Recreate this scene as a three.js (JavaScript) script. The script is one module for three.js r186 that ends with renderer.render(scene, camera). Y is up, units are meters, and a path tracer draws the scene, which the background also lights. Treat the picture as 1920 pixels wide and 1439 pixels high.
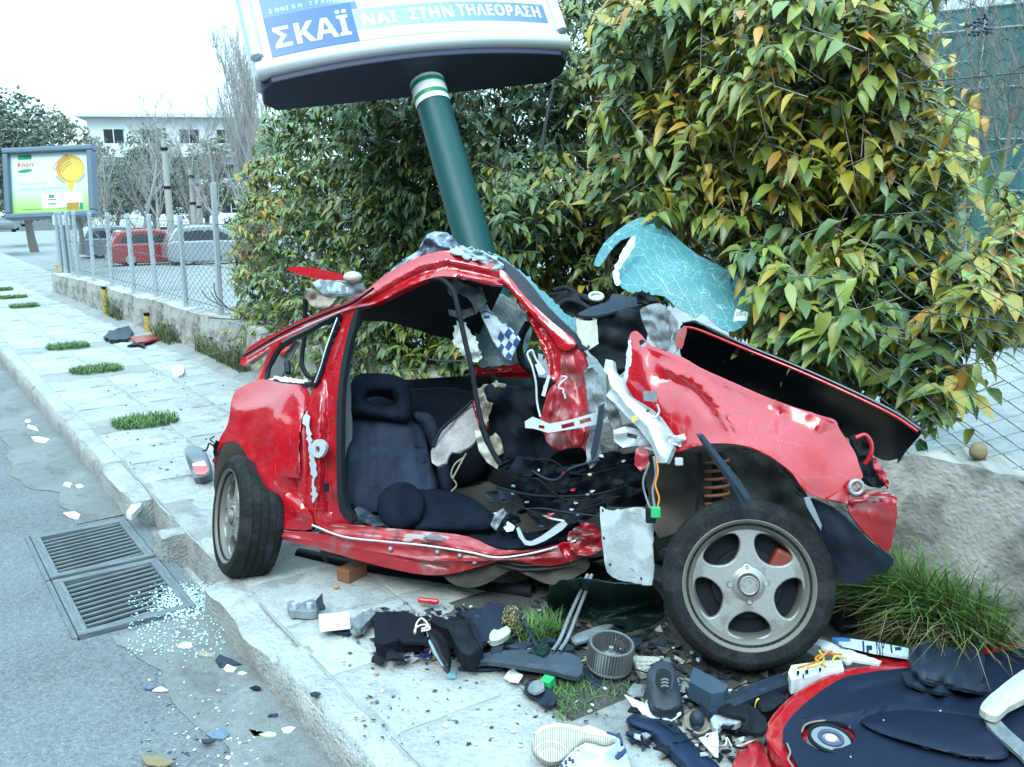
import * as THREE from 'three';
import { mergeGeometries } from 'three/addons/utils/BufferGeometryUtils.js';
import { RoundedBoxGeometry } from 'three/addons/geometries/RoundedBoxGeometry.js';

// ---------- camera, sky, sun, exposure ----------
const scene = new THREE.Scene();
const PXF = 1750, EYE = 1.65;                       // focal length in photo pixels, eye height above the pavement
const RB = [[0.8265167587, 0.1243973930, -0.5489948417], [-0.0119605671, 0.9789370312, 0.2038117608], [0.5627850322, -0.1618875463, 0.8105957253]];
const camera = new THREE.PerspectiveCamera(2 * Math.atan(719.5 / PXF) * 180 / Math.PI, 1920 / 1439, 0.05, 600);
camera.position.set(0, EYE, 0);
camera.quaternion.setFromRotationMatrix(new THREE.Matrix4().set(...RB[0], 0, ...RB[1], 0, ...RB[2], 0, 0, 0, 0, 1));
const SUNDIR = new THREE.Vector3(-0.55, 0.72, 0.35).normalize();
{ // soft bright overcast sky, a little brighter towards the sun and the horizon
  const w = 256, h = 128, d = new Float32Array(w * h * 4), v = new THREE.Vector3();
  for (let j = 0; j < h; j++) for (let i = 0; i < w; i++) {
    const th = (j + .5) / h * Math.PI - Math.PI / 2, ph = ((i + .5) / w - .5) * 2 * Math.PI;
    v.set(Math.cos(th) * Math.cos(ph), Math.sin(th), Math.cos(th) * Math.sin(ph));
    const s = Math.max(0, v.dot(SUNDIR)), up = Math.max(0, v.y);
    const L = .52 + .68 * up + .45 * Math.pow(s, 4);
    const o = (j * w + i) * 4;
    d[o] = L * (.67 - .14 * up); d[o + 1] = L * (.965 - .02 * up); d[o + 2] = L * (1.08 + .08 * up); d[o + 3] = 1;
    if (v.y < -.02) { d[o] *= .45; d[o + 1] *= .45; d[o + 2] *= .45; }
  }
  const t = new THREE.DataTexture(d, w, h, THREE.RGBAFormat, THREE.FloatType);
  t.mapping = THREE.EquirectangularReflectionMapping; t.magFilter = THREE.LinearFilter; t.minFilter = THREE.LinearFilter; t.needsUpdate = true;
  scene.background = t; scene.environment = t;
  scene.environmentIntensity = 1; scene.backgroundIntensity = 1;
}
const sun = new THREE.DirectionalLight(new THREE.Color().setRGB(1, .97, .9), .8);
sun.position.copy(SUNDIR).multiplyScalar(40).add(new THREE.Vector3(2, 0, -4)); sun.target.position.set(2, 0, -4);
sun.castShadow = true; sun.shadow.radius = 45; sun.shadow.mapSize.set(2048, 2048);
Object.assign(sun.shadow.camera, { left: -30, right: 30, top: 30, bottom: -30, near: 1, far: 120 });
scene.add(sun, sun.target);
const renderer = new THREE.WebGLRenderer({ antialias: true });
renderer.toneMapping = THREE.LinearToneMapping;
renderer.toneMappingExposure = 3.35;
renderer.shadowMap.enabled = true;

// ---------- random, noise ----------
let seed = 12345;
const rnd = () => { seed = (seed * 1664525 + 1013904223) >>> 0; return seed / 4294967296; };
const rr = (a, b) => a + (b - a) * rnd();
const pick = a => a[Math.floor(rnd() * a.length)];
const hash = (x, y, z) => { let h = Math.imul(x | 0, 374761393) ^ Math.imul(y | 0, 668265263) ^ Math.imul(z | 0, 2147483647 ^ 1274126177); h = Math.imul(h ^ (h >>> 13), 1274126177); return ((h ^ (h >>> 16)) >>> 0) / 4294967296; };
const sm = t => t * t * (3 - 2 * t);
function vn(x, y, z = 0, p = 0) {                    // value noise, periodic in x and y when p > 0
  const X = Math.floor(x), Y = Math.floor(y), Z = Math.floor(z), fx = sm(x - X), fy = sm(y - Y), fz = sm(z - Z);
  const m = a => p ? ((a % p) + p) % p : a;
  const c = (i, j, k) => hash(m(X + i), m(Y + j), Z + k);
  const L = (a, b, t) => a + (b - a) * t;
  return L(L(L(c(0, 0, 0), c(1, 0, 0), fx), L(c(0, 1, 0), c(1, 1, 0), fx), fy), L(L(c(0, 0, 1), c(1, 0, 1), fx), L(c(0, 1, 1), c(1, 1, 1), fx), fy), fz);
}
function fbm(x, y, z = 0, oct = 4, p = 0) { let s = 0, a = .5, f = 1, n = 0; for (let i = 0; i < oct; i++) { s += a * vn(x * f, y * f, z + i * 7.3, p ? p * f : 0); n += a; a *= .5; f *= 2; } return s / n; }
const clamp = (x, a = 0, b = 1) => Math.min(b, Math.max(a, x));
const step01 = (a, b, x) => sm(clamp((x - a) / (b - a)));

// ---------- pixels to places ----------
const V = (x, y, z) => new THREE.Vector3(x, y, z);
function ray(px, py) { const c = [(px - 960) / PXF, -(py - 719.5) / PXF, -1]; return V(...RB.map(r => r[0] * c[0] + r[1] * c[1] + r[2] * c[2])); }
const U = (px, py, d) => ray(px, py).multiplyScalar(d).add(camera.position);
const dG = (px, py, y = 0) => (y - EYE) / ray(px, py).y;          // depth at which the pixel's ray meets the level y
const G = (px, py, y = 0) => U(px, py, dG(px, py, y));
const camDir = i => V(RB[0][i], RB[1][i], RB[2][i]);
const RIGHT = camDir(0), UPV = camDir(1), BACK = camDir(2);

// ---------- textures and materials ----------
function dataTex(n, fn, { srgb = false, rep = 1 } = {}) {
  const d = new Uint8Array(n * n * 4);
  for (let j = 0; j < n; j++) for (let i = 0; i < n; i++) { const c = fn(i / n, j / n), o = (j * n + i) * 4; for (let k = 0; k < 3; k++) d[o + k] = clamp(Array.isArray(c) ? c[k] : c) * 255; d[o + 3] = 255; }
  const t = new THREE.DataTexture(d, n, n); t.wrapS = t.wrapT = THREE.RepeatWrapping; t.magFilter = THREE.LinearFilter; t.minFilter = THREE.LinearMipmapLinearFilter; t.generateMipmaps = true;
  if (srgb) t.colorSpace = THREE.SRGBColorSpace; t.repeat.set(rep, rep); t.needsUpdate = true; return t;
}
function canvasTex(w, h, draw) { const c = document.createElement('canvas'); c.width = w; c.height = h; draw(c.getContext('2d'), w, h); const t = new THREE.CanvasTexture(c); t.colorSpace = THREE.SRGBColorSpace; t.anisotropy = 4; return t; }
const lin = (r, g, b) => new THREE.Color().setRGB(r, g, b);
const std = (c, rough = .7, o = {}) => new THREE.MeshStandardMaterial({ color: Array.isArray(c) ? lin(...c) : c, roughness: rough, side: THREE.DoubleSide, ...o });
const phy = (c, rough, o = {}) => new THREE.MeshPhysicalMaterial({ color: lin(...c), roughness: rough, side: THREE.DoubleSide, ...o });
const s2 = x => Math.pow(clamp(x), 1 / 2.2);         // linear to display for 8 bit colour maps
// grime: coarse patches, fine speckle
const TX = {};
TX.concrete = dataTex(512, (u, v) => { const a = fbm(u * 6, v * 6, 1, 5, 6), b = fbm(u * 40, v * 40, 4, 3, 40), c = vn(u * 200, v * 200, 9, 200); const k = .335 + .17 * (a - .5) + .11 * (b - .5) + .08 * (c - .5) - .07 * step01(.62, .75, fbm(u * 9, v * 9, 20, 4, 9)); return [s2(k * 1.0), s2(k * .985), s2(k * .95)]; }, { srgb: true });
TX.concreteB = dataTex(512, (u, v) => .5 + .5 * (fbm(u * 30, v * 30, 3, 4, 30) - .5) + .4 * (vn(u * 180, v * 180, 2, 180) - .5) - .5 * step01(.68, .72, vn(u * 90, v * 90, 5, 90)));
TX.asphalt = dataTex(1024, (u, v) => { const a = fbm(u * 5, v * 5, 1, 4, 5), c = vn(u * 330, v * 330, 3, 330), e = vn(u * 170, v * 170, 6, 170); let k = .14 + .07 * (a - .5) + .055 * (c - .5) + .05 * (e - .5); if (c > .9) k += .04; if (vn(u * 250, v * 250, 12, 250) < .13) k *= .7; return [s2(k * .96), s2(k), s2(k * 1.06)]; }, { srgb: true });
TX.asphaltB = dataTex(1024, (u, v) => .5 + .6 * (vn(u * 330, v * 330, 3, 330) - .5) + .3 * (vn(u * 170, v * 170, 6, 170) - .5));
TX.stucco = dataTex(512, (u, v) => { const a = fbm(u * 5, v * 5, 31, 5, 5), b = fbm(u * 24, v * 24, 8, 4, 24); const k = .215 + .15 * (a - .5) + .17 * (b - .5) - .09 * step01(.55, .7, fbm(u * 7, v * 7, 50, 4, 7)); return [s2(k * 1.02), s2(k * .97), s2(k * .9)]; }, { srgb: true });
TX.stuccoB = dataTex(512, (u, v) => .5 + .9 * (fbm(u * 22, v * 22, 8, 5, 22) - .5) + .3 * (vn(u * 120, v * 120, 2, 120) - .5));
TX.cloth = dataTex(256, (u, v) => { const k = .75 + .6 * (fbm(u * 8, v * 8, 3, 4, 8) - .5) + .25 * (vn(u * 128, v * 128, 2, 128) - .5) + .45 * step01(.56, .75, fbm(u * 5, v * 5, 11, 4, 5)); return k; });
TX.fine = dataTex(256, (u, v) => .5 + .5 * (fbm(u * 16, v * 16, 3, 5, 16) - .5) + .25 * (vn(u * 128, v * 128, 7, 128) - .5));
TX.dust = dataTex(512, (u, v) => { const a = fbm(u * 6, v * 6, 77, 5, 6), c = vn(u * 170, v * 170, 5, 170); return clamp(.30 + .55 * step01(.45, .72, a) * .6 + .12 * (c - .5)); });   // roughness of dirty paint
TX.dirtyRed = dataTex(512, (u, v) => { const a = fbm(u * 5, v * 5, 17, 5, 5), b = fbm(u * 30, v * 30, 23, 3, 30); const m = .8 * step01(.5, .72, a * .75 + b * .25); const R = [.32, .005, .012], D = [.19, .11, .11]; return R.map((r, k) => s2(r + (D[k] - r) * m)); }, { srgb: true });
TX.scrape = dataTex(512, (u, v) => { const a = fbm(u * 4, v * 16, 5, 4), b = vn(u * 14, v * 90, 8); const m = .8 * step01(.58, .7, a * .7 + b * .3), dk = step01(.62, .7, fbm(u * 9, v * 9, 60, 4, 9)); const R = [.32, .005, .012], D = [.32, .31, .31]; return R.map((r, k) => s2((r + (D[k] - r) * m) * (1 - .7 * dk))); }, { srgb: true });
TX.underseal = dataTex(256, (u, v) => { const a = fbm(u * 6, v * 6, 41, 5, 6); const k = .04 + .07 * (a - .4); return [s2(k * 1.15), s2(k), s2(k * .85)]; }, { srgb: true });
TX.tyre = dataTex(256, (u, v) => { const a = fbm(u * 7, v * 7, 9, 4, 7), k = .005 + .010 * step01(.45, .75, a) + .012 * vn(u * 90, v * 90, 3, 90); return [s2(k), s2(k * 1.04), s2(k * 1.1)]; }, { srgb: true });
TX.alloy = dataTex(256, (u, v) => { const a = fbm(u * 8, v * 8, 9, 4, 8), k = .31 - .09 * step01(.5, .72, a) + .06 * (vn(u * 100, v * 100, 3, 100) - .5); return [s2(k * 1.03), s2(k), s2(k * .95)]; }, { srgb: true });
function cells(u, v, n, z) { let f1 = 9, f2 = 9; const x = u * n, y = v * n, X = Math.floor(x), Y = Math.floor(y); for (let i = -1; i < 2; i++) for (let j = -1; j < 2; j++) { const a = ((X + i) % n + n) % n, b = ((Y + j) % n + n) % n, d = Math.hypot(X + i + hash(a, b, z) - x, Y + j + hash(a, b, z + 5) - y); if (d < f1) { f2 = f1; f1 = d; } else if (d < f2) f2 = d; } return f2 - f1; }
TX.glassCrack = dataTex(768, (u, v) => { const w = fbm(u * 5, v * 5, 3, 4, 5), e1 = 1 - step01(.0, .07, cells(u + v * .5, v * .5 - u * .25 + .3 * (w - .5), 20, 1)), e2 = 1 - step01(.0, .18, cells(u, v, 84, 7)), e3 = 1 - step01(0, .25, cells(u, v, 170, 13)); const m = clamp(.6 * e1 + e2 * (.15 + .6 * step01(.35, .7, w)) + .35 * e3 * step01(.45, .75, w)); const B = [.075, .28, .31], C = [.46, .76, .78]; return B.map((q, k) => s2(q + (C[k] - q) * m)); }, { srgb: true });
TX.paint = canvasTex(1024, 1024, (g, w, h) => { g.fillStyle = 'rgb(163,12,25)'; g.fillRect(0, 0, w, h); let s = 11; const q = () => (s = (s * 16807) % 2147483647) / 2147483647;
  for (let i = 0; i < 900; i++) { g.fillStyle = `rgba(${120 + q() * 60 | 0},${40 + q() * 50 | 0},${45 + q() * 50 | 0},${.04 + q() * .1})`; const r = 3 + q() * 26; g.beginPath(); g.ellipse(q() * w, q() * h, r * (1 + q()), r, q() * 3, 0, 7); g.fill(); }
  for (let i = 0; i < 260; i++) { const x = q() * w, y = q() * h, a = q() * .7 - .35 + (q() < .2 ? 1.4 : 0), l = 10 + q() * q() * 190; g.strokeStyle = q() < .7 ? `rgba(205,150,150,${.12 + q() * .4})` : `rgba(60,10,14,${.2 + q() * .4})`; g.lineWidth = .6 + q() * 1.4; g.beginPath(); g.moveTo(x, y); g.lineTo(x + Math.cos(a) * l, y + Math.sin(a) * l); g.stroke(); }
  for (let i = 0; i < 120; i++) { g.fillStyle = q() < .5 ? 'rgba(190,180,178,.8)' : 'rgba(50,30,30,.7)'; const x = q() * w, y = q() * h; g.beginPath(); g.moveTo(x, y); for (let k = 0; k < 4; k++) g.lineTo(x + (q() - .5) * 9, y + (q() - .5) * 7); g.fill(); } });
TX.paint.wrapS = TX.paint.wrapT = THREE.RepeatWrapping;
TX.glassCrack.wrapS = TX.glassCrack.wrapT = THREE.RepeatWrapping;
const rep = (t, r) => { const c = t.clone(); c.repeat.set(r, r); c.needsUpdate = true; return c; };
const M = {
  paint: phy([1, 1, 1], .3, { ior: 1.5, specularIntensity: .5, map: TX.paint, clearcoat: 1, clearcoatRoughness: .16, roughnessMap: TX.dust, metalness: 0 }),
  paintDirty: new THREE.MeshPhysicalMaterial({ map: TX.dirtyRed, roughness: .5, clearcoat: .6, clearcoatRoughness: .25, side: THREE.DoubleSide }),
  paintScrape: new THREE.MeshPhysicalMaterial({ map: TX.scrape, roughness: .5, clearcoat: .5, clearcoatRoughness: .25, side: THREE.DoubleSide }),
  underseal: std([1, 1, 1], .95, { map: TX.underseal }),
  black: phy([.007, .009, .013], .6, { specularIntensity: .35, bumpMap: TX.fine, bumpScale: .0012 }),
  blackGloss: phy([.005, .006, .009], .3, { specularIntensity: .5 }),
  blackSoft: phy([.008, .010, .016], .9, { specularIntensity: .2, bumpMap: TX.fine, bumpScale: .003 }),
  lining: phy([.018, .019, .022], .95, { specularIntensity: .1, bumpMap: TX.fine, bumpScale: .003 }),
  plastic: phy([.016, .024, .040], .5, { specularIntensity: .5, bumpMap: TX.fine, bumpScale: .0012 }),
  greyPlastic: std([.11, .12, .13], .6, { bumpMap: TX.fine, bumpScale: .001 }),
  rubber: phy([.012, .014, .018], .7, { specularIntensity: .35 }),
  seat: phy([.026, .034, .056], .95, { specularIntensity: .1, map: TX.cloth, bumpMap: TX.cloth, bumpScale: .002 }),
  seatDark: phy([.010, .014, .024], .95, { specularIntensity: .1, map: TX.cloth, bumpMap: TX.cloth, bumpScale: .002 }),
  tyre: phy([1, 1, 1], .8, { specularIntensity: .2, map: TX.tyre, bumpMap: TX.fine, bumpScale: .0006 }),
  alloy: std([1, 1, 1], .4, { map: TX.alloy, metalness: .5 }),
  rimLip: std([.16, .148, .13], .6, { bumpMap: TX.fine, bumpScale: .002, metalness: .35 }),
  steel: std([.32, .33, .34], .45, { metalness: .6, bumpMap: TX.fine, bumpScale: .0015 }),
  castAlu: std([.5, .53, .56], .42, { metalness: .4, bumpMap: TX.fine, bumpScale: .002 }),
  zinc: std([.23, .25, .27], .6, { metalness: .25, bumpMap: TX.fine, bumpScale: .002, map: TX.cloth }),
  rust: std([.22, .09, .045], .85, { bumpMap: TX.fine, bumpScale: .002 }),
  caliper: std([.16, .018, .01], .45),
  white: std([.6, .62, .62], .55),
  cream: std([.42, .41, .35], .75, { bumpMap: TX.fine, bumpScale: .002 }),
  foam: std([.6, .63, .62], .95, { bumpMap: TX.fine, bumpScale: .006 }),
  tan: std([.27, .22, .17], .9, { bumpMap: TX.fine, bumpScale: .004 }),
  brown: std([.20, .15, .08], .9, { bumpMap: TX.fine, bumpScale: .004 }),
  teal: std([.25, .45, .48], .5),
  crackGlass: phy([1, 1, 1], .5, { map: TX.glassCrack, bumpMap: TX.glassCrack, bumpScale: .002, transmission: .3, thickness: 0, ior: 1.4 }),
  glassCrumb: phy([.62, .85, .85], .15, { clearcoat: 1 }),
  glass: phy([.75, .9, .9], .05, { transmission: 1, thickness: 0, ior: 1.45 }),
  darkGlass: phy([.02, .03, .035], .06, { clearcoat: 1, clearcoatRoughness: .03 }),
  green: std([.02, .32, .1], .5),
  tarp: phy([.006, .020, .018], .5, { specularIntensity: .5, bumpMap: TX.fine, bumpScale: .004 }),
  redPlastic: phy([.5, .012, .01], .2, { clearcoat: 1 }),
  orange: std([.6, .2, .02], .5), yellow: std([.65, .5, .05], .5),
  wireW: std([.6, .52, .4], .6),
};
const shadowOn = o => o.traverse(c => { if (c.isMesh) { c.castShadow = true; c.receiveShadow = true; } });

// ---------- things and parts ----------
const taken = {};
const numbered = n => { taken[n] = (taken[n] ?? -1) + 1; return taken[n] ? n + '_' + String(taken[n]).padStart(3, '0') : n; };
function thing(name, label, category, at = V(0, 0, 0), group) { const o = new THREE.Group(); o.name = numbered(name); o.position.copy(at); o.userData = { label, category }; if (group) o.userData.group = group; scene.add(o); return o; }
function rootOf(o) { while (o.parent && o.parent !== scene) o = o.parent; return o; }
function part(parent, name, geo, mat, label) { // geometry in world coordinates
  const r = rootOf(parent); geo.translate(-r.position.x, -r.position.y, -r.position.z);
  const m = new THREE.Mesh(geo, mat); m.name = name; if (label) m.userData.label = label; parent.add(m); return m;
}
function lpart(parent, name, geo, mat) { const m = new THREE.Mesh(geo, mat); m.name = name; parent.add(m); return m; } // geometry in the thing's own coordinates
function solo(name, label, category, geo, mat, group) { geo.computeBoundingBox(); const b = geo.boundingBox, c = b.getCenter(V()); c.y = b.min.y; geo.translate(-c.x, -c.y, -c.z); const m = new THREE.Mesh(geo, mat); m.name = numbered(name); m.position.copy(c); m.userData = { label, category }; if (group) m.userData.group = group; scene.add(m); return m; }
function setting(name, geo, mat, kind = 'structure') { const m = new THREE.Mesh(geo, mat); m.name = numbered(name); m.userData = { kind }; scene.add(m); return m; }

// ---------- sheet metal and other thin shapes traced from the photograph, unprojected to their own distances ----------
function tps(ctrl) { // thin plate spline through [px, py, depth]
  const n = ctrl.length, N = n + 3, A = [];
  const K = r2 => r2 < 1e-9 ? 0 : r2 * Math.log(r2);
  const S = 1 / 300;
  for (let i = 0; i < N; i++) A.push(new Float64Array(N + 1));
  for (let i = 0; i < n; i++) { for (let j = 0; j < n; j++) A[i][j] = K(((ctrl[i][0] - ctrl[j][0]) * S) ** 2 + ((ctrl[i][1] - ctrl[j][1]) * S) ** 2); A[i][i] += .004; A[i][n] = A[n][i] = 1; A[i][n + 1] = A[n + 1][i] = ctrl[i][0] * S; A[i][n + 2] = A[n + 2][i] = ctrl[i][1] * S; A[i][N] = ctrl[i][2]; }
  for (let c = 0; c < N; c++) { let p = c; for (let r = c + 1; r < N; r++) if (Math.abs(A[r][c]) > Math.abs(A[p][c])) p = r;[A[c], A[p]] = [A[p], A[c]]; if (Math.abs(A[c][c]) < 1e-12) continue; for (let r = 0; r < N; r++) if (r !== c) { const f = A[r][c] / A[c][c]; if (f) for (let k = c; k <= N; k++) A[r][k] -= f * A[c][k]; } }
  const w = A.map((r, i) => r[N] / r[i]);
  return (x, y) => { let s = w[n] + w[n + 1] * x * S + w[n + 2] * y * S; for (let i = 0; i < n; i++) s += w[i] * K(((x - ctrl[i][0]) * S) ** 2 + ((y - ctrl[i][1]) * S) ** 2); return s; };
}
const segDist = (x, y, a, b) => { const dx = b[0] - a[0], dy = b[1] - a[1], t = clamp(((x - a[0]) * dx + (y - a[1]) * dy) / (dx * dx + dy * dy + 1e-9)); return Math.hypot(x - a[0] - dx * t, y - a[1] - dy * t); };
const lineDist = (x, y, l, closed) => { let m = 1e9; for (let i = 0; i < l.length - (closed ? 0 : 1); i++) m = Math.min(m, segDist(x, y, l[i], l[(i + 1) % l.length])); return m; };
function smooth(pts, n = 4, closed = true) { const c = new THREE.CatmullRomCurve3(pts.map(p => V(p[0], p[1], p[2] || 0)), closed, 'centripetal'); return c.getPoints(pts.length * n).slice(0, closed ? -1 : undefined).map(p => pts[0].length > 2 ? [p.x, p.y, p.z] : [p.x, p.y]); }
function densify(poly, step, jag = 0, sd = 1) { const o = []; for (let i = 0; i < poly.length; i++) { const a = poly[i], b = poly[(i + 1) % poly.length], l = Math.hypot(b[0] - a[0], b[1] - a[1]), n = Math.max(1, Math.round(l / step)); for (let k = 0; k < n; k++) { const t = k / n; o.push([a[0] + (b[0] - a[0]) * t + (jag ? jag * (hash(i, k, sd) - .5) * 2 : 0), a[1] + (b[1] - a[1]) * t + (jag ? jag * (hash(i, k, sd + 9) - .5) * 2 : 0)]); } } return o; }
// poly: pixels; depth: number | [[px,py,d]...] | (px,py)=>d;  o: thick (m), step (px), ridges [[line, metres towards the camera, width px]], noise [m, px], jag px, holes [poly...], pillow [m, px], uvs metres per repeat
function sheet(poly, depth, o = {}) {
  const { thick = .004, step = 12, ridges = [], noise, jag = 0, holes = [], pillow, uvs = 1, sd = 1, uvpx } = o;
  let D = typeof depth === 'number' ? () => depth : Array.isArray(depth) ? tps(depth) : depth;
  const P = densify(poly, step, jag, sd), Hs = holes.map(h => densify(h, step, 0));
  const all = [P, ...Hs].flat(), cont = P.map(p => new THREE.Vector2(...p));
  let faces = THREE.ShapeUtils.triangulateShape(cont, Hs.map(h => h.map(p => new THREE.Vector2(...p)))).map(f => [...f]);
  const pts = all.map(p => [...p]);
  const E = (a, b) => Math.hypot(pts[a][0] - pts[b][0], pts[a][1] - pts[b][1]);
  for (let it = 0; it < 8; it++) {
    const mid = new Map(), nf = []; let split = false;
    const md = (a, b) => { const k = a < b ? a * 1e6 + b : b * 1e6 + a; if (!mid.has(k)) { mid.set(k, pts.length); pts.push([(pts[a][0] + pts[b][0]) / 2, (pts[a][1] + pts[b][1]) / 2]); } return mid.get(k); };
    const lim = step * 1.45;
    for (const [a, b, c] of faces) {
      const s = [E(a, b) > lim, E(b, c) > lim, E(c, a) > lim], n = s[0] + s[1] + s[2]; if (n) split = true;
      if (!n) nf.push([a, b, c]);
      else if (n === 3) { const x = md(a, b), y = md(b, c), z = md(c, a); nf.push([a, x, z], [x, b, y], [z, y, c], [x, y, z]); }
      else { let [p, q, r] = s[0] && (n === 1 || !s[2]) ? [a, b, c] : s[1] && (n === 1 || !s[0]) ? [b, c, a] : [c, a, b];
        const x = md(p, q); if (n === 1) nf.push([p, x, r], [x, q, r]); else { const y = md(q, r); nf.push([x, q, y]); if (Math.hypot(pts[x][0] - pts[r][0], pts[x][1] - pts[r][1]) < E(p, y)) nf.push([p, x, r], [x, y, r]); else nf.push([p, x, y], [p, y, r]); } }
    }
    faces = nf; if (!split) break;
  }
  const n = pts.length, edge = pillow ? [P, ...Hs] : null;
  const W = pts.map(([x, y]) => { let d = D(x, y); for (const [l, a, w] of ridges) { const q = lineDist(x, y, l) / w; if (q < 3) d -= a * (w < 10 ? Math.exp(-1.5 * q) : Math.exp(-q * q)); } if (noise) d -= noise[0] * 2 * (fbm(x / noise[1], y / noise[1], 3 + sd, 3) - .5); if (pillow) { let e = 1e9; for (const l of edge) e = Math.min(e, lineDist(x, y, l, true)); const t = clamp(e / pillow[1]); d -= pillow[0] * Math.sqrt(1 - (1 - t) * (1 - t)); } return U(x, y, d); });
  const nor = W.map(() => V()), t1 = V(), t2 = V();
  const bb = uvpx || null;
  for (const f of faces) { const [a, b, c] = f; t1.subVectors(W[b], W[a]); t2.subVectors(W[c], W[a]); t1.cross(t2); if (t1.dot(t2.subVectors(camera.position, W[a])) < 0) { t1.negate(); [f[1], f[2]] = [f[2], f[1]]; } for (const k of f) nor[k].add(t1); }
  nor.forEach(v => v.normalize());
  const pos = [], uv = [], idx = [];
  // texture coordinates in metres along the sheet itself, or 0 to 1 across a printed panel
  const nm = V(); nor.forEach(v => nm.add(v)); nm.normalize(); const ax = Math.abs(nm.y) > .97 ? V(1, 0, 0) : V(0, 1, 0).cross(nm).normalize(), ay = nm.clone().cross(ax).normalize(), O = bb ? U(bb[0], bb[3], D(bb[0], bb[3])) : V(0, 0, 0);
  let A_ = null; if (bb) { const e = U(bb[2], bb[3], D(bb[2], bb[3])).sub(O), f = U(bb[0], bb[1], D(bb[0], bb[1])).sub(O); const a2 = e.dot(e), b2 = f.dot(f), ab = e.dot(f), det = a2 * b2 - ab * ab; A_ = p => { const x = p.dot(e), y = p.dot(f); return [(x * b2 - y * ab) / det, (y * a2 - x * ab) / det]; }; }
  const uvOf = i => { const p = W[i].clone().sub(O); return A_ ? A_(p) : [p.dot(ax) / uvs, p.dot(ay) / uvs]; };
  for (let i = 0; i < n; i++) { pos.push(W[i].x, W[i].y, W[i].z); uv.push(...uvOf(i)); }
  for (let i = 0; i < n; i++) { const b = W[i].clone().addScaledVector(thick > .008 ? nm : nor[i], -thick); pos.push(b.x, b.y, b.z); uv.push(...uvOf(i)); }
  const ec = new Map();
  for (const [a, b, c] of faces) { idx.push(a, b, c, n + a, n + c, n + b); for (const [p, q] of [[a, b], [b, c], [c, a]]) { const k = Math.min(p, q) * 1e6 + Math.max(p, q); ec.set(k, ec.has(k) ? null : [p, q]); } }
  for (const e of ec.values()) if (e) { const [p, q] = e, s = pos.length / 3; for (const k of [p, q, n + q, n + p]) { pos.push(pos[k * 3], pos[k * 3 + 1], pos[k * 3 + 2]); uv.push(uv[k * 2], uv[k * 2 + 1]); } idx.push(s, s + 3, s + 2, s, s + 2, s + 1); }
  const g = new THREE.BufferGeometry(); g.setAttribute('position', new THREE.Float32BufferAttribute(pos, 3)); g.setAttribute('uv', new THREE.Float32BufferAttribute(uv, 2)); g.setIndex(idx); g.computeVertexNormals(); return g;
}
const onY = (y, sx = 0, sy = 0, x0 = 0, y0 = 0) => (px, py) => dG(px, py, y + sx * (px - x0) + sy * (py - y0));   // depth function: lies at height y
function gsheet(poly, y, o = {}) { return sheet(poly, typeof y === 'number' ? onY(y) : y, o); }
function tube(pts, r, seg = 0, rs = 8, closed = false) { // pts: [px,py,depth] or Vector3
  const p = pts.map(q => q.isVector3 ? q : U(...q)); const c = new THREE.CatmullRomCurve3(p, closed, 'centripetal'); return new THREE.TubeGeometry(c, seg || p.length * 5, r, rs, closed);
}
function capTube(pts, r, rs = 8) { const p = pts.map(q => q.isVector3 ? q : U(...q)); const g = tube(p, r, 0, rs); const s1 = new THREE.SphereGeometry(r, rs, 6).translate(...p[0].toArray()), s2_ = new THREE.SphereGeometry(r, rs, 6).translate(...p[p.length - 1].toArray()); return merge([g, s1, s2_]); }
function merge(list) { const l = list.map(g => { let q = g.index ? g.toNonIndexed() : g; if (!q.attributes.normal) q.computeVertexNormals(); if (!q.attributes.uv) q.setAttribute('uv', new THREE.Float32BufferAttribute(new Float32Array(q.attributes.position.count * 2), 2)); for (const k of Object.keys(q.attributes)) if (!['position', 'normal', 'uv'].includes(k)) q.deleteAttribute(k); return q; }); return mergeGeometries(l); }
// planar texture coordinates in metres, by the way each face points
function boxUV(g, s = 1, o = 0) { const p = g.attributes.position, n = g.attributes.normal, u = g.attributes.uv; for (let i = 0; i < p.count; i++) { const ax = Math.abs(n.getX(i)), ay = Math.abs(n.getY(i)), az = Math.abs(n.getZ(i)); const [a, b] = ay >= ax && ay >= az ? [p.getX(i), p.getZ(i)] : ax >= az ? [p.getZ(i), p.getY(i)] : [p.getX(i), p.getY(i)]; u.setXY(i, a / s + o, b / s + o * .37); } return g; }
const box = (w, h, d, x = 0, y = 0, z = 0, r = 0) => (r ? new RoundedBoxGeometry(w, h, d, 2, r) : new THREE.BoxGeometry(w, h, d)).translate(x, y, z);
function basis(x, y, z, o) { return new THREE.Matrix4().makeBasis(x, y, z).setPosition(o); }
function warp(geo, fn) { const p = geo.attributes.position, v = V(); for (let i = 0; i < p.count; i++) { v.fromBufferAttribute(p, i); fn(v); p.setXYZ(i, v.x, v.y, v.z); } geo.computeVertexNormals(); return geo; }
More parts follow.
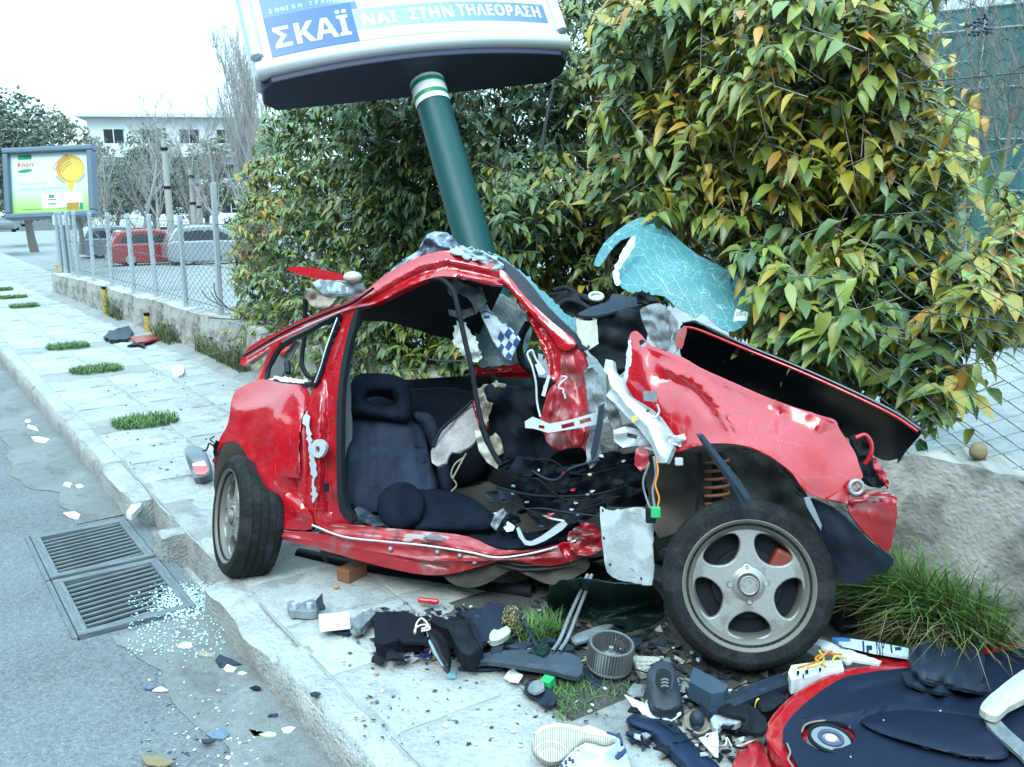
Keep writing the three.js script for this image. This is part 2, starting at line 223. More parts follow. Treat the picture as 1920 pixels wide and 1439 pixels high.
// ---------- ground, road, kerb, pavement ----------
const wallX = z => 2.98 + (z + 1.8) * .0323;
const lotY = (x, z) => Math.max(-1.35, .06 - .04 * Math.max(0, Math.hypot(x, z) - 8.5));
M.slab = [1, .9, 1.07, .96].map((k, i) => { const m = std([1.0 * k, 1.0 * k, 1.0 * k], .9, { map: TX.concrete.clone(), bumpMap: TX.concreteB, bumpScale: .004 }); m.map.offset.set(i * .27, i * .41); m.map.needsUpdate = true; return m; });
M.kerb = std([.97, .97, .97], .92, { map: TX.concrete, bumpMap: TX.concreteB, bumpScale: .006 });
M.road = std([1, 1, 1], .93, { map: TX.asphalt, bumpMap: TX.asphaltB, bumpScale: .008 });
M.wall = std([1.55, 1.55, 1.55], .95, { map: TX.stucco, bumpMap: TX.stuccoB, bumpScale: .008 });
M.wallRough = std([1.2, 1.14, 1.14], .95, { map: rep(TX.stucco, 1.7), bumpMap: rep(TX.stuccoB, 1.7), bumpScale: .015 });
M.bed = std([.75, .75, .75], .95, { map: TX.concrete });
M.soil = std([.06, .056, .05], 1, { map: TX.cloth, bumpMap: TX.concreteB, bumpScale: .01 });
M.lot = std([.64, .65, .67], .95, { map: rep(TX.concrete, 1), bumpMap: TX.concreteB, bumpScale: .004 });
M.turf = std([.035, .10, .045], .95, { map: TX.cloth });
{ // land: one sheet to the horizon
  const g = new THREE.PlaneGeometry(700, 700, 140, 140).rotateX(-Math.PI / 2);
  warp(g, v => { v.y = v.x > 3.0 ? lotY(v.x, v.z) - .06 : -.62 - .012 * Math.max(0, Math.hypot(v.x, v.z) - 40); });
  setting('ground', g, M.soil);
  const lot = new THREE.PlaneGeometry(1, 1, 90, 90), X = [3.02, 60], Z = [6, -90];
  warp(lot, v => { const a = (v.x + .5) ** 2, b = (v.y + .5) ** 1.4; const x = X[0] + (X[1] - X[0]) * a, z = Z[0] + (Z[1] - Z[0]) * b; v.set(Math.max(x, wallX(z) + .1), lotY(x, z), z); });
  const uv = lot.attributes.uv, p = lot.attributes.position; for (let i = 0; i < p.count; i++) uv.setXY(i, p.getX(i) / 1.7, p.getZ(i) / 1.7); setting('parking_lot', lot, M.lot);
}
const GR = { x0: .50, x1: 1.0, z0: -5.40, z1: -3.95 };
{ // road with the opening for the two gully grates
  const s = new THREE.Shape([[-9, 8], [1.06, 8], [1.06, -90], [-9, -90]].map(q => new THREE.Vector2(q[0], q[1])));
  s.holes.push(new THREE.Path([[GR.x0, GR.z0], [GR.x0, GR.z1], [GR.x1, GR.z1], [GR.x1, GR.z0]].map(q => new THREE.Vector2(q[0], q[1]))));
  const g = new THREE.ShapeGeometry(s); const p = g.attributes.position, uv = g.attributes.uv;
  for (let i = 0; i < p.count; i++) { const x = p.getX(i), z = p.getY(i); uv.setXY(i, x / 1.9, z / 1.9); p.setXYZ(i, x, -.15, z); }
  g.computeVertexNormals(); setting('road', g, M.road);
  const b = []; const w = GR.x1 - GR.x0, l = GR.z1 - GR.z0, cx = (GR.x0 + GR.x1) / 2, cz = (GR.z0 + GR.z1) / 2;
  b.push(box(w + .1, .05, l + .1, cx, -.72, cz), box(.05, .56, l + .1, GR.x0 - .03, -.45, cz), box(.05, .56, l + .1, GR.x1 + .03, -.45, cz), box(w, .56, .05, cx, -.45, GR.z0 - .03), box(w, .56, .05, cx, -.45, GR.z1 + .03));
  setting('drain_pit', merge(b), M.soil);
  M.gutter = std([.52, .53, .54], .95, { map: TX.concrete, bumpMap: TX.asphaltB, bumpScale: .006 });
  for (const [z0, z1] of [[6, -3.9], [-5.45, -45]]) { const L = z0 - z1, q = new THREE.PlaneGeometry(.4, L, 6, Math.round(L * 12)).rotateX(-Math.PI / 2).translate(.86, -.1462, (z0 + z1) / 2); warp(q, v => { if (v.x < .8) v.x += (fbm(v.z * 2.3, 4, 1, 4) - .5) * .35; v.y += v.x > .9 ? .006 * fbm(v.x * 9, v.z * 5, 2) : 0; }); const u = q.attributes.uv, p = q.attributes.position; for (let i = 0; i < p.count; i++) u.setXY(i, p.getX(i) / 1.1, p.getZ(i) / 1.1); setting('gutter', q, M.gutter); }
  const gut = box(.34, .02, 12, .88, -.151, -12, .004), gp = gut.attributes.position, gu = gut.attributes.uv; for (let i = 0; i < gp.count; i++) gu.setXY(i, gp.getX(i), gp.getZ(i));
}
{ // kerb: stone by stone
  const kerb = new THREE.Group(); kerb.name = 'kerb'; kerb.userData = { kind: 'structure' }; scene.add(kerb);
  const vars = [0, 1, 2, 3].map(k => { const g = boxUV(new THREE.BoxGeometry(.125, .4, .995, 5, 8, 26), 1.15, k * .31); warp(g, v => { const edge = Math.max(0, (-v.x - .035) / .03) * Math.max(0, (v.y - .16) / .04); const n = fbm(v.x * 9 + k * 5, v.y * 9, v.z * 7 + k * 3, 4) - .5; v.x += .02 * edge + n * .012; v.y -= .02 * edge * (.6 + 1.3 * vn(v.z * 6 + k * 9, 2)) - (v.y > .15 ? n * .012 : 0); }); return g; });
  for (let z = 1.4, i = 0; z > -45; z -= 1, i++) { if (z < -3.45 && z > -5.7) continue; const m = new THREE.Mesh(vars[i % 4], M.kerb); m.name = 'kerbstone'; m.position.set(1.075 + rr(-.004, .004), -.203 + rr(-.004, .003), z); m.rotation.y = rr(-.006, .006); kerb.add(m); }
  // broken inlet beside the grates: recessed back wall, a lump between the two mouths, crumbled ends
  const lump = (w, h, d, x, y, z, k, am = .05) => { const g = boxUV(new THREE.BoxGeometry(w, h, d, 9, 9, 14), 1.15, k * .17); warp(g, v => { const n = fbm(v.x * 5 + k, v.y * 5, v.z * 5 + k * 3, 4) - .5, r = Math.hypot(v.x / w, v.y / h, v.z / d) * 2; v.multiplyScalar(1 - .1 * Math.max(0, r - 1.05)); v.x += n * am * 1.6; v.y += (fbm(v.x * 6 + 9, v.z * 6 + k, 4, 4) - .5) * am; v.z += n * am; }); return g.translate(x, y, z); };
  const add = (n, g, m = M.kerb) => { const q = new THREE.Mesh(g, m); q.name = n; kerb.add(q); };
  add('inlet_back', lump(.12, .4, 1.9, 1.18, -.205, -4.5, 1, .03));
  add('inlet_pier', lump(.24, .26, .15, 1.12, -.155, -4.66, 2, .05));
  add('kerbstone', lump(.16, .38, .9, 1.085, -.2, -5.72, 5, .04));
  add('kerbstone', lump(.17, .38, .86, 1.085, -.195, -3.48, 7, .045));
  add('inlet_floor', lump(.2, .1, 1.5, 1.1, -.24, -4.6, 9, .03));
}
const pits = [[1.28, 1.73, -7.05], [1.40, 1.86, -9.5], [1.44, 1.87, -11.2], [1.6, 2.0, -15.8], [1.62, 2.02, -17.3], [1.6, 2.0, -18.9], [1.6, 2.0, -21]];
{ // pavement: bed and single slabs
  const bed = new THREE.PlaneGeometry(1.93, 56, 1, 1).rotateX(-Math.PI / 2).translate(2.095, -.005, -26); const pv = setting('pavement', bed, M.bed); { const uv = bed.attributes.uv, p = bed.attributes.position; for (let i = 0; i < p.count; i++) uv.setXY(i, p.getX(i), p.getZ(i)); }
  const SX = .485, SZ = .45, vars = [0, 1, 2, 3].map(k => { const g = boxUV(new THREE.BoxGeometry(SX - .003, .05, SZ - .003, 14, 2, 13), 1.2, k * .29); warp(g, v => { if (v.y > .02) { v.y += (fbm(v.x * 7 + k * 4, v.z * 7, k, 4) - .5) * .004; const e = Math.min(SX / 2 - .003 - Math.abs(v.x), SZ / 2 - .003 - Math.abs(v.z)); if (e < .02) v.y -= .002 * vn(v.x * 25 + k, v.z * 25); const ch = fbm(v.x * 8 + 9 + k * 7, v.z * 8, 3, 3); if (e < .03 && ch > .62) v.y -= .008; } }); return g; });
  for (let c = 0; c < 4; c++) for (let r = 0; r < 72; r++) {
    const z = 1.45 - r * SZ + (c % 2) * .0, x = 1.14 + SX * (c + .5); if (c === 3 && r > 10) continue;
    if (pits.some(p => x > p[0] - .1 && x < p[1] + .1 && Math.abs(z - p[2]) < .23)) continue;
    if (c === 0 && z < -3.9 && z > -5.3) { if (Math.abs(z + 4.6) < .5) continue; }
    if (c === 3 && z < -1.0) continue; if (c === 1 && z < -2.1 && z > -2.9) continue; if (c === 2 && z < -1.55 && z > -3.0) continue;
    const m = new THREE.Mesh(vars[(r * 3 + c) % 4], M.slab[(r * 7 + c * 5) % 4]); m.name = 'slab'; m.position.set(x + rr(-.002, .002), -.025 + rr(-.002, .0015), z); m.rotation.set(rr(-.003, .003), (r * 5 + c) % 2 ? Math.PI : 0, rr(-.006, .006)); pv.add(m);
  }
  { const g = new THREE.PlaneGeometry(1.05, 1.75, 40, 60).rotateX(-Math.PI / 2).translate(2.1, -.002, -2.3); warp(g, v => { v.y = .004 + .02 * (fbm(v.x * 7, v.z * 7, 3, 4) - .5); if (v.x < 1.63 || v.x > 2.6 || v.z > -1.5 || v.z < -3.1 || (v.x < 2.1 && v.z > -2.1)) v.y = -.03; }); const u = g.attributes.uv, p = g.attributes.position; for (let i = 0; i < p.count; i++) u.setXY(i, p.getX(i), p.getZ(i)); setting('soil_and_shade', g, M.soil); }  // the soil pit is real; the dark ground beside it stands for shaded concrete
  // broken concrete behind the gully inlet
  const g = boxUV(new THREE.BoxGeometry(.5, .05, 1.45, 24, 2, 60), 1.15); warp(g, v => { if (v.y > 0) { v.y += (fbm(v.x * 6, v.z * 6, 3, 4) - .5) * .05 - .05 * step01(-.1, -.25, v.x) * (.4 + vn(v.z * 4, 7)); } }); const m = new THREE.Mesh(g.translate(1.385, -.028, -4.57), M.kerb); m.name = 'broken_concrete'; pv.add(m);
  for (const [zc, zl, sm_] of [[-23, 38, M.bed], [0, 8, M.soil]]) { const soil = new THREE.PlaneGeometry(1.5, zl, 10, zl * 5).rotateX(-Math.PI / 2).translate(2.35, -.012, zc); warp(soil, v => { const t = clamp((v.x - (wallX(v.z) - .35)) / .3); v.y = -.03 + .06 * t * (.5 + fbm(v.x * 4, v.z * 4, 2)) ; }); { const uv = soil.attributes.uv, p = soil.attributes.position; for (let i = 0; i < p.count; i++) uv.setXY(i, p.getX(i), p.getZ(i)); } setting('verge', soil, sm_); }
}
// ---------- gully grates ----------
{
  const mk = (label) => { const o = thing('drain_grate', label, 'drain grate', V(0, 0, 0), 'gully grates by the kerb'); return o; };
  const iron = std([.16, .18, .195], .75, { metalness: .15, map: TX.cloth, bumpMap: TX.fine, bumpScale: .002 }), dustTop = iron;
  const zs = [[-5.37, -4.70], [-4.66, -3.98]], labs = ['iron gully grate in the road, clear of glass, with a white flake beside it', 'iron gully grate in the road with blue-green glass crumbs over one corner'];
  zs.forEach(([a, b], k) => {
    const o = mk(labs[k]); o.position.set(.75, -.15, (a + b) / 2); const L = b - a, Wd = .485, f = .045;
    const fr = merge([box(Wd, .05, f, 0, -.012, -L / 2 + f / 2, .006), box(Wd, .05, f, 0, -.0122, L / 2 - f / 2, .006), box(f, .05, L - 2 * f, -Wd / 2 + f / 2, -.0124, 0, .006), box(f, .05, L - 2 * f, Wd / 2 - f / 2, -.0126, 0, .006)]);
    lpart(o, 'frame', fr, iron);
    for (const s of [-1, 1]) lpart(o, 'seat_ring', box(.02, .045, L + .02, s * (Wd / 2 + .014), -.016, 0), iron);
    const n = 11, bar = box(Wd - 2 * f + .05, .012, .017, 0, 0, 0, .003);
    for (let i = 0; i < n; i++) { const m = lpart(o, 'bar', bar, dustTop); m.position.set(0, -.004, -L / 2 + f + (i + .5) * (L - 2 * f) / n); m.rotation.y = .13; }
  });
}
// ---------- low wall ----------
function wallThing(name, label, z0, z1, h0, h1, rough, k) {
  const L = z0 - z1, n = Math.round(L / (rough > .5 ? .018 : .05)), g = new THREE.BoxGeometry(.24, 1, L, 8, rough > .5 ? 44 : 16, Math.min(n, 420)), zc = (z0 + z1) / 2;
  const u = g.attributes.uv, p = g.attributes.position; for (let i = 0; i < p.count; i++) u.setXY(i, (p.getZ(i) + p.getX(i)) / 1.3, p.getY(i) / 1.3);
  warp(g, v => { const z = v.z + zc, t = (z - z0) / (z1 - z0), h = h0 + (h1 - h0) * t, y01 = v.y + .5; const n1 = fbm(z * 3, y01 * 3 + v.x * 4, k, 4) - .5, n2 = fbm(z * 11, y01 * 9 + v.x * 9, k + 5, 5) - .5; const brk = rough * (step01(.5, .62, vn(z * 1.9 + k, 3)) * .16 + .1 * (fbm(z * 6, v.x * 6, k, 3) - .5)); v.y = -.12 + y01 * (h + .12 - brk) + (y01 > .9 ? n2 * (.015 + .04 * rough) : 0); v.x += wallX(z) + .12 + n1 * (.02 + .02 * rough) + n2 * (.006 + .022 * rough); v.z = z; });
  const o = thing(name, label, 'wall', V(wallX(zc) + .12, 0, zc)); part(o, 'masonry', g, rough > .5 ? M.wallRough : M.wall); return o;
}
const wallLeft = wallThing('low_wall', 'low grey rendered wall running beside the pavement under the wire fence', -3.4, -17.6, .5, .36, .12, 3);
const wallRight = wallThing('low_wall', 'rough broken stub of concrete wall above the tall grass', 1.2, -2.45, .74, .70, .38, 8);
part(wallRight, 'fallen_lump', warp(new THREE.IcosahedronGeometry(.2, 4), v => { const n = fbm(v.x * 5 + 3, v.y * 5, v.z * 5, 4); v.multiplyScalar(.3 + n * .4 + .25 * (vn(v.x * 22, v.y * 22, v.z * 22) - .5)); v.y *= .6; v.x *= .7; v.z *= 1.6; }).translate(wallX(-1.35) + .02, .7, -1.3), M.wallRough);
part(wallRight, 'loose_stone', warp(new THREE.IcosahedronGeometry(.03, 3), v => v.multiplyScalar(.8 + .5 * vn(v.x * 30, v.y * 30, v.z * 30))).translate(...U(1835, 848, 3.25).toArray()), M.brown);
for (let i = 0; i < 7; i++) { const s = rr(.05, .12), k = i * 7; solo('rubble_stone', 'grey lump of broken wall masonry under the car front', 'rubble', warp(new THREE.IcosahedronGeometry(s, 3), v => { v.multiplyScalar(.7 + .6 * fbm(v.x * 12 + k, v.y * 12, v.z * 12, 3)); v.y *= .7; }).translate(2.85 + rr(-.1, .25), s * .5, -2.6 - i * .28), M.wall, 'masonry rubble'); }
// ---------- wire fences ----------
M.wire = std([.13, .15, .16], .55, { metalness: .5 }); M.wireGreen = std([.05, .09, .09], .6, { metalness: .2 });
M.post = std([.38, .41, .44], .6, { metalness: .3, bumpMap: TX.fine, bumpScale: .002 });
function chain(z0, z1, yb, yt, dx, r, cell, sag = .012) { // woven zigzag wires
  const pos = [], idx = []; const nW = Math.round((z0 - z1) / cell), nS = Math.round((yt - yb) / (cell * .5));
  for (let w = 0; w < nW; w++) { let prev = -1; for (let s = 0; s <= nS; s++) { const z = z0 - (w + ((s + w) % 2)) * cell, y = yb + s * cell * .5, x = wallX(z) + dx + ((s + w) % 2 ? r : -r) + sag * Math.sin(z * 2.1 + y * 1.7); const b = pos.length / 3; pos.push(x, y + r, z + r * .6, x - r, y - r * .5, z - r * .5, x + r, y - r * .5, z - r * .5); if (prev >= 0) for (let k = 0; k < 3; k++) { const a = prev + k, c = prev + (k + 1) % 3, d = b + k, e = b + (k + 1) % 3; idx.push(a, c, d, c, e, d); } prev = b; } }
  const g = new THREE.BufferGeometry(); g.setAttribute('position', new THREE.Float32BufferAttribute(pos, 3)); g.setIndex(idx); g.computeVertexNormals(); return g;
}
{
  const f = thing('wire_fence', 'grey wire fence with many square posts on the wall beside the pavement', 'fence', V(2.85, .45, -14));
  const zs = [-9.45, -10.6, -11.78, -12.78, -13.88, -14.95, -16.0, -16.5, -17.0, -17.4];
  zs.forEach((z, i) => { const h = i === 0 ? 1.75 : 1.42 - .004 * i, b = .38, x = wallX(z) + .12; part(f, 'post', box(.05, h - b, .05, 0, 0, 0, .006).rotateX(rr(-.02, .02)).rotateZ(rr(-.03, .02)).translate(x, (h + b) / 2, z), M.post); });
  part(f, 'wire_mesh', chain(-6.6, -17.4, .44, 1.34, .12, .0022, .075), M.wire).userData.kind = 'stuff';
  for (const y of [.5, .92, 1.34]) part(f, 'line_wire', tube([V(wallX(-6.6) + .12, y, -6.6), V(wallX(-12) + .12, y + .01, -12), V(wallX(-17.4) + .12, y, -17.4)], .004, 20, 4), M.wire);
  const r = thing('chain_link_fence', 'green chain-link fence with diamond mesh above the broken wall', 'fence', V(3.1, .7, -2));
  part(r, 'wire_mesh', chain(1.0, -2.1, .62, 2.9, .13, .0017, .062), M.wireGreen).userData.kind = 'stuff';
  for (const z of [.6]) part(r, 'post', new THREE.CylinderGeometry(.022, .022, 2.5, 12).translate(wallX(z) + .15, 1.7, z), M.wireGreen);
  for (const y of [1.2, 2.0, 2.85]) part(r, 'line_wire', tube([V(wallX(1) + .13, y, 1), V(wallX(-.6) + .13, y - .01, -.6), V(wallX(-2.1) + .13, y, -2.1)], .0025, 20, 4), M.wireGreen);
}
// ---------- short yellow posts along the wall ----------
{
  const ym = std([.52, .34, .06], .75, { map: TX.cloth }), P = [[112, 541, .4], [126, 540, .38], [138, 541, .38], [150, 549, .3], [200, 593, .38], [278, 625, .22]];
  const L = ['yellow short post standing in a close row by the fence corner', 'yellow short post standing in a close row by the fence corner', 'yellow short post standing in a close row by the fence corner', 'yellow short post bent low just before the close row', 'thin rusty yellow post with a black top by the low wall', 'broken yellow post stub with a dark cap beside the red scraps'];
  P.forEach(([x, y, h], i) => { const p = G(x, y); const o = thing('short_post', L[i], 'post', p, 'yellow posts along the wall'); lpart(o, 'shaft', new THREE.CylinderGeometry(.035, .04, h, 12).translate(0, h / 2, 0), ym).rotation.z = i === 3 ? .2 : rr(-.03, .03); lpart(o, 'cap', new THREE.CylinderGeometry(.04, .036, i > 3 ? .035 : .02, 12).translate(0, h + .01, 0), i > 3 ? M.black : ym); });
}
// ---------- far surroundings ----------
M.bark = std([.16, .145, .13], .95, { bumpMap: TX.fine, bumpScale: .01 }); M.barkPale = std([.30, .28, .27], .95);
function branchy(h, r, levels, spread, upness, kids, sd) { // bare tree: tapered limbs, returns [trunk, limbs]
  let s = sd; const q = () => (s = (s * 16807) % 2147483647) / 2147483647; const lists = [[], []];
  const limb = (p, d, len, rad, lv) => {
    const n = lv === 0 ? 7 : 4, ring = lv === 0 ? 7 : lv < 2 ? 5 : 3, pos = [], idx = []; let pt = p.clone(), dir = d.clone(); const pts = [], dirs = [];
    for (let i = 0; i <= n; i++) { pts.push(pt.clone()); dirs.push(dir.clone()); dir.add(V((q() - .5) * .3, upness * .14, (q() - .5) * .3)).normalize(); pt.addScaledVector(dir, len / n); }
    for (let i = 0; i <= n; i++) { const rr_ = rad * (1 - .8 * i / n), a = V(dirs[i].y, -dirs[i].x, .3).normalize(), b = dirs[i].clone().cross(a).normalize(); for (let k = 0; k < ring; k++) { const t = k / ring * 6.283; pos.push(pts[i].x + (a.x * Math.cos(t) + b.x * Math.sin(t)) * rr_, pts[i].y + (a.y * Math.cos(t) + b.y * Math.sin(t)) * rr_, pts[i].z + (a.z * Math.cos(t) + b.z * Math.sin(t)) * rr_); } if (i) for (let k = 0; k < ring; k++) { const A = (i - 1) * ring + k, B = (i - 1) * ring + (k + 1) % ring, C = i * ring + k, D_ = i * ring + (k + 1) % ring; idx.push(A, B, C, B, D_, C); } }
    const g = new THREE.BufferGeometry(); g.setAttribute('position', new THREE.Float32BufferAttribute(pos, 3)); g.setIndex(idx); g.computeVertexNormals(); lists[lv ? 1 : 0].push(g);
    if (lv < levels) for (let k = 0; k < kids[lv]; k++) { const t = lv === 0 ? .25 + .75 * (k + q()) / kids[0] : .3 + .7 * q(), i = Math.min(n, Math.floor(t * n)), a = q() * 6.283; const dd = dirs[i].clone().multiplyScalar(1 - spread * .5).add(V(Math.cos(a), upness * .6 + .1, Math.sin(a)).multiplyScalar(spread)).normalize(); limb(pts[i], dd, len * (lv === 0 ? .42 : .55) * (1.15 - t * .45), Math.max(.012, rad * (1 - .75 * t) * .55), lv + 1); }
  };
  limb(V(0, 0, 0), V(0, 1, 0), h, r, 0); return lists.map(l => merge(l));
}
const bareCache = [0, 1, 2].map(k => branchy(8, .14, 3, .75, .8, [16, 6, 5], 91 + k * 17)), poplarCache = [0, 1].map(k => branchy(11, .16, 3, .42, 1.5, [34, 6, 4], 31 + k * 13));
function bareTree(cache, p, h, H0, label, group, mat = M.barkPale, turn = 0) { const o = thing('bare_tree', label, 'tree', p, group); lpart(o, 'trunk', cache[0], mat); lpart(o, 'limbs', cache[1], mat); o.scale.setScalar(h / H0); o.rotation.y = turn; return o; }
function leafCloud(n, blobs, size, sd) { // crown of many small faces in uneven clumps
  let s = sd; const q = () => (s = (s * 16807) % 2147483647) / 2147483647; const pos = [], idx = [], v = V(), a = V(), b = V();
  const tot = blobs.reduce((t, c) => t + c[3] ** 2, 0);
  for (const [x, y, z, r] of blobs) { const m = Math.round(n * r * r / tot); for (let i = 0; i < m; i++) { const th = q() * 6.283, u = q() * 2 - 1, R = r * Math.cbrt(.25 + .75 * q()) * (.75 + .5 * vn(x + u * 3, th * 1.4, z)); v.set(x + R * Math.sqrt(1 - u * u) * Math.cos(th), y + R * u * .85, z + R * Math.sqrt(1 - u * u) * Math.sin(th)); a.set(q() - .5, q() - .5, q() - .5).normalize(); b.set(q() - .5, q() - .5, q() - .5).cross(a).normalize(); const w = size * (.6 + .8 * q()), o = pos.length / 3; for (const [i1, j1] of [[-1, 0], [0, -.5], [1, 0], [0, .5]]) pos.push(v.x + a.x * i1 * w + b.x * j1 * w, v.y + a.y * i1 * w + b.y * j1 * w, v.z + a.z * i1 * w + b.z * j1 * w); idx.push(o, o + 1, o + 2, o, o + 2, o + 3); } }
  const g = new THREE.BufferGeometry(); g.setAttribute('position', new THREE.Float32BufferAttribute(pos, 3)); g.setIndex(idx); g.computeVertexNormals(); return g;
}
const crowns = [0, 1].map(k => { const b = []; let s = 5 + k * 40; const q = () => (s = (s * 16807) % 2147483647) / 2147483647; q(); for (let i = 0; i < 26; i++) { const t = q(), r = .55 + q() * .75; const a = q() * 6.283, R = (1.9 - 1.0 * Math.abs(t - .35)) * Math.sqrt(q()); b.push([Math.cos(a) * R, 2.4 + t * 4.6, Math.sin(a) * R, r]); } return leafCloud(6500, b, .11, 77 + k); });
M.ever = std([.11, .13, .10], .8); M.ever2 = std([.14, .15, .10], .8);  // leaf greens lightened to put distance haze into the colour
const trunkG = branchy(4.5, .17, 1, .6, .8, [7], 5);
function leafyTree(p, h, label, k, turn, w = 1) { const o = thing('evergreen_tree', label, 'tree', p, 'evergreens beyond the far billboard'); lpart(o, 'trunk', merge(trunkG.map(g => g.clone())), M.bark); lpart(o, 'crown', crowns[k], k ? M.ever2 : M.ever); o.scale.set(h / 7.6 * w, h / 7.6, h / 7.6 * w); o.rotation.y = turn; return o; }
const gAt = (px, d, y) => { const p = U(px, 450, d); p.y = y ?? (p.x > 3 ? lotY(p.x, p.z) : -.15); return p; };
leafyTree(gAt(62, 30, -.15), 5.2, 'dense dark evergreen directly behind the far billboard', 0, .3, 1.25);
leafyTree(gAt(-25, 34, -.15), 4.6, 'dark evergreen past the left edge of the far billboard', 1, 1.3, 1.2);
leafyTree(gAt(150, 42, -1), 6.3, 'thin-topped evergreen just right of the far billboard', 1, 2.2, .9);
leafyTree(gAt(290, 58, -1.35), 7.2, 'round evergreen in front of the white building', 0, 3.3, 1.3);
leafyTree(gAt(390, 62, -1.35), 6.6, 'olive evergreen behind the parked silver car', 1, 4.1, 1.4);
leafyTree(gAt(225, 66, -1.35), 5.2, 'low evergreen behind the parked red car', 0, 5.1, 1.5);
for (const [px, d, h, k, lab] of [[265, 44, 6.6, 0, 'bare pale tree leaning over the red parked car'], [205, 40, 4.6, 1, 'small bare tree beside the far billboard'], [300, 50, 6, 2, 'bare spreading tree left of the tall utility pole'], [352, 46, 5.6, 1, 'bare tree between the two utility poles'], [400, 44, 6.4, 2, 'bare grey tree over the silver parked car']]) bareTree(bareCache[k], gAt(px, d), h, 8, lab, 'bare trees in the parking lot', M.barkPale, px * .1);
for (const [px, d, h, k, lab] of [[455, 40, 7.4, 0, 'tall bare poplar rising beside the leaning sign'], [476, 43, 8.8, 1, 'tallest bare poplar half behind the leaning sign'], [500, 38, 7.6, 0, 'bare poplar standing behind the big shrub and sign']]) bareTree(poplarCache[k], gAt(px, d), h, 11, lab, 'bare poplars behind the lot', M.barkPale, px * .3);
for (const [px, d, h, k] of [[1745, 24, 6.2, 0], [1800, 26, 6.6, 2], [1860, 23, 6.0, 1], [1915, 25, 6.4, 0]]) bareTree(bareCache[k], gAt(px, d, -.4), h, 8, ['bare grey tree before the netting, beside the yellowing shrub', 'bare grey tree before the netting, thickest of the row', 'slim bare tree before the netting next to the thickest one', 'bare tree before the far end of the netting'][Math.round((px - 1745) / 57)], 'bare trees by the pitch', M.bark, px * .7);
for (const [px, d, h] of [[1640, 44, 10], [1780, 46, 10.5], [1900, 45, 10]]) { const o = leafyTree(gAt(px, d, -1.2), h, ['tall evergreen behind the netting, right behind the yellowing shrub', 'tall evergreen behind the netting between two others', 'tall evergreen behind the far end of the netting'][Math.round((px - 1640) / 130)], px % 2, px, 1.3); o.userData.group = 'evergreens behind the pitch'; }
{ // utility poles
  for (const [px, py0, d, lab] of [[322, 262, 38, 'tall pale utility pole with dark bands behind the wire fence'], [367, 318, 44, 'shorter pale utility pole above the silver parked car'], [378, 335, 48, 'thin pale pole leaning next to the shorter utility pole']]) { const b = gAt(px, d), t = U(px - 2, py0, d); const h = t.y - b.y; const o = thing('utility_pole', lab, 'pole', b, 'poles in the lot'); lpart(o, 'shaft', new THREE.CylinderGeometry(.1, .17, h, 10).translate(0, h / 2, 0), M.barkPale); for (const k of [.92, .62]) lpart(o, 'band', new THREE.CylinderGeometry(.14, .14, .12, 10).translate(0, h * k, 0), M.black); }
}
{ // white building far behind
  const c = gAt(345, 85, -1.4), o = thing('apartment_building', 'white flat-roofed apartment building behind the bare trees', 'building', c); o.rotation.y = -.35;
  const wm = std([.55, .55, .55], .9), gm = M.darkGlass, y0 = 0, FH = 2.9, W = 13, N = 3;
  lpart(o, 'wall', box(W, FH * N + .6, 9, 0, (FH * N + .6) / 2, 0), wm); lpart(o, 'roof', box(W + 1.6, .3, 10.6, 0, FH * N + .76, 0), std([.5, .5, .5], .9));
  for (let f = 0; f < N; f++) { lpart(o, 'balcony', merge([box(W + .4, .16, 1.2, 0, FH * f + .35, 5.1), box(W + .4, .9, .06, 0, FH * f + .9, 5.7)]), wm); for (let k = 0; k < 4; k++) { const wi = lpart(o, 'window', box(1.5, 1.9, .1, -W / 2 + 2 + k * 3, FH * f + 1.6, 4.52), gm); lpart(wi, 'frame', merge([box(1.66, .08, .14, -W / 2 + 2 + k * 3, FH * f + 2.58, 4.54), box(.08, 1.9, .14, -W / 2 + 2 + k * 3, FH * f + 1.6, 4.545)]), wm); } }
}
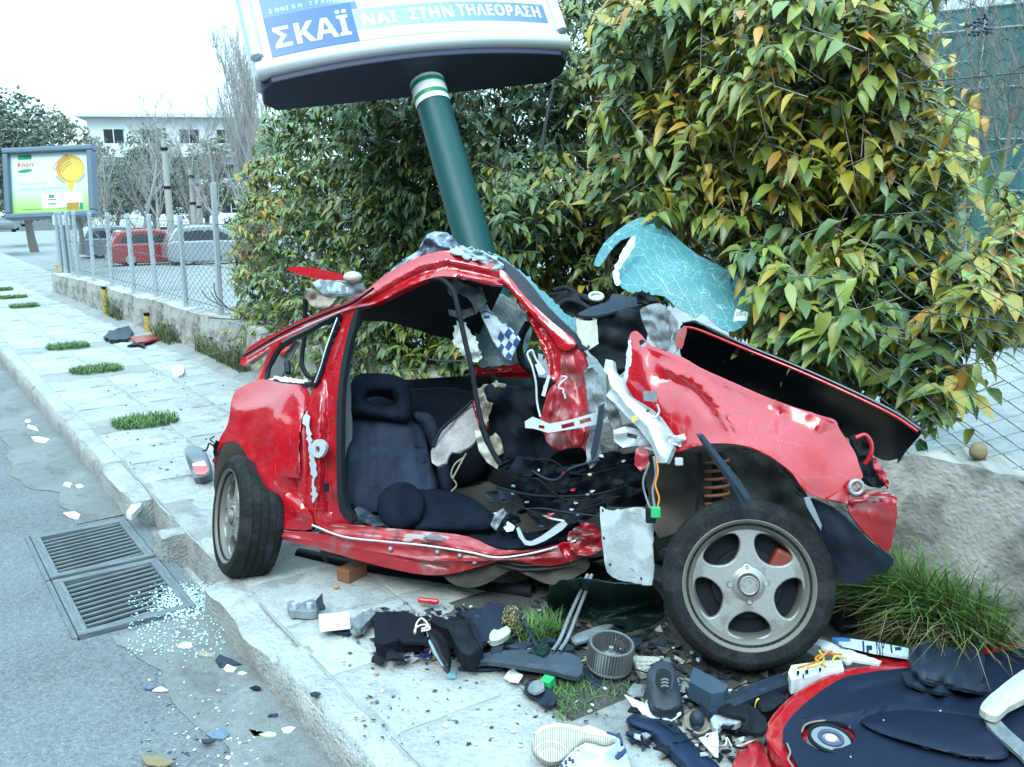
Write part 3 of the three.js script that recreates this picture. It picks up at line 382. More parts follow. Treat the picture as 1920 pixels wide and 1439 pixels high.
// ---------- far billboard ----------
{
  const d = 19, A = U(18, 290, d), B = U(166, 283, d), C = U(25, 403, d); const ex = B.clone().sub(A), ey = A.clone().sub(C), w = ex.length(), h = ey.length(); ex.normalize(); const ez = ex.clone().cross(ey).normalize(); const up = ez.clone().cross(ex);
  const cen = A.clone().addScaledVector(ex, w / 2).addScaledVector(up, -h / 2), m4 = basis(ex, up, ez, cen);
  const base = U(124, 505, d); base.y = 0; const o = thing('far_billboard', 'small billboard with a green and yellow soup advertisement over the far pavement', 'billboard', base);
  const fm = std([.09, .13, .18], .5);
  const frame = [box(w + .22, .11, .26, 0, h / 2 + .05, 0, .03), box(w + .22, .11, .26, 0, -h / 2 - .05, 0, .03), box(.11, h - .01, .255, -w / 2 - .05, 0, 0, .03), box(.11, h - .01, .255, w / 2 + .05, 0, 0, .03), box(w, h, .1, 0, 0, -.06)];
  part(o, 'frame', merge(frame).applyMatrix4(m4), fm);
  const ad = canvasTex(768, 600, (g, W, H) => {
    const gr = g.createLinearGradient(0, 0, 0, H); gr.addColorStop(0, '#f4fffb'); gr.addColorStop(.55, '#eefcf0'); gr.addColorStop(1, '#b4e46a'); g.fillStyle = gr; g.fillRect(0, 0, W, H);
    g.fillStyle = '#28b58a'; g.fillRect(78, 10, 130, 50); g.fillStyle = '#149a6c'; g.fillRect(140, 10, 68, 40);
    g.fillStyle = '#c9405a'; g.font = 'bold 62px sans-serif'; g.fillText('Knorr', 66, 132); g.fillStyle = '#2aa566'; g.beginPath(); g.ellipse(140, 172, 72, 17, -.1, 0, 7); g.fill();
    g.fillStyle = '#e7b457'; g.beginPath(); g.arc(580, 170, 138, 0, 7); g.fill(); g.fillStyle = '#f3d766'; g.beginPath(); g.arc(598, 178, 112, 0, 7); g.fill(); g.strokeStyle = '#c98a4a'; g.lineWidth = 9; for (let i = 0; i < 5; i++) { g.beginPath(); g.arc(640, 260, 150 + i * 24, 3.5, 4.4); g.stroke(); }
    g.strokeStyle = '#46b08a'; g.lineWidth = 12; g.beginPath(); g.arc(580, 170, 150, .4, 1.2); g.stroke(); g.beginPath(); g.arc(580, 170, 150, 1.9, 2.7); g.stroke();
    g.fillStyle = '#f0d04e'; g.beginPath(); g.moveTo(540, 300); g.lineTo(625, 300); g.lineTo(592, 380); g.lineTo(588, 520); g.lineTo(574, 520); g.lineTo(572, 380); g.fill();
    g.fillStyle = '#4fae9e'; g.font = '34px sans-serif'; g.fillText('Νέος ζωμός σε ζελέ', 72, 310); g.fillText('απολαυστικός και 100% φυσικός', 72, 366);
    g.fillStyle = '#ffffff'; g.fillRect(288, 400, 400, 150); g.fillStyle = '#20a070'; g.fillRect(360, 420, 52, 30); g.fillStyle = '#c9405a'; g.fillRect(350, 462, 80, 10); g.fillStyle = '#5fbf6a'; g.fillRect(356, 500, 70, 18); g.fillStyle = '#c79a3c'; g.fillRect(530, 505, 120, 75); g.fillStyle = '#1f9f88'; g.fillRect(655, 510, 34, 70); g.fillStyle = '#3f9f5a'; g.fillRect(90, 552, 200, 8); g.fillRect(440, 552, 110, 8);
  });
  part(o, 'poster', new THREE.PlaneGeometry(w, h).translate(0, 0, .004).applyMatrix4(m4), std([.62, .62, .62], .35, { map: ad, side: THREE.FrontSide }));
  const top = U(132, 405, d); part(o, 'post', tube([base, top.clone().setX(base.x).setZ(base.z)], .1, 2, 14), fm);
  part(o, 'plate', box(.28, .2, .3, 0, 0, 0, .02).translate(base.x, U(120, 413, d).y, base.z), M.white);
}
// ---------- parked cars ----------
function wheelSimple(r, w) { return [new THREE.CylinderGeometry(r, r, w, 22).rotateX(Math.PI / 2), new THREE.CylinderGeometry(r * .66, r * .62, w + .015, 18).rotateX(Math.PI / 2)]; }
function parkedCar(p, yaw, L, H, paint, label, group, rails) { // x forward, z side
  const o = thing('parked_car', label, 'car', p, group); o.rotation.y = yaw; const W = 1.66;
  const prof = (pts, w, bev) => { const s = new THREE.Shape(); const q = smooth(pts.map(a => [a[0] * L, a[1] * H]), 3); q.forEach((a, i) => i ? s.lineTo(...a) : s.moveTo(...a)); return new THREE.ExtrudeGeometry(s, { depth: w - 2 * bev, bevelEnabled: true, bevelSize: bev, bevelThickness: bev, bevelSegments: 3, curveSegments: 4 }).translate(0, 0, -w / 2 + bev); };
  lpart(o, 'body', prof([[-.5, .2], [-.505, .42], [-.49, .6], [-.3, .62], [.1, .61], [.3, .56], [.46, .47], [.5, .36], [.49, .17], [.3, .15], [-.3, .15]], W, .07), paint);
  lpart(o, 'cabin', prof([[-.475, .6], [-.455, .75], [-.40, .95], [-.28, 1], [-.02, .995], [.08, .93], [.24, .6]], W - .2, .1), paint);
  const winM = M.darkGlass;
  for (const s of [-1, 1]) { lpart(o, 'side_window', prof([[-.40, .64], [-.37, .88], [-.26, .92], [-.14, .92], [-.14, .64]], .02, .004).translate(0, 0, s * (W / 2 - .088)), winM); lpart(o, 'side_window', prof([[-.12, .64], [-.12, .92], [-.02, .91], [.06, .86], [.17, .64]], .02, .004).translate(0, 0, s * (W / 2 - .088)), winM); lpart(o, 'tail_light', box(.1, H * .22, .16, -.485 * L, H * .58, s * (W / 2 - .12), .03), M.redPlastic); for (const a of [-.32, .33]) { const [ty, ri] = wheelSimple(.3, .19); const t = lpart(o, 'wheel', ty.translate(a * L, .3, s * (W / 2 - .1)), M.tyre); lpart(t, 'rim', ri.translate(a * L, .3, s * (W / 2 - .1)), M.steel); } if (rails) lpart(o, 'roof_rail', box(L * .4, .04, .04, -.2 * L, H * 1.03, s * .55, .015), M.steel); }
  lpart(o, 'rear_window', box(.03, H * .26, W - .5, 0, 0, 0, .01).rotateZ(-.2).translate(-.455 * L, H * .78, 0), winM);
  lpart(o, 'bumper', box(.12, H * .2, W - .04, -.495 * L, H * .27, 0, .05), paint);
  lpart(o, 'number_plate', box(.02, .11, .46, -.52 * L, H * .38, 0), M.white);
  return o;
}
M.carRed = phy([.28, .02, .025], .3, { clearcoat: 1, clearcoatRoughness: .1 }); M.carSilver = phy([.3, .32, .34], .35, { metalness: .4, clearcoat: 1 }); M.carBlue = phy([.25, .3, .36], .35, { metalness: .3, clearcoat: 1 });
const lotAt = (px, d) => { const p = U(px, 490, d); p.y = lotY(p.x, p.z); return p; };
parkedCar(lotAt(294, 40), -.05, 3.7, 1.42, M.carRed, 'red hatchback parked in the lot behind the wire fence', 'cars parked in the lot');
parkedCar(lotAt(404, 39), -.1, 3.8, 1.52, M.carSilver, 'silver tall hatchback with roof rails parked in the lot', 'cars parked in the lot', true);
parkedCar(lotAt(232, 46), .0, 3.8, 1.4, M.carBlue, 'pale blue car parked behind the red hatchback', 'cars parked in the lot');
for (const [px, d, m, l] of [[4, 48, M.carSilver, 'pale car on the road beside the evergreen trunks'], [26, 56, M.carBlue, 'greyish car on the road past the evergreen trunks']]) { const p = U(px, 480, d); p.y = -.15; parkedCar(p, 1.4, 4, 1.4, m, l, 'cars on the road'); }
// ---------- pitch on the right ----------
{
  const g = new THREE.PlaneGeometry(22, 24, 22, 24).rotateX(-Math.PI / 2); const c = U(1960, 480, 26); g.rotateY(-.6).translate(c.x, 0, c.z); warp(g, v => { v.y = lotY(v.x, v.z) + .03; if (Math.hypot(v.x, v.z) < 11.8) v.y = -.6; }); setting('pitch_turf', g, M.turf);
  const net = thing('pitch_netting', 'tall teal netting fence round the pitch behind the chain-link', 'fence', gAt(1850, 36, -1.1));
  const nm = std([.035, .115, .12], .9, { map: TX.cloth, bumpMap: TX.fine, bumpScale: .01 }); const n0 = U(1480, 430, 38), n1 = U(2080, 420, 32); n0.y = n1.y = 0; const dir = n1.clone().sub(n0), len = dir.length(); dir.normalize();
  const m4 = basis(dir, V(0, 1, 0), dir.clone().cross(V(0, 1, 0)), n0);
  for (let i = 0; i < 5; i++) part(net, 'net_panel', warp(new THREE.BoxGeometry(len / 5 - .06, 8.6, .03, 16, 12, 1), v => { v.z += .12 * (fbm(v.x + i * 9, v.y * .7, 2) - .5); }).translate((i + .5) * len / 5, 3.3, 0).applyMatrix4(m4), nm);
  for (let i = 0; i <= 5; i++) part(net, 'post', new THREE.CylinderGeometry(.05, .05, 9, 8).translate(i * len / 5, 3.4, .09).applyMatrix4(m4), M.steel);
  for (const y of [1.4, 3.2, 5, 7]) part(net, 'rail', box(len, .05, .05, len / 2, y, .11).applyMatrix4(m4), M.steel);
  const bg = thing('pitch_shed', 'long pale roofed shed rising over the teal pitch netting', 'building', gAt(1850, 42, -1.2)); part(bg, 'wall', box(26, 9, 4, 0, 0, 0).applyMatrix4(basis(dir, V(0, 1, 0), dir.clone().cross(V(0, 1, 0)), gAt(1850, 43, 4.6))), std([.3, .48, .48], .9)); part(bg, 'roof', box(27, .7, 5, 0, 0, 0).applyMatrix4(basis(dir, V(0, 1, 0), dir.clone().cross(V(0, 1, 0)), gAt(1850, 43, 9.3))), std([.4, .43, .43], .8));
  // low dark kerb wall with a pale pipe on it
  const k0 = G(1640, 612, .06), k1 = G(2010, 640, .06); const kd = k1.clone().sub(k0), kl = kd.length(); kd.normalize(); const km = basis(kd, V(0, 1, 0), kd.clone().cross(V(0, 1, 0)), k0);
  const kw = thing('pitch_edging', 'dark low edging with a pale pipe along the pitch', 'edging', k0); part(kw, 'edging', box(kl, .5, .12, kl / 2, .1, 0, .02).applyMatrix4(km), M.plastic); part(kw, 'pipe', new THREE.CylinderGeometry(.045, .045, kl, 10).rotateZ(Math.PI / 2).translate(kl / 2, .42, .06).applyMatrix4(km), M.castAlu);
}
// ---------- the other side of the road, out of the picture: the car's paint mirrors it ----------
{
  const wallM = [std([.24, .225, .2], .9), std([.2, .2, .2], .9), std([.26, .22, .18], .9)];
  const block = (z, w, floors, k, label) => { const o = thing('street_house', label, 'building', V(-17, -.15, z), 'houses across the road'); const H = floors * 3 + .8; lpart(o, 'wall', boxUV(box(11, H, w, 0, H / 2, 0), 2), wallM[k]); lpart(o, 'roof', box(11.8, .3, w + .8, 0, H + .15, 0), wallM[1]);
    for (let f = 0; f < floors; f++) { lpart(o, 'balcony', merge([box(1.3, .16, w * .8, 6.1, f * 3 + .3, 0), box(.06, .95, w * .8, 6.72, f * 3 + .85, 0)]), wallM[(k + 1) % 3]); for (let i = 0; i < 4; i++) { const wz = -w / 2 + (i + .5) * w / 4; const wi = lpart(o, 'window', box(.1, 1.9, 1.5, 5.52, f * 3 + 1.7, wz), M.darkGlass); lpart(wi, 'frame', merge([box(.14, .08, 1.62, 5.53, f * 3 + 2.68, wz), box(.14, 1.9, .07, 5.531, f * 3 + 1.7, wz)]), M.white); } } };
  block(14, 12, 4, 0, 'ochre four-storey house across the road from the wreck'); block(1, 12, 3, 1, 'grey three-storey house across the road from the wreck'); block(-12.5, 13, 4, 2, 'brownish four-storey house across the road'); block(-28, 14, 3, 0, 'ochre three-storey house across the road farther down');
  for (const [x, z, k] of [[-9.6, 7, 0], [-9.8, -2.5, 1], [-9.6, -11, 0], [-9.7, 15, 1], [-9.6, -20, 0]]) { const o = leafyTree(V(x, -.15, z), 6.2, 'round evergreen street tree across the road', k, z, 1.15); o.userData.group = 'street trees across the road'; }
  const pv = boxUV(box(3.2, .3, 120, -10.4, -.155, -25), 1.2); setting('far_pavement', pv, M.kerb);
}
// ---------- leaning advertising sign the car has struck ----------
{
  const low = U(892, 470, 4.8), top = U(799, 150, 5.1), u = top.clone().sub(low).normalize(); const base = low.clone().addScaledVector(u, -low.y / u.y - .1);
  let r = RIGHT.clone().addScaledVector(UPV, .205).addScaledVector(BACK, -.3); r.addScaledVector(u, -r.dot(u)).normalize(); const n = r.clone().cross(u).normalize();
  const o = thing('street_sign', 'leaning advertising sign on a dark green post with a white and blue Greek poster', 'sign', base.clone().setY(0));
  const L = top.clone().addScaledVector(u, .1).distanceTo(base); const m4 = basis(r, u, n, base);
  const pm = phy([.012, .062, .062], .45, { specularIntensity: .45, bumpMap: TX.fine, bumpScale: .0015 });
  part(o, 'post', new THREE.CylinderGeometry(.091, .107, L, 40, 12).translate(0, L / 2, 0).applyMatrix4(m4), pm);
  const bandY = L - .19; part(o, 'band', new THREE.CylinderGeometry(.0955, .0965, .165, 40, 4, true).translate(0, bandY, 0).applyMatrix4(m4), M.white);
  for (const k of [-.038, .038]) part(o, 'green_stripe', new THREE.CylinderGeometry(.0968, .0972, .026, 40, 1, true).translate(0, bandY + k, 0).applyMatrix4(m4), std([.01, .2, .09], .5));
  part(o, 'collar', new THREE.CylinderGeometry(.13, .115, .09, 32).translate(0, L - .055, 0).applyMatrix4(m4), std([.02, .06, .07], .5));
  // box
  const W = 1.74, D = .24, HT = 1.34, sag = .11, cx = -.035, m5 = basis(r, u, n, base.clone().addScaledVector(u, L - .12).addScaledVector(r, cx));
  const plan = []; const N = 24; for (let i = 0; i <= N; i++) { const x = -W / 2 + .05 + (W - .1) * i / N; plan.push([x, D / 2 + sag * (1 - (2 * x / W) ** 2)]); } plan.push([W / 2, D / 2 - .06], [W / 2, -D / 2 + .07], [W / 2 - .07, -D / 2], [-W / 2 + .07, -D / 2], [-W / 2, -D / 2 + .07], [-W / 2, D / 2 - .06]);
  const ext = (pl, h, bev) => { const s = new THREE.Shape(pl.map(p => new THREE.Vector2(p[0], p[1]))); return new THREE.ExtrudeGeometry(s, { depth: h - 2 * bev, bevelEnabled: bev > 0, bevelSize: bev, bevelOffset: -bev, bevelThickness: bev, bevelSegments: 4 }).rotateX(-Math.PI / 2).scale(1, 1, -1).translate(0, bev, 0); };
  const flip = g => { const q = g.index ? g.toNonIndexed() : g; q.computeVertexNormals(); return q; };
  const shell = std([.5, .52, .54], .4, { metalness: .25 });
  part(o, 'cabinet', flip(ext(plan, HT, .03)).translate(0, .07, 0).applyMatrix4(m5), shell);
  part(o, 'underside', flip(ext(plan.map(p => [p[0] * .97, p[1] * .96]), .075, .01)).applyMatrix4(m5), std([.016, .022, .05], .6));
  // curved front rail along the lower edge
  const fr = x => D / 2 + sag * (1 - (2 * x / W) ** 2), railPts = []; for (let i = 0; i <= 16; i++) { const x = -W / 2 + .02 + (W - .04) * i / 16; railPts.push(V(x, .085, fr(x) - .014)); }
  const rail = new THREE.TubeGeometry(new THREE.CatmullRomCurve3(railPts), 40, .05, 14); part(o, 'lower_rail', rail.applyMatrix4(m5), std([.5, .51, .53], .35, { metalness: .3 }));
  for (const s of [-1, 1]) part(o, 'side_rail', new THREE.CylinderGeometry(.035, .035, HT - .1, 14).translate(s * (W / 2 - .03), HT / 2 + .11, fr(W / 2 - .05) - .005).applyMatrix4(m5), shell);
  const tex = canvasTex(1500, 1100, (g, w, h) => {
    g.fillStyle = '#eaf1f8'; g.fillRect(0, 0, w, h); const gr = g.createLinearGradient(420, 0, w, 0); gr.addColorStop(0, '#c3d5ea'); gr.addColorStop(.45, '#9db9de'); gr.addColorStop(1, '#5f80c8'); g.fillStyle = gr; g.fillRect(420, 905, w - 420, 130);
    g.fillStyle = '#ecf2f8'; g.fillRect(0, 1040, w, 60);
    g.fillStyle = '#6d8ccc'; g.fillRect(0, 0, 470, 900); g.fillStyle = '#4a6fc4'; g.fillRect(0, 855, 440, 245);
    const g2 = g.createLinearGradient(300, 0, 520, 0); g2.addColorStop(0, 'rgba(234,241,248,0)'); g2.addColorStop(1, 'rgba(234,241,248,1)'); g.fillStyle = g2; g.fillRect(300, 0, 230, 850);
    g.fillStyle = '#ffffff'; g.font = 'bold 178px sans-serif'; g.fillText('ΣΚΑΪ', 24, 1052, 392);
    g.font = 'bold 104px sans-serif'; g.fillText('ΝΑΙ', 470, 1010, 230); g.fillText('ΣΤΗΝ', 720, 1004, 250); g.fillText('ΤΗΛΕΟΡΑΣΗ', 985, 996, 490);
    g.fillStyle = '#3fb4d8'; g.beginPath(); g.ellipse(190, 700, 115, 62, 0, 0, 7); g.fill(); g.fillStyle = '#e8f6fb'; g.font = 'bold 44px sans-serif'; g.fillText('ΕΘΝΙΚΗ', 108, 700); g.strokeStyle = '#ffffff'; g.lineWidth = 9; g.stroke();
    g.fillStyle = '#eef4fb'; g.font = '34px sans-serif'; let x = 36; for (const c of 'ΕΘΝΙΚΗ ΤΡΑΠΕΖΑ') { g.fillText(c, x, 832); x += 29; }
  });
  const pw = 1.54, ph = 1.1, pg = new THREE.PlaneGeometry(pw, ph, 30, 1); warp(pg, v => { v.z = fr(v.x) + .006; }); part(o, 'poster', pg.translate(0, .135 + ph / 2, 0).applyMatrix4(m5), std([.56, .56, .57], .3, { map: tex }));
}
// ---------- wrecked red car ----------
const SK = tps([[405, 850, 4.27], [405, 1000, 4.22], [445, 720, 4.36], [478, 990, 4.06], [560, 860, 3.96], [600, 1000, 3.95], [600, 800, 3.93], [595, 720, 4.0], [520, 718, 4.2], [520, 795, 4.05], [665, 575, 3.98], [455, 685, 4.42], [560, 610, 4.2], [740, 530, 3.93], [835, 480, 3.9], [940, 515, 3.86], [1035, 610, 3.78], [1060, 680, 3.74], [1090, 800, 3.7], [1100, 1040, 3.7], [870, 1045, 3.75], [720, 1020, 3.85],
  [1183, 630, 3.62], [1190, 720, 3.56], [1230, 810, 3.46], [1300, 690, 3.46], [1300, 840, 3.28], [1400, 850, 3.13], [1420, 750, 3.26], [1500, 900, 3.08], [1560, 800, 3.15], [1600, 930, 3.09]]);
const off = k => (x, y) => SK(x, y) + k;
const car = thing('wrecked_car', 'wrecked red car bent round the leaning sign post, door opening torn open', 'car', G(900, 1110));
const cp = (name, poly, d, mat, o, label) => part(car, name, sheet(poly, d, o), mat, label);
const ctube = (name, pts, r, mat) => part(car, name, tube(pts, r), mat);
// rear quarter
cp('rear_quarter_panel', smooth([[438, 738], [460, 722], [491, 712], [530, 719], [572, 726], [578, 745], [563, 790], [560, 850], [563, 885], [556, 918], [570, 950], [584, 968], [585, 992], [530, 992], [480, 990], [477, 975], [471, 908], [465, 862], [456, 843], [438, 828], [418, 833], [407, 854], [401, 880], [404, 850], [410, 826], [427, 795]], 3), SK,
  M.paint, { step: 10, thick: .006, ridges: [[[[478, 985], [500, 890], [520, 800], [540, 740]], .03, 26], [[[415, 838], [438, 824], [458, 840], [468, 870]], .014, 7], [[[490, 885], [555, 892]], .012, 5], [[[500, 960], [560, 905]], -.03, 22], [[[480, 890], [565, 962]], .022, 13], [[[560, 750], [556, 900]], .016, 8], [[[452, 775], [500, 760]], .016, 14]], noise: [.014, 55] });
cp('rear_pillar', [[491, 712], [478, 713], [490, 690], [508, 650], [517, 634], [530, 628], [524, 645], [505, 690], [499, 712]], off(.005), M.paint, { step: 8, thick: .01, ridges: [[[[486, 710], [520, 635]], .012, 7]] });
cp('side_trim', [[490, 882], [558, 890], [560, 897], [494, 890]], off(-.012), M.paintDirty, { step: 8, thick: .012 });
// B pillar and door jamb
cp('door_jamb', smooth([[640, 588], [668, 577], [662, 600], [650, 645], [640, 695], [635, 740], [632, 820], [632, 900], [640, 955], [662, 985], [640, 1000], [600, 990], [578, 962], [558, 920], [562, 880], [561, 830], [566, 785], [580, 745], [594, 715], [612, 655], [628, 612]], 3), (x, y) => SK(x, y) + .012 + .05 * step01(590, 640, x) * step01(720, 820, y), M.paint,
  { step: 9, thick: .02, jag: .6, ridges: [[[[600, 745], [596, 830], [598, 900], [590, 960]], .022, 7], [[[612, 700], [616, 800], [610, 900], [618, 960]], -.022, 6], [[[650, 610], [622, 700], [620, 760]], -.014, 5], [[[640, 620], [612, 700]], .014, 4], [[[572, 800], [575, 880], [568, 930]], -.02, 8]] });
cp('torn_seam', [[588, 860], [594, 880], [590, 905], [594, 930], [588, 945], [583, 925], [586, 900], [582, 875], [572, 800], [566, 790], [576, 770], [580, 790]], off(-.012), M.castAlu, { step: 6, jag: 2.5, thick: .002 });
cp('door_catch', smooth([[590, 826], [601, 825], [610, 835], [608, 848], [600, 858], [590, 857], [583, 846], [584, 834]], 3), off(-.03), M.castAlu, { step: 5, thick: .02, holes: [smooth([[592, 838], [598, 838], [598, 848], [592, 848]], 3)] });
cp('latch_pad', [[606, 908], [614, 906], [615, 922], [607, 924]], off(-.01), M.black, { step: 5, thick: .01 });
cp('door_seal', smooth([[667, 580], [672, 580], [655, 650], [643, 720], [640, 800], [641, 900], [648, 950], [662, 975], [654, 980], [636, 958], [631, 900], [630, 800], [633, 730], [648, 640]], 2), off(.0), M.rubber, { step: 9, thick: .03 });
cp('belt_pillar_trim', [[643, 700], [655, 690], [660, 800], [660, 950], [650, 965], [641, 930]], 4.08, M.greyPlastic, { step: 12, thick: .02 });
// sills
cp('door_sill', smooth([[600, 992], [622, 983], [662, 984], [720, 990], [800, 997], [880, 1007], [934, 1030], [979, 1031], [1043, 1016], [1085, 1008], [1092, 1020], [1030, 1034], [975, 1044], [930, 1046], [880, 1035], [800, 1024], [720, 1016], [660, 1012], [620, 1008]], 3), (x, y) => SK(x, y) - .01 + .04 * step01(1030, 990, y), M.paintScrape, { step: 8, thick: .012, ridges: [[[[620, 1000], [800, 1016], [930, 1042], [1040, 1028]], .018, 6]], noise: [.012, 26], uvs: .6 });
cp('rocker_panel', smooth([[481, 992], [530, 996], [590, 1000], [640, 1010], [720, 1018], [800, 1027], [880, 1038], [930, 1048], [975, 1046], [1030, 1036], [1090, 1022], [1100, 1040], [1060, 1056], [1024, 1062], [950, 1052], [896, 1064], [848, 1076], [800, 1079], [720, 1064], [640, 1042], [560, 1020], [484, 1000]], 3), off(.0), M.paintDirty, { step: 8, thick: .012, ridges: [[[[490, 999], [640, 1026], [800, 1052], [900, 1052], [1050, 1046]], .02, 7], [[[560, 1012], [720, 1040], [840, 1066]], -.014, 5]], noise: [.016, 40], uvs: .7 });
ctube('bent_trim_strip', [[585, 985, 3.93], [640, 1006, 3.88], [720, 1016, 3.81], [800, 1024, 3.75], [880, 1036, 3.72], [930, 1046, 3.7], [975, 1042, 3.69], [1030, 1030, 3.68], [1080, 1014, 3.67]], .0045, M.castAlu);
for (const [x, y] of [[732, 1030], [820, 1036], [890, 1055], [862, 1042]]) part(car, 'bolt', new THREE.SphereGeometry(.011, 10, 8).translate(...U(x, y, SK(x, y) - .012).toArray()), M.steel);
cp('underbody_flap', smooth([[832, 1080], [880, 1070], [930, 1058], [985, 1056], [1040, 1062], [1098, 1046], [1106, 1062], [1088, 1078], [1050, 1094], [1024, 1095], [990, 1080], [960, 1070], [935, 1082], [912, 1095], [880, 1103], [850, 1096]], 3), off(.03), M.underseal, { step: 9, noise: [.03, 30], thick: .01 });
// roof rail, pillar, roof
cp('roof_rail', smooth([[450, 680], [467, 651], [520, 622], [567, 599], [620, 578], [660, 562], [692, 540], [724, 514], [760, 494], [790, 480], [835, 470], [875, 478], [912, 490], [942, 508], [952, 532], [930, 534], [899, 529], [860, 520], [818, 519], [789, 529], [745, 549], [701, 570], [669, 577], [634, 588], [567, 619], [505, 654], [454, 686]], 3), off(.0), M.paint,
  { step: 8, thick: .03, ridges: [[[[669, 572], [701, 560], [745, 535], [789, 512], [835, 500], [900, 512], [945, 526]], -.02, 6], [[[680, 562], [740, 525], [790, 498], [840, 488], [920, 506]], .02, 8], [[[460, 676], [567, 610], [660, 572]], -.012, 4], [[[700, 575], [745, 545], [800, 523], [860, 515], [930, 528]], .014, 4]] });
ctube('gutter_trim', [[456, 668, 4.37], [520, 630, 4.2], [567, 606, 4.13], [620, 584, 4.02], [662, 567, 3.95], [700, 541, 3.9]], .006, M.blackGloss);
ctube('rubber_highlight', [[462, 672, 4.36], [520, 638, 4.19], [580, 610, 4.1], [640, 584, 3.98]], .0035, M.castAlu);  // pale tube stands for the highlight along the window rubber
cp('window_rubber', smooth([[494, 716], [512, 664], [528, 644], [575, 620], [634, 590], [640, 592], [618, 650], [603, 700], [594, 722], [580, 722], [598, 690], [612, 650], [624, 604], [575, 628], [532, 650], [518, 668], [502, 712], [590, 720], [590, 726]], 2), off(-.006), M.blackGloss, { step: 6, thick: .008 });
cp('window_glass_remains', [[500, 712], [520, 706], [545, 709], [565, 714], [575, 711], [582, 720], [540, 718], [500, 716]], off(.0), M.foam, { step: 5, jag: 2.5, thick: .005 });
ctube('window_highlight_line', [[632, 596, 3.99], [612, 650, 3.95], [600, 690, 3.94], [590, 718, 3.94]], .003, M.castAlu);  // white highlight on the pillar-side rubber, painted as a pale tube
const inward = V(.85, 0, -.53).normalize();
function loft(a, b, nu, thick, noise) { const A = new THREE.CatmullRomCurve3(a), B = new THREE.CatmullRomCurve3(b), nv = 10, pos = [], idx = [], uv = []; for (let s = 0; s < 2; s++) for (let i = 0; i <= nu; i++) for (let j = 0; j <= nv; j++) { const p = A.getPoint(i / nu).lerp(B.getPoint(i / nu), j / nv); if (noise) p.y += noise * 2 * (fbm(p.x * 6, p.z * 6, 4, 3) - .5); p.y += s ? -thick : 0; pos.push(p.x, p.y, p.z); uv.push(p.x, p.z); } const S = (nu + 1) * (nv + 1); for (let i = 0; i < nu; i++) for (let j = 0; j < nv; j++) { const k = i * (nv + 1) + j; for (const q of [0, S]) idx.push(q + k, q + k + 1, q + k + nv + 1, q + k + 1, q + k + nv + 2, q + k + nv + 1); } const g = new THREE.BufferGeometry(); g.setAttribute('position', new THREE.Float32BufferAttribute(pos, 3)); g.setAttribute('uv', new THREE.Float32BufferAttribute(uv, 2)); g.setIndex(idx); g.computeVertexNormals(); return g; }
const railTop = [[672, 562], [724, 522], [790, 490], [835, 482], [900, 496], [940, 512]].map(([x, y]) => U(x, y, SK(x, y) + .015));
const roofFar = [U(672, 584, 4.75), U(715, 588, 4.72), U(775, 604, 4.68), U(830, 620, 4.62), U(868, 628, 4.55), U(890, 632, 4.5)];
part(car, 'roof_panel', loft(railTop, roofFar, 14, .006, .03), M.paint);
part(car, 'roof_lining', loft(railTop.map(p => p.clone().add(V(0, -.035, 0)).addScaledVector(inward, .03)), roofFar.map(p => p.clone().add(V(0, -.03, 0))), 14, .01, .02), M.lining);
cp('crumpled_roof_skin', [[783, 482], [790, 462], [800, 440], [815, 434], [838, 436], [852, 448], [868, 470], [845, 466], [820, 470]], 3.98, std([.16, .2, .27], .4, { metalness: .3 }), { step: 7, thick: .006, noise: [.05, 20], ridges: [[[[798, 445], [835, 465]], .05, 8]] });
cp('crumpled_roof_fold', [[700, 540], [740, 500], [795, 462], [800, 470], [760, 500], [720, 530]], 3.99, std([.16, .2, .27], .4, { metalness: .3 }), { step: 8, thick: .008, noise: [.03, 18] });
cp('frayed_lining', [[842, 466], [870, 462], [900, 470], [930, 484], [945, 505], [925, 500], [900, 488], [870, 482], [850, 476]], off(-.015), std([.32, .40, .44], .9), { step: 5, jag: 4, thick: .008, noise: [.04, 9] });
// windscreen pillar
cp('windscreen_pillar', smooth([[938, 506], [950, 514], [985, 557], [1035, 604], [1081, 644], [1056, 658], [1028, 622], [985, 577], [955, 540], [940, 526]], 3), off(-.015), M.paint, { step: 8, thick: .04, ridges: [[[[945, 522], [1000, 585], [1066, 650]], .012, 8]] });
cp('pillar_inner', smooth([[942, 530], [960, 545], [990, 583], [1026, 620], [1055, 658], [1058, 690], [1049, 714], [1036, 714], [1028, 690], [1018, 655], [1003, 622], [980, 577], [955, 545]], 3), off(.02), M.paint, { step: 6, thick: .03, ridges: [[[[970, 565], [1010, 615], [1036, 660], [1042, 700]], -.03, 6], [[[985, 585], [1024, 650], [1032, 700]], .02, 4]] });
cp('windscreen_rubber', smooth([[862, 466], [905, 470], [950, 492], [985, 521], [1028, 575], [1075, 621], [1106, 650], [1090, 656], [1053, 624], [1003, 578], [957, 523], [915, 492], [870, 478]], 3), off(.01), M.plastic, { step: 8, thick: .02 });
cp('glass_edge', [[900, 470], [935, 478], [965, 500], [992, 520], [1010, 540], [1042, 566], [1062, 590], [1090, 600], [1112, 624], [1104, 640], [1075, 622], [1048, 598], [1022, 570], [990, 536], [960, 512], [925, 488]], off(.03), M.crackGlass, { step: 6, jag: 3, thick: .006, uvs: .3 });
cp('corner_plate', [[1080, 598], [1098, 602], [1120, 600], [1122, 645], [1106, 656], [1092, 645], [1082, 625]], 3.72, M.cream, { step: 8, thick: .004, noise: [.012, 20], jag: 1 });
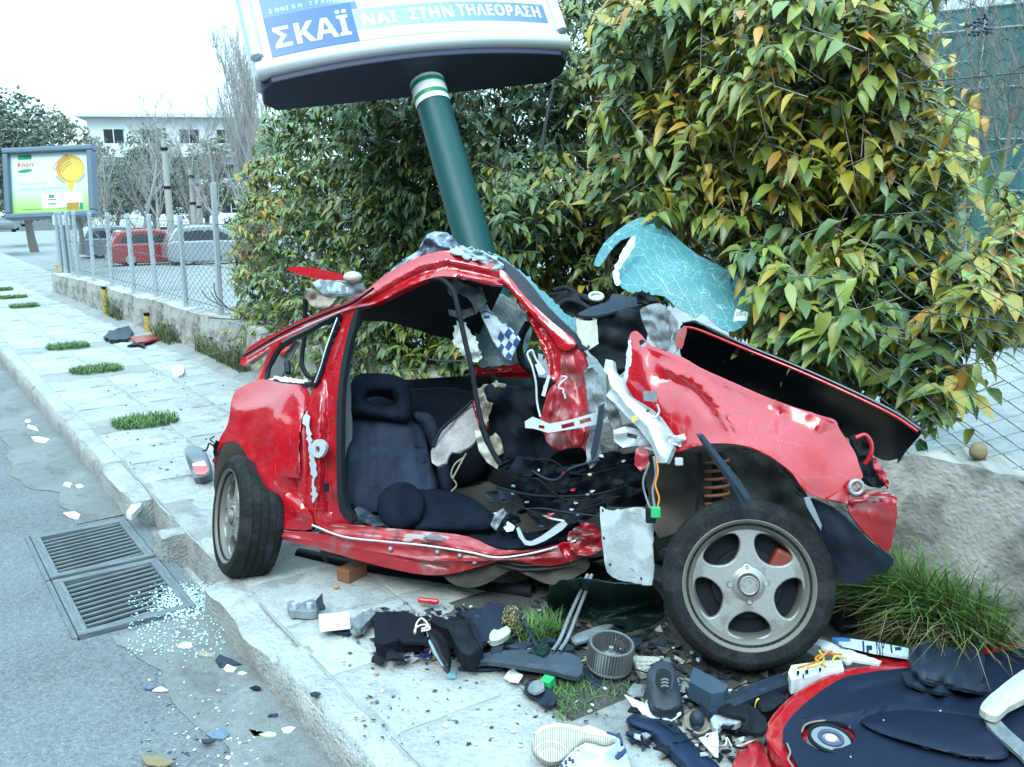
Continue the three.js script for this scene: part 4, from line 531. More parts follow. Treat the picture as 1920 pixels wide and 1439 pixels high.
cp('hinge_post', smooth([[1056, 656], [1082, 645], [1094, 668], [1104, 712], [1112, 760], [1108, 800], [1098, 845], [1060, 852], [1040, 825], [1012, 805], [1018, 770], [1030, 730], [1048, 712]], 3), off(.01), M.paintDirty, { step: 7, thick: .03, noise: [.03, 22], uvs: .35, ridges: [[[[1040, 720], [1026, 790]], .03, 7], [[[1062, 665], [1060, 740]], .02, 5], [[[1075, 700], [1090, 760]], -.02, 8]] });
cp('torn_inner_wing', smooth([[1096, 700], [1112, 690], [1126, 720], [1132, 770], [1122, 800], [1128, 850], [1108, 880], [1098, 845], [1110, 790]], 2), 3.66, M.zinc, { step: 7, thick: .006, noise: [.04, 18], jag: 1.5 });
cp('hinge_strap', [[1027, 703], [1032, 705], [1022, 744], [1015, 742]], 3.66, M.castAlu, { step: 6, thick: .006 });
part(car, 'hinge_hook', merge([tube([[998, 656, 3.7], [989, 662, 3.7], [998, 688, 3.69], [1005, 720, 3.69], [1007, 755, 3.69], [1013, 782, 3.68]], .0045), tube([[998, 656, 3.7], [1004, 672, 3.7], [1016, 690, 3.69], [1022, 700, 3.68]], .0045)]), M.castAlu);
cp('check_link', [[1003, 684], [1014, 680], [1018, 692], [1022, 702], [1010, 704]], 3.68, M.castAlu, { step: 5, thick: .01 });
part(car, 'hinge_clip', merge([tube([[1053, 706, 3.66], [1063, 708, 3.66], [1052, 718, 3.66], [1047, 728, 3.66], [1056, 730, 3.66], [1056, 738, 3.66]], .004), tube([[1058, 738, 3.66], [1060, 748, 3.66]], .004)]), M.castAlu);
// cast beams of the burst dashboard
cp('slotted_bracket', [[984, 791], [999, 782], [1031, 795], [1072, 787], [1121, 773], [1123, 796], [1072, 805], [1028, 812], [1000, 804], [985, 803]], 3.6, M.castAlu, { step: 6, thick: .02, holes: [[[1052, 797], [1076, 791], [1078, 799], [1054, 805]], [[1086, 788], [1107, 783], [1109, 790], [1088, 796]], [[1010, 797], [1021, 799], [1021, 805], [1010, 803]]] });
cp('cast_beam', [[1136, 674], [1148, 676], [1151, 695], [1164, 710], [1174, 739], [1190, 748], [1217, 764], [1235, 780], [1246, 795], [1258, 812], [1262, 840], [1250, 868], [1233, 868], [1222, 836], [1199, 805], [1172, 778], [1154, 758], [1136, 742], [1145, 730], [1140, 703], [1132, 695]], [[1140, 680, 3.62], [1160, 740, 3.52], [1200, 775, 3.42], [1240, 810, 3.36], [1242, 866, 3.34]], M.castAlu, { step: 6, thick: .025, ridges: [[[[1145, 720], [1180, 765], [1215, 800], [1240, 860]], .02, 6], [[[1190, 752], [1236, 790]], -.014, 4]], noise: [.006, 16], holes: [smooth([[1212, 768], [1217, 768], [1217, 773], [1212, 773]], 2)] });
cp('cast_fork', [[1256, 814], [1270, 818], [1291, 811], [1296, 822], [1284, 830], [1296, 838], [1274, 838], [1258, 832], [1250, 822]], 3.33, M.castAlu, { step: 5, thick: .015, noise: [.02, 8] });
cp('cast_bracket', [[1150, 808], [1172, 800], [1205, 806], [1228, 828], [1224, 846], [1196, 836], [1168, 840], [1152, 828]], 3.44, M.castAlu, { step: 6, thick: .012, noise: [.02, 14], holes: [[[1176, 812], [1196, 816], [1195, 824], [1176, 820]]] });
cp('white_clip_box', [[1206, 734], [1233, 734], [1232, 754], [1208, 752]], 3.36, M.zinc, { step: 7, thick: .02 });
part(car, 'clip_hook', tube([[1232, 758, 3.36], [1236, 772, 3.36], [1228, 784, 3.36], [1222, 782, 3.36]], .004), M.castAlu);
cp('yellow_tag', [[1184, 782], [1193, 779], [1196, 787], [1186, 790]], 3.385, M.yellow, { step: 5, thick: .004 });
cp('grey_bracket_leg', [[1120, 760], [1140, 750], [1160, 770], [1170, 810], [1156, 838], [1148, 810], [1140, 780], [1128, 790]], 3.56, M.zinc, { step: 7, thick: .01, noise: [.03, 16] });
cp('dark_strap', [[1124, 762], [1134, 756], [1130, 800], [1118, 858], [1110, 866], [1108, 850], [1118, 800]], 3.52, M.plastic, { step: 7, thick: .012 });
// scuttle, strut tower
cp('scuttle_cover', smooth([[1083, 590], [1110, 575], [1140, 565], [1148, 552], [1180, 556], [1204, 560], [1200, 572], [1160, 582], [1120, 592]], 3), [[1083, 592, 3.75], [1150, 555, 3.95], [1204, 566, 3.85], [1120, 590, 3.75]], M.plastic, { step: 8, thick: .01, ridges: [[[[1100, 584], [1195, 564]], .02, 4]] });
cp('air_box', smooth([[1120, 600], [1150, 586], [1205, 575], [1214, 610], [1212, 640], [1190, 655], [1180, 690], [1150, 705], [1120, 670], [1104, 656], [1122, 645]], 2), 3.78, M.black, { step: 9, thick: .06, noise: [.05, 30] });
part(car, 'wiper_arm', merge([tube([[1036, 546, 4.05], [1060, 540, 4.08], [1090, 556, 4.0], [1120, 572, 3.92]], .011), tube([[1038, 580, 3.95], [1062, 564, 3.98], [1085, 568, 3.95], [1110, 582, 3.88]], .012)]), M.black);
cp('scuttle_plate', smooth([[1030, 560], [1050, 548], [1100, 552], [1120, 572], [1085, 595], [1060, 592]], 2), 4.0, M.black, { step: 9, thick: .02, noise: [.03, 20] });
part(car, 'white_cap', merge([new THREE.TorusGeometry(.028, .007, 8, 20).applyMatrix4(basis(RIGHT, UPV, BACK, U(1118, 556, 3.93)).multiply(new THREE.Matrix4().makeRotationX(-.9))), new THREE.SphereGeometry(.024, 14, 8).scale(1, .5, 1).translate(...U(1119, 558, 3.94).toArray())]), M.cream);
cp('strut_tower', smooth([[1200, 582], [1212, 574], [1236, 569], [1254, 580], [1262, 600], [1258, 640], [1250, 662], [1238, 655], [1222, 640], [1212, 620]], 2), 3.66, M.zinc, { step: 7, thick: .01, noise: [.03, 20], ridges: [[[[1212, 590], [1252, 606]], -.02, 4], [[[1230, 600], [1240, 655]], .02, 6]] });
cp('torn_plastic', [[1190, 548], [1205, 545], [1225, 556], [1236, 568], [1215, 572], [1198, 566]], 3.78, M.black, { step: 6, jag: 2, thick: .008, noise: [.03, 12] });
cp('wing_bracket', [[1260, 588], [1272, 604], [1270, 620], [1276, 650], [1264, 664], [1254, 660], [1262, 630]], 3.6, M.zinc, { step: 6, thick: .006, noise: [.02, 12] });
cp('hinge_plate', smooth([[1272, 618], [1288, 614], [1284, 636], [1278, 655], [1268, 650]], 2), 3.58, M.paintDirty, { step: 6, thick: .006 });
// front wing
cp('front_wing', smooth([[1181, 664], [1178, 640], [1184, 624], [1194, 621], [1222, 649], [1276, 668], [1314, 690], [1372, 716], [1436, 744], [1490, 764], [1541, 780], [1567, 789], [1574, 804], [1590, 828], [1604, 850], [1612, 875], [1618, 896], [1598, 914], [1594, 930], [1590, 945], [1551, 938], [1509, 921], [1487, 889], [1461, 867], [1436, 851], [1404, 838], [1365, 832], [1330, 833], [1296, 840], [1268, 848], [1246, 840], [1228, 812], [1206, 770], [1184, 740], [1172, 712]], 3), SK, M.paint,
  { step: 10, thick: .006, noise: [.005, 70], ridges: [[[[1240, 690], [1300, 712], [1340, 750], [1370, 800]], .02, 12], [[[1255, 712], [1305, 735], [1330, 770]], -.018, 12], [[[1290, 838], [1365, 828], [1440, 852], [1500, 908]], .014, 8], [[[1230, 656], [1380, 724], [1540, 786]], .012, 12], [[[1450, 770], [1468, 790], [1462, 805]], -.016, 8], [[[1530, 800], [1560, 796]], .01, 5], [[[1200, 660], [1215, 720], [1240, 780]], .014, 16], [[[1360, 770], [1372, 808]], -.02, 5], [[[1400, 760], [1560, 850]], -.012, 40]], holes: [smooth([[1198, 640], [1206, 637], [1212, 647], [1204, 652]], 2)] });
cp('torn_wing_edge', [[1172, 690], [1179, 640], [1184, 632], [1183, 650], [1186, 665], [1178, 700], [1172, 730], [1168, 715]], off(-.006), M.castAlu, { step: 5, jag: 1.5, thick: .004 });
cp('wing_tear', [[1552, 936], [1575, 922], [1592, 915], [1590, 945]], off(-.012), M.paintDirty, { step: 6, thick: .004, noise: [.02, 14] });
// bonnet, its dark inner side turned to the road
cp('bonnet', smooth([[1276, 612], [1300, 604], [1340, 624], [1400, 650], [1500, 690], [1600, 736], [1680, 776], [1722, 802], [1728, 812], [1716, 828], [1700, 846], [1684, 868], [1676, 874], [1640, 862], [1600, 830], [1560, 800], [1480, 775], [1400, 742], [1300, 700], [1276, 665]], 2), [[1280, 610, 3.75], [1300, 690, 3.95], [1500, 690, 3.5], [1480, 780, 3.75], [1680, 776, 3.32], [1728, 812, 3.24], [1640, 862, 3.55], [1676, 874, 3.4]], M.blackGloss, { step: 12, thick: .012, ridges: [[[[1420, 700], [1640, 800]], -.03, 30], [[[1300, 655], [1450, 730]], -.03, 20]], noise: [.012, 60] }, 'black inner side of the bonnet');
part(car, 'bonnet_lip', tube([[1282, 614, 3.73], [1300, 616, 3.7], [1400, 656, 3.56], [1500, 697, 3.47], [1600, 742, 3.38], [1680, 782, 3.29], [1722, 810, 3.22]], .006, 60), M.paint);
part(car, 'bonnet_edge', tube([[1280, 606, 3.745], [1302, 604, 3.71], [1400, 648, 3.57], [1500, 689, 3.48], [1600, 734, 3.39], [1680, 774, 3.3], [1727, 806, 3.23]], .004, 60), std([.12, .13, .15], .35, { metalness: .3 }));
cp('engine_shade_block', smooth([[1270, 700], [1400, 735], [1560, 790], [1630, 860], [1600, 930], [1540, 900], [1400, 830], [1290, 830], [1250, 770]], 2), 3.95, M.black, { step: 16, thick: .25, noise: [.14, 50] });  // black slab put in for the shade of the engine bay
// front corner
cp('lamp_housing', smooth([[1598, 822], [1612, 814], [1632, 822], [1640, 850], [1650, 880], [1664, 905], [1650, 916], [1622, 905], [1612, 870]], 2), 3.18, M.black, { step: 7, thick: .03, noise: [.03, 14] });
part(car, 'lamp_rim', tube([[1604, 822, 3.14], [1622, 816, 3.14], [1634, 832, 3.14], [1632, 856, 3.14], [1622, 870, 3.15]], .008), M.paint);
cp('front_panel_torn', [[1636, 856], [1642, 862], [1658, 885], [1668, 905], [1666, 915], [1656, 902], [1640, 880]], 3.12, M.paintDirty, { step: 5, thick: .008, noise: [.02, 10] });
cp('front_bumper', smooth([[1590, 950], [1606, 932], [1640, 930], [1664, 940], [1682, 950], [1680, 985], [1674, 1012], [1666, 1036], [1648, 1024], [1628, 1006], [1606, 980]], 2), [[1590, 950, 3.1], [1680, 950, 3.2], [1666, 1036, 3.2], [1610, 980, 3.1]], M.paintDirty, { step: 8, thick: .008, ridges: [[[[1600, 955], [1670, 975]], .02, 8]], noise: [.01, 30], uvs: .8 });
cp('bumper_fold', [[1592, 925], [1612, 918], [1640, 926], [1660, 922], [1684, 936], [1680, 952], [1650, 940], [1620, 940], [1596, 942]], 3.08, M.paintScrape, { step: 6, thick: .008, noise: [.03, 16], uvs: .4 });
part(car, 'lamp_socket', new THREE.TorusGeometry(.022, .007, 8, 18).applyMatrix4(basis(RIGHT, UPV, BACK, U(1606, 914, 3.07))), M.steel);
cp('arch_liner', smooth([[1510, 934], [1547, 946], [1574, 961], [1608, 991], [1639, 1022], [1677, 1050], [1668, 1068], [1632, 1083], [1612, 1100], [1590, 1096], [1562, 1082], [1547, 1031], [1525, 982]], 2), [[1510, 934, 3.18], [1677, 1050, 3.12], [1590, 1096, 3.2], [1608, 991, 3.06]], M.plastic, { step: 8, thick: .006, noise: [.02, 30], jag: 1.2 });
cp('liner_flap', [[1508, 934], [1518, 932], [1530, 958], [1541, 985], [1540, 995], [1528, 976], [1514, 952]], 3.04, M.zinc, { step: 6, thick: .006 });
cp('wheel_house', smooth([[1215, 855], [1260, 846], [1330, 833], [1404, 838], [1461, 867], [1509, 921], [1550, 1000], [1560, 1085], [1500, 1100], [1380, 1000], [1290, 990], [1235, 1010], [1222, 960]], 2), [[1215, 860, 3.6], [1400, 850, 3.55], [1540, 1000, 3.42], [1300, 990, 3.6]], M.underseal, { step: 14, thick: .01, noise: [.05, 50], uvs: .6 });
{ const pts = []; for (let i = 0; i <= 70; i++) { const t = i / 70, a = t * 5.5 * 6.283; pts.push(U(1345, 862 + t * 84, 3.47).addScaledVector(RIGHT, Math.cos(a) * .042).addScaledVector(BACK, Math.sin(a) * .042)); } part(car, 'coil_spring', tube(pts, .0065, 240, 6), M.rust); part(car, 'damper', tube([[1345, 850, 3.47], [1346, 990, 3.47]], .02, 4, 12), M.black); part(car, 'brake_hose', tube([[1312, 850, 3.45], [1314, 900, 3.44], [1306, 960, 3.45], [1316, 1000, 3.45]], .005), M.black); }
cp('plastic_strut', [[1306, 815], [1318, 814], [1340, 842], [1372, 882], [1388, 900], [1411, 938], [1406, 946], [1390, 944], [1372, 912], [1336, 862]], 3.02, M.plastic, { step: 7, thick: .014, ridges: [[[[1314, 820], [1400, 938]], .012, 5]] });
cp('splash_plate', smooth([[1126, 950], [1134, 955], [1150, 958], [1180, 953], [1205, 952], [1220, 966], [1224, 975], [1223, 1030], [1222, 1098], [1183, 1092], [1160, 1088], [1139, 1074], [1132, 1040], [1128, 1000]], 2), [[1126, 950, 3.55], [1222, 960, 3.4], [1222, 1098, 3.35], [1139, 1074, 3.5]], std([.40, .43, .44], .65, { map: TX.cloth, bumpMap: TX.fine, bumpScale: .002 }), { step: 8, thick: .004, noise: [.012, 40], uvs: .5, ridges: [[[[1185, 960], [1185, 1090]], .006, 6]], holes: [[1130, 958], [1132, 1010], [1144, 1060], [1202, 1086]].map(([x, y]) => smooth([[x - 2.5, y], [x, y - 4], [x + 2.5, y], [x, y + 4]], 2)) }, 'grey sheet plate with bolt holes');
// wires with the green plug
part(car, 'wiring', merge([tube([[1226, 856, 3.36], [1230, 890, 3.35], [1224, 920, 3.35], [1228, 955, 3.34]], .005), tube([[1218, 868, 3.37], [1206, 905, 3.37], [1214, 940, 3.36], [1224, 962, 3.34]], .004)]), M.zinc);
part(car, 'orange_wire', merge([tube([[1230, 860, 3.35], [1234, 885, 3.34], [1229, 910, 3.34], [1236, 935, 3.33], [1232, 955, 3.33]], .0035)]), M.orange);
part(car, 'green_plug', box(.035, .04, .03, 0, 0, 0, .005).applyMatrix4(basis(RIGHT, UPV, BACK, U(1229, 961, 3.32))), M.green);
part(car, 'black_plug', box(.034, .05, .03, 0, 0, 0, .005).applyMatrix4(basis(RIGHT, UPV, BACK, U(1220, 968, 3.335))), M.black);
cp('red_torn_metal', [[1192, 842], [1205, 836], [1216, 848], [1217, 872], [1202, 884], [1190, 872]], 3.42, M.paintDirty, { step: 6, thick: .005, noise: [.03, 14] });
part(car, 'white_plug', box(.03, .03, .025, 0, 0, 0, .006).applyMatrix4(basis(RIGHT, UPV, BACK, U(1273, 866, 3.34))), M.castAlu);
// ---- wheels ----
function wheelParts(m4, R, W, withBrake) {
  const h = W / 2, prof = []; const P = (r, z) => prof.push(new THREE.Vector2(r, z));
  P(R * .69, -h * .82); P(R * .76, -h * .98); P(R * .86, -h); P(R * .95, -h * .88); P(R * .985, -h * .7);
  for (const g of [-.27, -.09, .09, .27]) { P(R * .998, (g - .024) * W); P(R * .998, (g - .022) * W); P(R * .982, (g - .016) * W); P(R * .982, (g + .016) * W); P(R * .998, (g + .022) * W); P(R * .998, (g + .024) * W); }
  P(R * .985, h * .7); P(R * .95, h * .88); P(R * .9, h * .97); P(R * .885, h * 1.005); P(R * .87, h * .985); P(R * .8, h * 1.0); P(R * .765, h * .985); P(R * .75, h * .96); P(R * .69, h * .8);
  const tyre = new THREE.LatheGeometry(prof, 72).rotateX(Math.PI / 2); { const u = tyre.attributes.uv; for (let i = 0; i < u.count; i++) u.setXY(i, u.getX(i) * 4, u.getY(i) * 1); }
  const w = part(car, 'wheel', tyre.applyMatrix4(m4), M.tyre); w.name = 'wheel';
  const rp = [[.66, -h * .8], [.69, -h * .85], [.62, -h * .6], [.60, 0], [.62, h * .5], [.66, h * .74], [.70, h * .80], [.735, h * .94], [.755, h * 1.0], [.77, h * .98], [.765, h * .9]].map(a => new THREE.Vector2(a[0] * R, a[1]));
  part(w, 'rim', new THREE.LatheGeometry(rp, 64).rotateX(Math.PI / 2).applyMatrix4(m4), M.rimLip);
  // five spoke face
  const Rf = R * .675, s = new THREE.Shape(); s.absarc(0, 0, Rf, 0, Math.PI * 2); const rot = Math.PI / 2 + .02;
  for (let k = 0; k < 5; k++) { const a = rot + (k + .5) * Math.PI * 2 / 5, pol = (r, t) => [Math.cos(a + t) * r * Rf, Math.sin(a + t) * r * Rf]; const pts = smooth([pol(.90, -.40), pol(.94, -.2), pol(.95, 0), pol(.94, .2), pol(.90, .40), pol(.80, .47), pol(.66, .45), pol(.54, .33), pol(.475, .15), pol(.465, 0), pol(.475, -.15), pol(.54, -.33), pol(.66, -.45), pol(.80, -.47)], 4); s.holes.push(new THREE.Path(pts.reverse().map(p => new THREE.Vector2(...p)))); }
  for (let k = 0; k < 4; k++) { const a = k * Math.PI / 2 + .06 + Math.PI / 2; const p = new THREE.Path(); p.absarc(Math.cos(a) * Rf * .305, Math.sin(a) * Rf * .305, Rf * .06, 0, Math.PI * 2, true); s.holes.push(p); }
  let f = new THREE.ExtrudeGeometry(s, { depth: .014, bevelEnabled: true, bevelSize: .006, bevelOffset: -.003, bevelThickness: .008, bevelSegments: 5, curveSegments: 40 });
  f.translate(0, 0, h * .62 - .022);
  { const u = f.attributes.uv, p = f.attributes.position; for (let i = 0; i < u.count; i++) u.setXY(i, p.getX(i) * 3, p.getY(i) * 3); }
  part(w, 'spoke_face', f.applyMatrix4(m4), M.alloy);
  const zf = h * .62 + .02; part(w, 'hub_boss', new THREE.LatheGeometry([[Rf * .2, .018], [Rf * .24, .017], [Rf * .27, .008], [Rf * .46, -.004]].map(p => new THREE.Vector2(p[0], p[1] + h * .62 - .006)), 48).rotateX(Math.PI / 2).applyMatrix4(m4), M.alloy); part(w, 'hub_cap', merge([new THREE.CylinderGeometry(Rf * .15, Rf * .165, .016, 32).rotateX(Math.PI / 2).translate(0, 0, zf), new THREE.TorusGeometry(Rf * .15, .0025, 6, 32).translate(0, 0, zf + .009)]).applyMatrix4(m4), M.alloy);
  for (let k = 0; k < 4; k++) { const a = k * Math.PI / 2 + .06; part(w, 'wheel_bolt', new THREE.CylinderGeometry(Rf * .042, Rf * .042, .02, 6).rotateX(Math.PI / 2).translate(Math.cos(a) * Rf * .305, Math.sin(a) * Rf * .305, zf - .024).applyMatrix4(m4), M.steel); }
  part(w, 'brake_shade_disc', new THREE.CylinderGeometry(R * .6, R * .6, .012, 40).rotateX(Math.PI / 2).translate(0, 0, -h * .25).applyMatrix4(m4), M.black);  // black disc stands in for the shade behind the spokes
  if (withBrake) { part(w, 'brake_disc', new THREE.CylinderGeometry(R * .41, R * .41, .02, 40).rotateX(Math.PI / 2).translate(0, 0, h * .05).applyMatrix4(m4), M.black); part(w, 'caliper', box(.07, .12, .05, 0, 0, 0, .015).rotateZ(-.45).translate(R * .36, R * .2, h * .22).applyMatrix4(m4), M.caliper); }
  return w;
}
function frameOf(c, n, up) { const x = up.clone().cross(n).normalize(), y = n.clone().cross(x); return basis(x, y, n, c); }
{ const c = U(1400, 1092, 3.215), toCam = camera.position.clone().sub(c).normalize(), n = toCam.addScaledVector(RIGHT, .1).addScaledVector(UPV, -.14).normalize(); wheelParts(frameOf(c, n, UPV), .289, .175, true); }
{ const c = U(464, 968, 4.17), toCam = camera.position.clone().sub(c).normalize(), n = toCam.clone().multiplyScalar(.27).addScaledVector(RIGHT.clone().addScaledVector(toCam, -RIGHT.dot(toCam)).normalize(), -.96).normalize(); wheelParts(frameOf(c, n, UPV), .272, .19, false); }
cp('rear_arch_inner', smooth([[402, 880], [408, 852], [418, 834], [438, 828], [457, 842], [468, 880], [476, 960], [478, 985], [440, 980], [405, 940]], 2), 4.42, M.underseal, { step: 14, thick: .02 });
part(car, 'rear_axle', tube([U(480, 970, 4.25), U(560, 985, 4.6), U(660, 1000, 5.0)], .035, 6, 10), M.black);
cp('torn_bumper_bracket', [[398, 838], [406, 826], [412, 830], [409, 850], [404, 872], [399, 862], [402, 848]], 4.26, M.black, { step: 5, jag: 2, thick: .008, noise: [.03, 10] });
part(car, 'lamp_wire', merge([tube([[402, 838, 4.3], [392, 832, 4.35], [388, 842, 4.4], [380, 846, 4.5]], .004), tube([[400, 830, 4.3], [394, 824, 4.32], [402, 818, 4.32]], .003)]), M.black);
// ---- floor and far side ----
{ const near = [[585, 1000, 4.0], [720, 1020, 3.86], [870, 1052, 3.78], [1000, 1056, 3.74], [1110, 1050, 3.72], [1230, 1000, 3.6]].map(q => U(...q)); part(car, 'floor_pan', loft(near, near.map(p => p.clone().addScaledVector(inward, 1.0).add(V(0, .02, 0))), 16, .02, .04), M.underseal);
  const side = near.map(p => p.clone().addScaledVector(inward, 1.0)); }
cp('underbody_light_block', smooth([[600, 1028], [700, 1050], [800, 1066], [900, 1078], [1010, 1070], [1110, 1050], [1150, 1090], [1130, 1125], [1040, 1150], [960, 1148], [860, 1122], [760, 1096], [660, 1074], [610, 1056]], 2), [[600, 1030, 4.3], [800, 1066, 4.2], [1110, 1050, 4.05], [1130, 1125, 3.8], [960, 1148, 3.95], [760, 1096, 4.2]], M.underseal, { step: 12, thick: .01, noise: [.1, 50] });  // dark sheet added to block light passing under the car
part(car, 'exhaust_pipe', tube([[560, 1040, 4.35], [700, 1070, 4.15], [860, 1100, 4.0], [1000, 1110, 3.85]], .03, 30, 12), M.black);
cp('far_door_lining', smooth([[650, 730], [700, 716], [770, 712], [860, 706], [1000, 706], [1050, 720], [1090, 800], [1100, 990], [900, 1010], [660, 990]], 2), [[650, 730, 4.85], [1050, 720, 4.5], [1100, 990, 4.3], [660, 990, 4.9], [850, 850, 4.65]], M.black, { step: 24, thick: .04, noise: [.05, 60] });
cp('far_door_top', [[887, 690], [915, 684], [956, 680], [999, 684], [1004, 708], [966, 711], [925, 706], [892, 705]], 4.42, M.paint, { step: 8, thick: .03, ridges: [[[[890, 698], [1000, 696]], .02, 5]], noise: [.01, 20] });
part(car, 'far_sill_rod', tube([[804, 674, 4.5], [840, 677, 4.46], [885, 676, 4.42]], .005), M.castAlu);
cp('far_windscreen', [[880, 540], [925, 550], [962, 560], [985, 590], [998, 625], [984, 660], [968, 682], [900, 690], [894, 640], [886, 600]], [[880, 540, 4.35], [985, 590, 4.25], [968, 682, 4.25], [894, 640, 4.4]], new THREE.MeshPhysicalMaterial({ color: lin(1, .52, .5), map: TX.glassCrack, roughness: .4, bumpMap: TX.glassCrack, bumpScale: .003, side: THREE.DoubleSide }), { step: 8, thick: .006, noise: [.05, 30], uvs: .5, jag: 2 });
cp('lining_scrap', [[845, 522], [875, 524], [905, 540], [912, 566], [892, 590], [880, 560], [862, 548], [846, 556], [838, 544]], 4.02, M.greyPlastic, { step: 6, thick: .006, noise: [.06, 18], jag: 1.5 });
cp('sun_visor_scrap', [[840, 580], [862, 584], [884, 578], [890, 590], [868, 598], [842, 592]], 4.1, M.greyPlastic, { step: 6, thick: .008, noise: [.03, 12] });
cp('torn_foam', [[848, 628], [853, 612], [858, 604], [872, 607], [884, 625], [894, 636], [898, 655], [906, 674], [890, 680], [876, 675], [866, 662], [856, 652], [850, 640]], 4.12, M.foam, { step: 5, thick: .03, jag: 3, noise: [.05, 14] }, 'torn white foam');
// steering wheel, dashboard remains
part(car, 'steering_wheel', tube([[990, 606, 4.12], [978, 630, 4.15], [974, 655, 4.17], [980, 680, 4.17], [996, 694, 4.14], [1012, 694, 4.1]], .017, 40, 12), M.black);
cp('dashboard', smooth([[905, 728], [925, 718], [960, 724], [1000, 722], [1010, 760], [1014, 800], [1040, 830], [1060, 858], [1080, 880], [1060, 905], [1000, 900], [950, 880], [930, 850], [918, 800], [910, 760]], 2), 3.98, M.blackSoft, { step: 9, thick: .12, noise: [.14, 46], pillow: [.06, 30] });
cp('dash_side', smooth([[1040, 850], [1090, 840], [1140, 860], [1190, 850], [1215, 900], [1210, 950], [1140, 950], [1080, 990], [1010, 985], [980, 940], [1010, 900]], 2), 3.74, M.black, { step: 9, thick: .06, noise: [.14, 40] });
cp('red_bulkhead', [[1020, 808], [1060, 806], [1098, 800], [1092, 832], [1070, 850], [1040, 842], [1024, 828]], 3.7, M.paintDirty, { step: 7, thick: .006, noise: [.05, 22], uvs: .4 });
cp('torn_dash_edge', [[893, 730], [910, 722], [930, 716], [948, 722], [946, 730], [930, 728], [924, 750], [918, 775], [912, 800], [906, 785], [900, 760]], 3.92, M.tan, { step: 6, thick: .006, noise: [.05, 12], jag: 2 });
cp('red_dash_metal', [[888, 752], [905, 750], [912, 780], [918, 800], [906, 812], [894, 790]], 3.95, M.paintDirty, { step: 6, thick: .006, noise: [.04, 12] });
part(car, 'hanging_door_rubber', tube([[800, 522, 3.9], [828, 524, 3.88], [848, 544, 3.86], [860, 585, 3.84], [872, 640, 3.83], [884, 690, 3.82], [892, 740, 3.82], [905, 800, 3.81], [925, 850, 3.8], [940, 872, 3.8]], .011, 60, 8), M.rubber);
cp('torn_door_card', [[808, 846], [824, 812], [850, 790], [884, 756], [890, 775], [900, 810], [890, 830], [862, 850], [846, 848], [836, 868], [822, 875], [810, 868]], [[808, 846, 3.95], [884, 756, 4.05], [890, 830, 3.9], [822, 875, 3.88]], std([.34, .30, .29], .85, { map: TX.cloth }), { step: 8, thick: .01, noise: [.04, 24], jag: 1, uvs: .5 });
part(car, 'door_card_edge', tube([[812, 838, 3.93], [826, 808, 3.95], [856, 780, 4.0], [886, 752, 4.03]], .008), M.black);
cp('cream_padding', [[890, 808], [900, 808], [908, 830], [920, 850], [936, 868], [932, 880], [914, 868], [898, 846]], 3.86, M.cream, { step: 6, thick: .02, noise: [.03, 10] });
cp('tan_padding', [[918, 820], [930, 812], [940, 826], [944, 850], [932, 856], [922, 840]], 3.88, M.tan, { step: 6, thick: .02, noise: [.04, 10], jag: 1 });
part(car, 'loose_cable', merge([tube([[874, 850, 3.9], [858, 880, 3.88], [848, 898, 3.87]], .004), tube([[872, 856, 3.9], [852, 872, 3.88], [846, 892, 3.88], [856, 910, 3.88], [846, 922, 3.88]], .0035)]), M.tan);
// dark trim shards, carpet, small bright bits in the footwell
for (let i = 0; i < 34; i++) { const x = rr(930, 1200), y = rr(850, 990), d = rr(3.62, 3.95), s = rr(12, 42), a0 = rr(0, 6); const poly = []; const n = 5 + (i % 3); for (let k = 0; k < n; k++) { const a = a0 + k / n * 6.283, q = s * rr(.35, 1); poly.push([x + Math.cos(a) * q * 1.3, y + Math.sin(a) * q * .6]); } cp('torn_trim', poly, d, i % 5 === 4 ? M.plastic : i % 7 === 6 ? M.blackGloss : M.blackSoft, { step: 10, thick: .006, noise: [.08, 22], sd: i }); }
for (let i = 0; i < 6; i++) { const y = rr(860, 960); part(car, 'loose_harness', tube([[rr(930, 1000), y, 3.75], [rr(1000, 1050), y + rr(-20, 30), 3.68], [rr(1050, 1120), y + rr(-25, 25), 3.66], [rr(1120, 1190), y + rr(-30, 20), 3.64]], rr(.003, .007), 30, 6), i % 5 ? M.black : M.plastic); }
cp('carpet', smooth([[700, 990], [780, 975], [860, 985], [940, 975], [985, 1000], [1080, 985], [1100, 1005], [1040, 1014], [980, 1028], [930, 1026], [870, 1002], [780, 995]], 2), [[700, 990, 3.95], [1100, 1000, 3.72], [900, 980, 3.9], [930, 1026, 3.76]], M.seatDark, { step: 10, thick: .02, noise: [.03, 30] });
cp('bent_white_channel', smooth([[968, 992], [974, 990], [984, 1012], [996, 1016], [1030, 996], [1056, 978], [1064, 984], [1040, 1004], [1004, 1022], [984, 1022]], 2), 3.68, M.castAlu, { step: 5, thick: .015 });
cp('grey_bracket', [[920, 985], [930, 962], [944, 954], [950, 962], [938, 982], [930, 996]], 3.74, M.zinc, { step: 5, thick: .012, noise: [.02, 10] });
cp('white_scrap', [[944, 990], [952, 978], [966, 988], [962, 996], [950, 998]], 3.72, M.white, { step: 5, thick: .006 });
part(car, 'white_lever', tube([[1018, 966, 3.7], [1032, 972, 3.69], [1058, 978, 3.68]], .005), M.white);
cp('red_shard', [[1044, 1022], [1058, 1016], [1072, 1020], [1068, 1036], [1072, 1054], [1064, 1048], [1052, 1036]], 3.62, M.paint, { step: 5, thick: .004, noise: [.03, 10] });
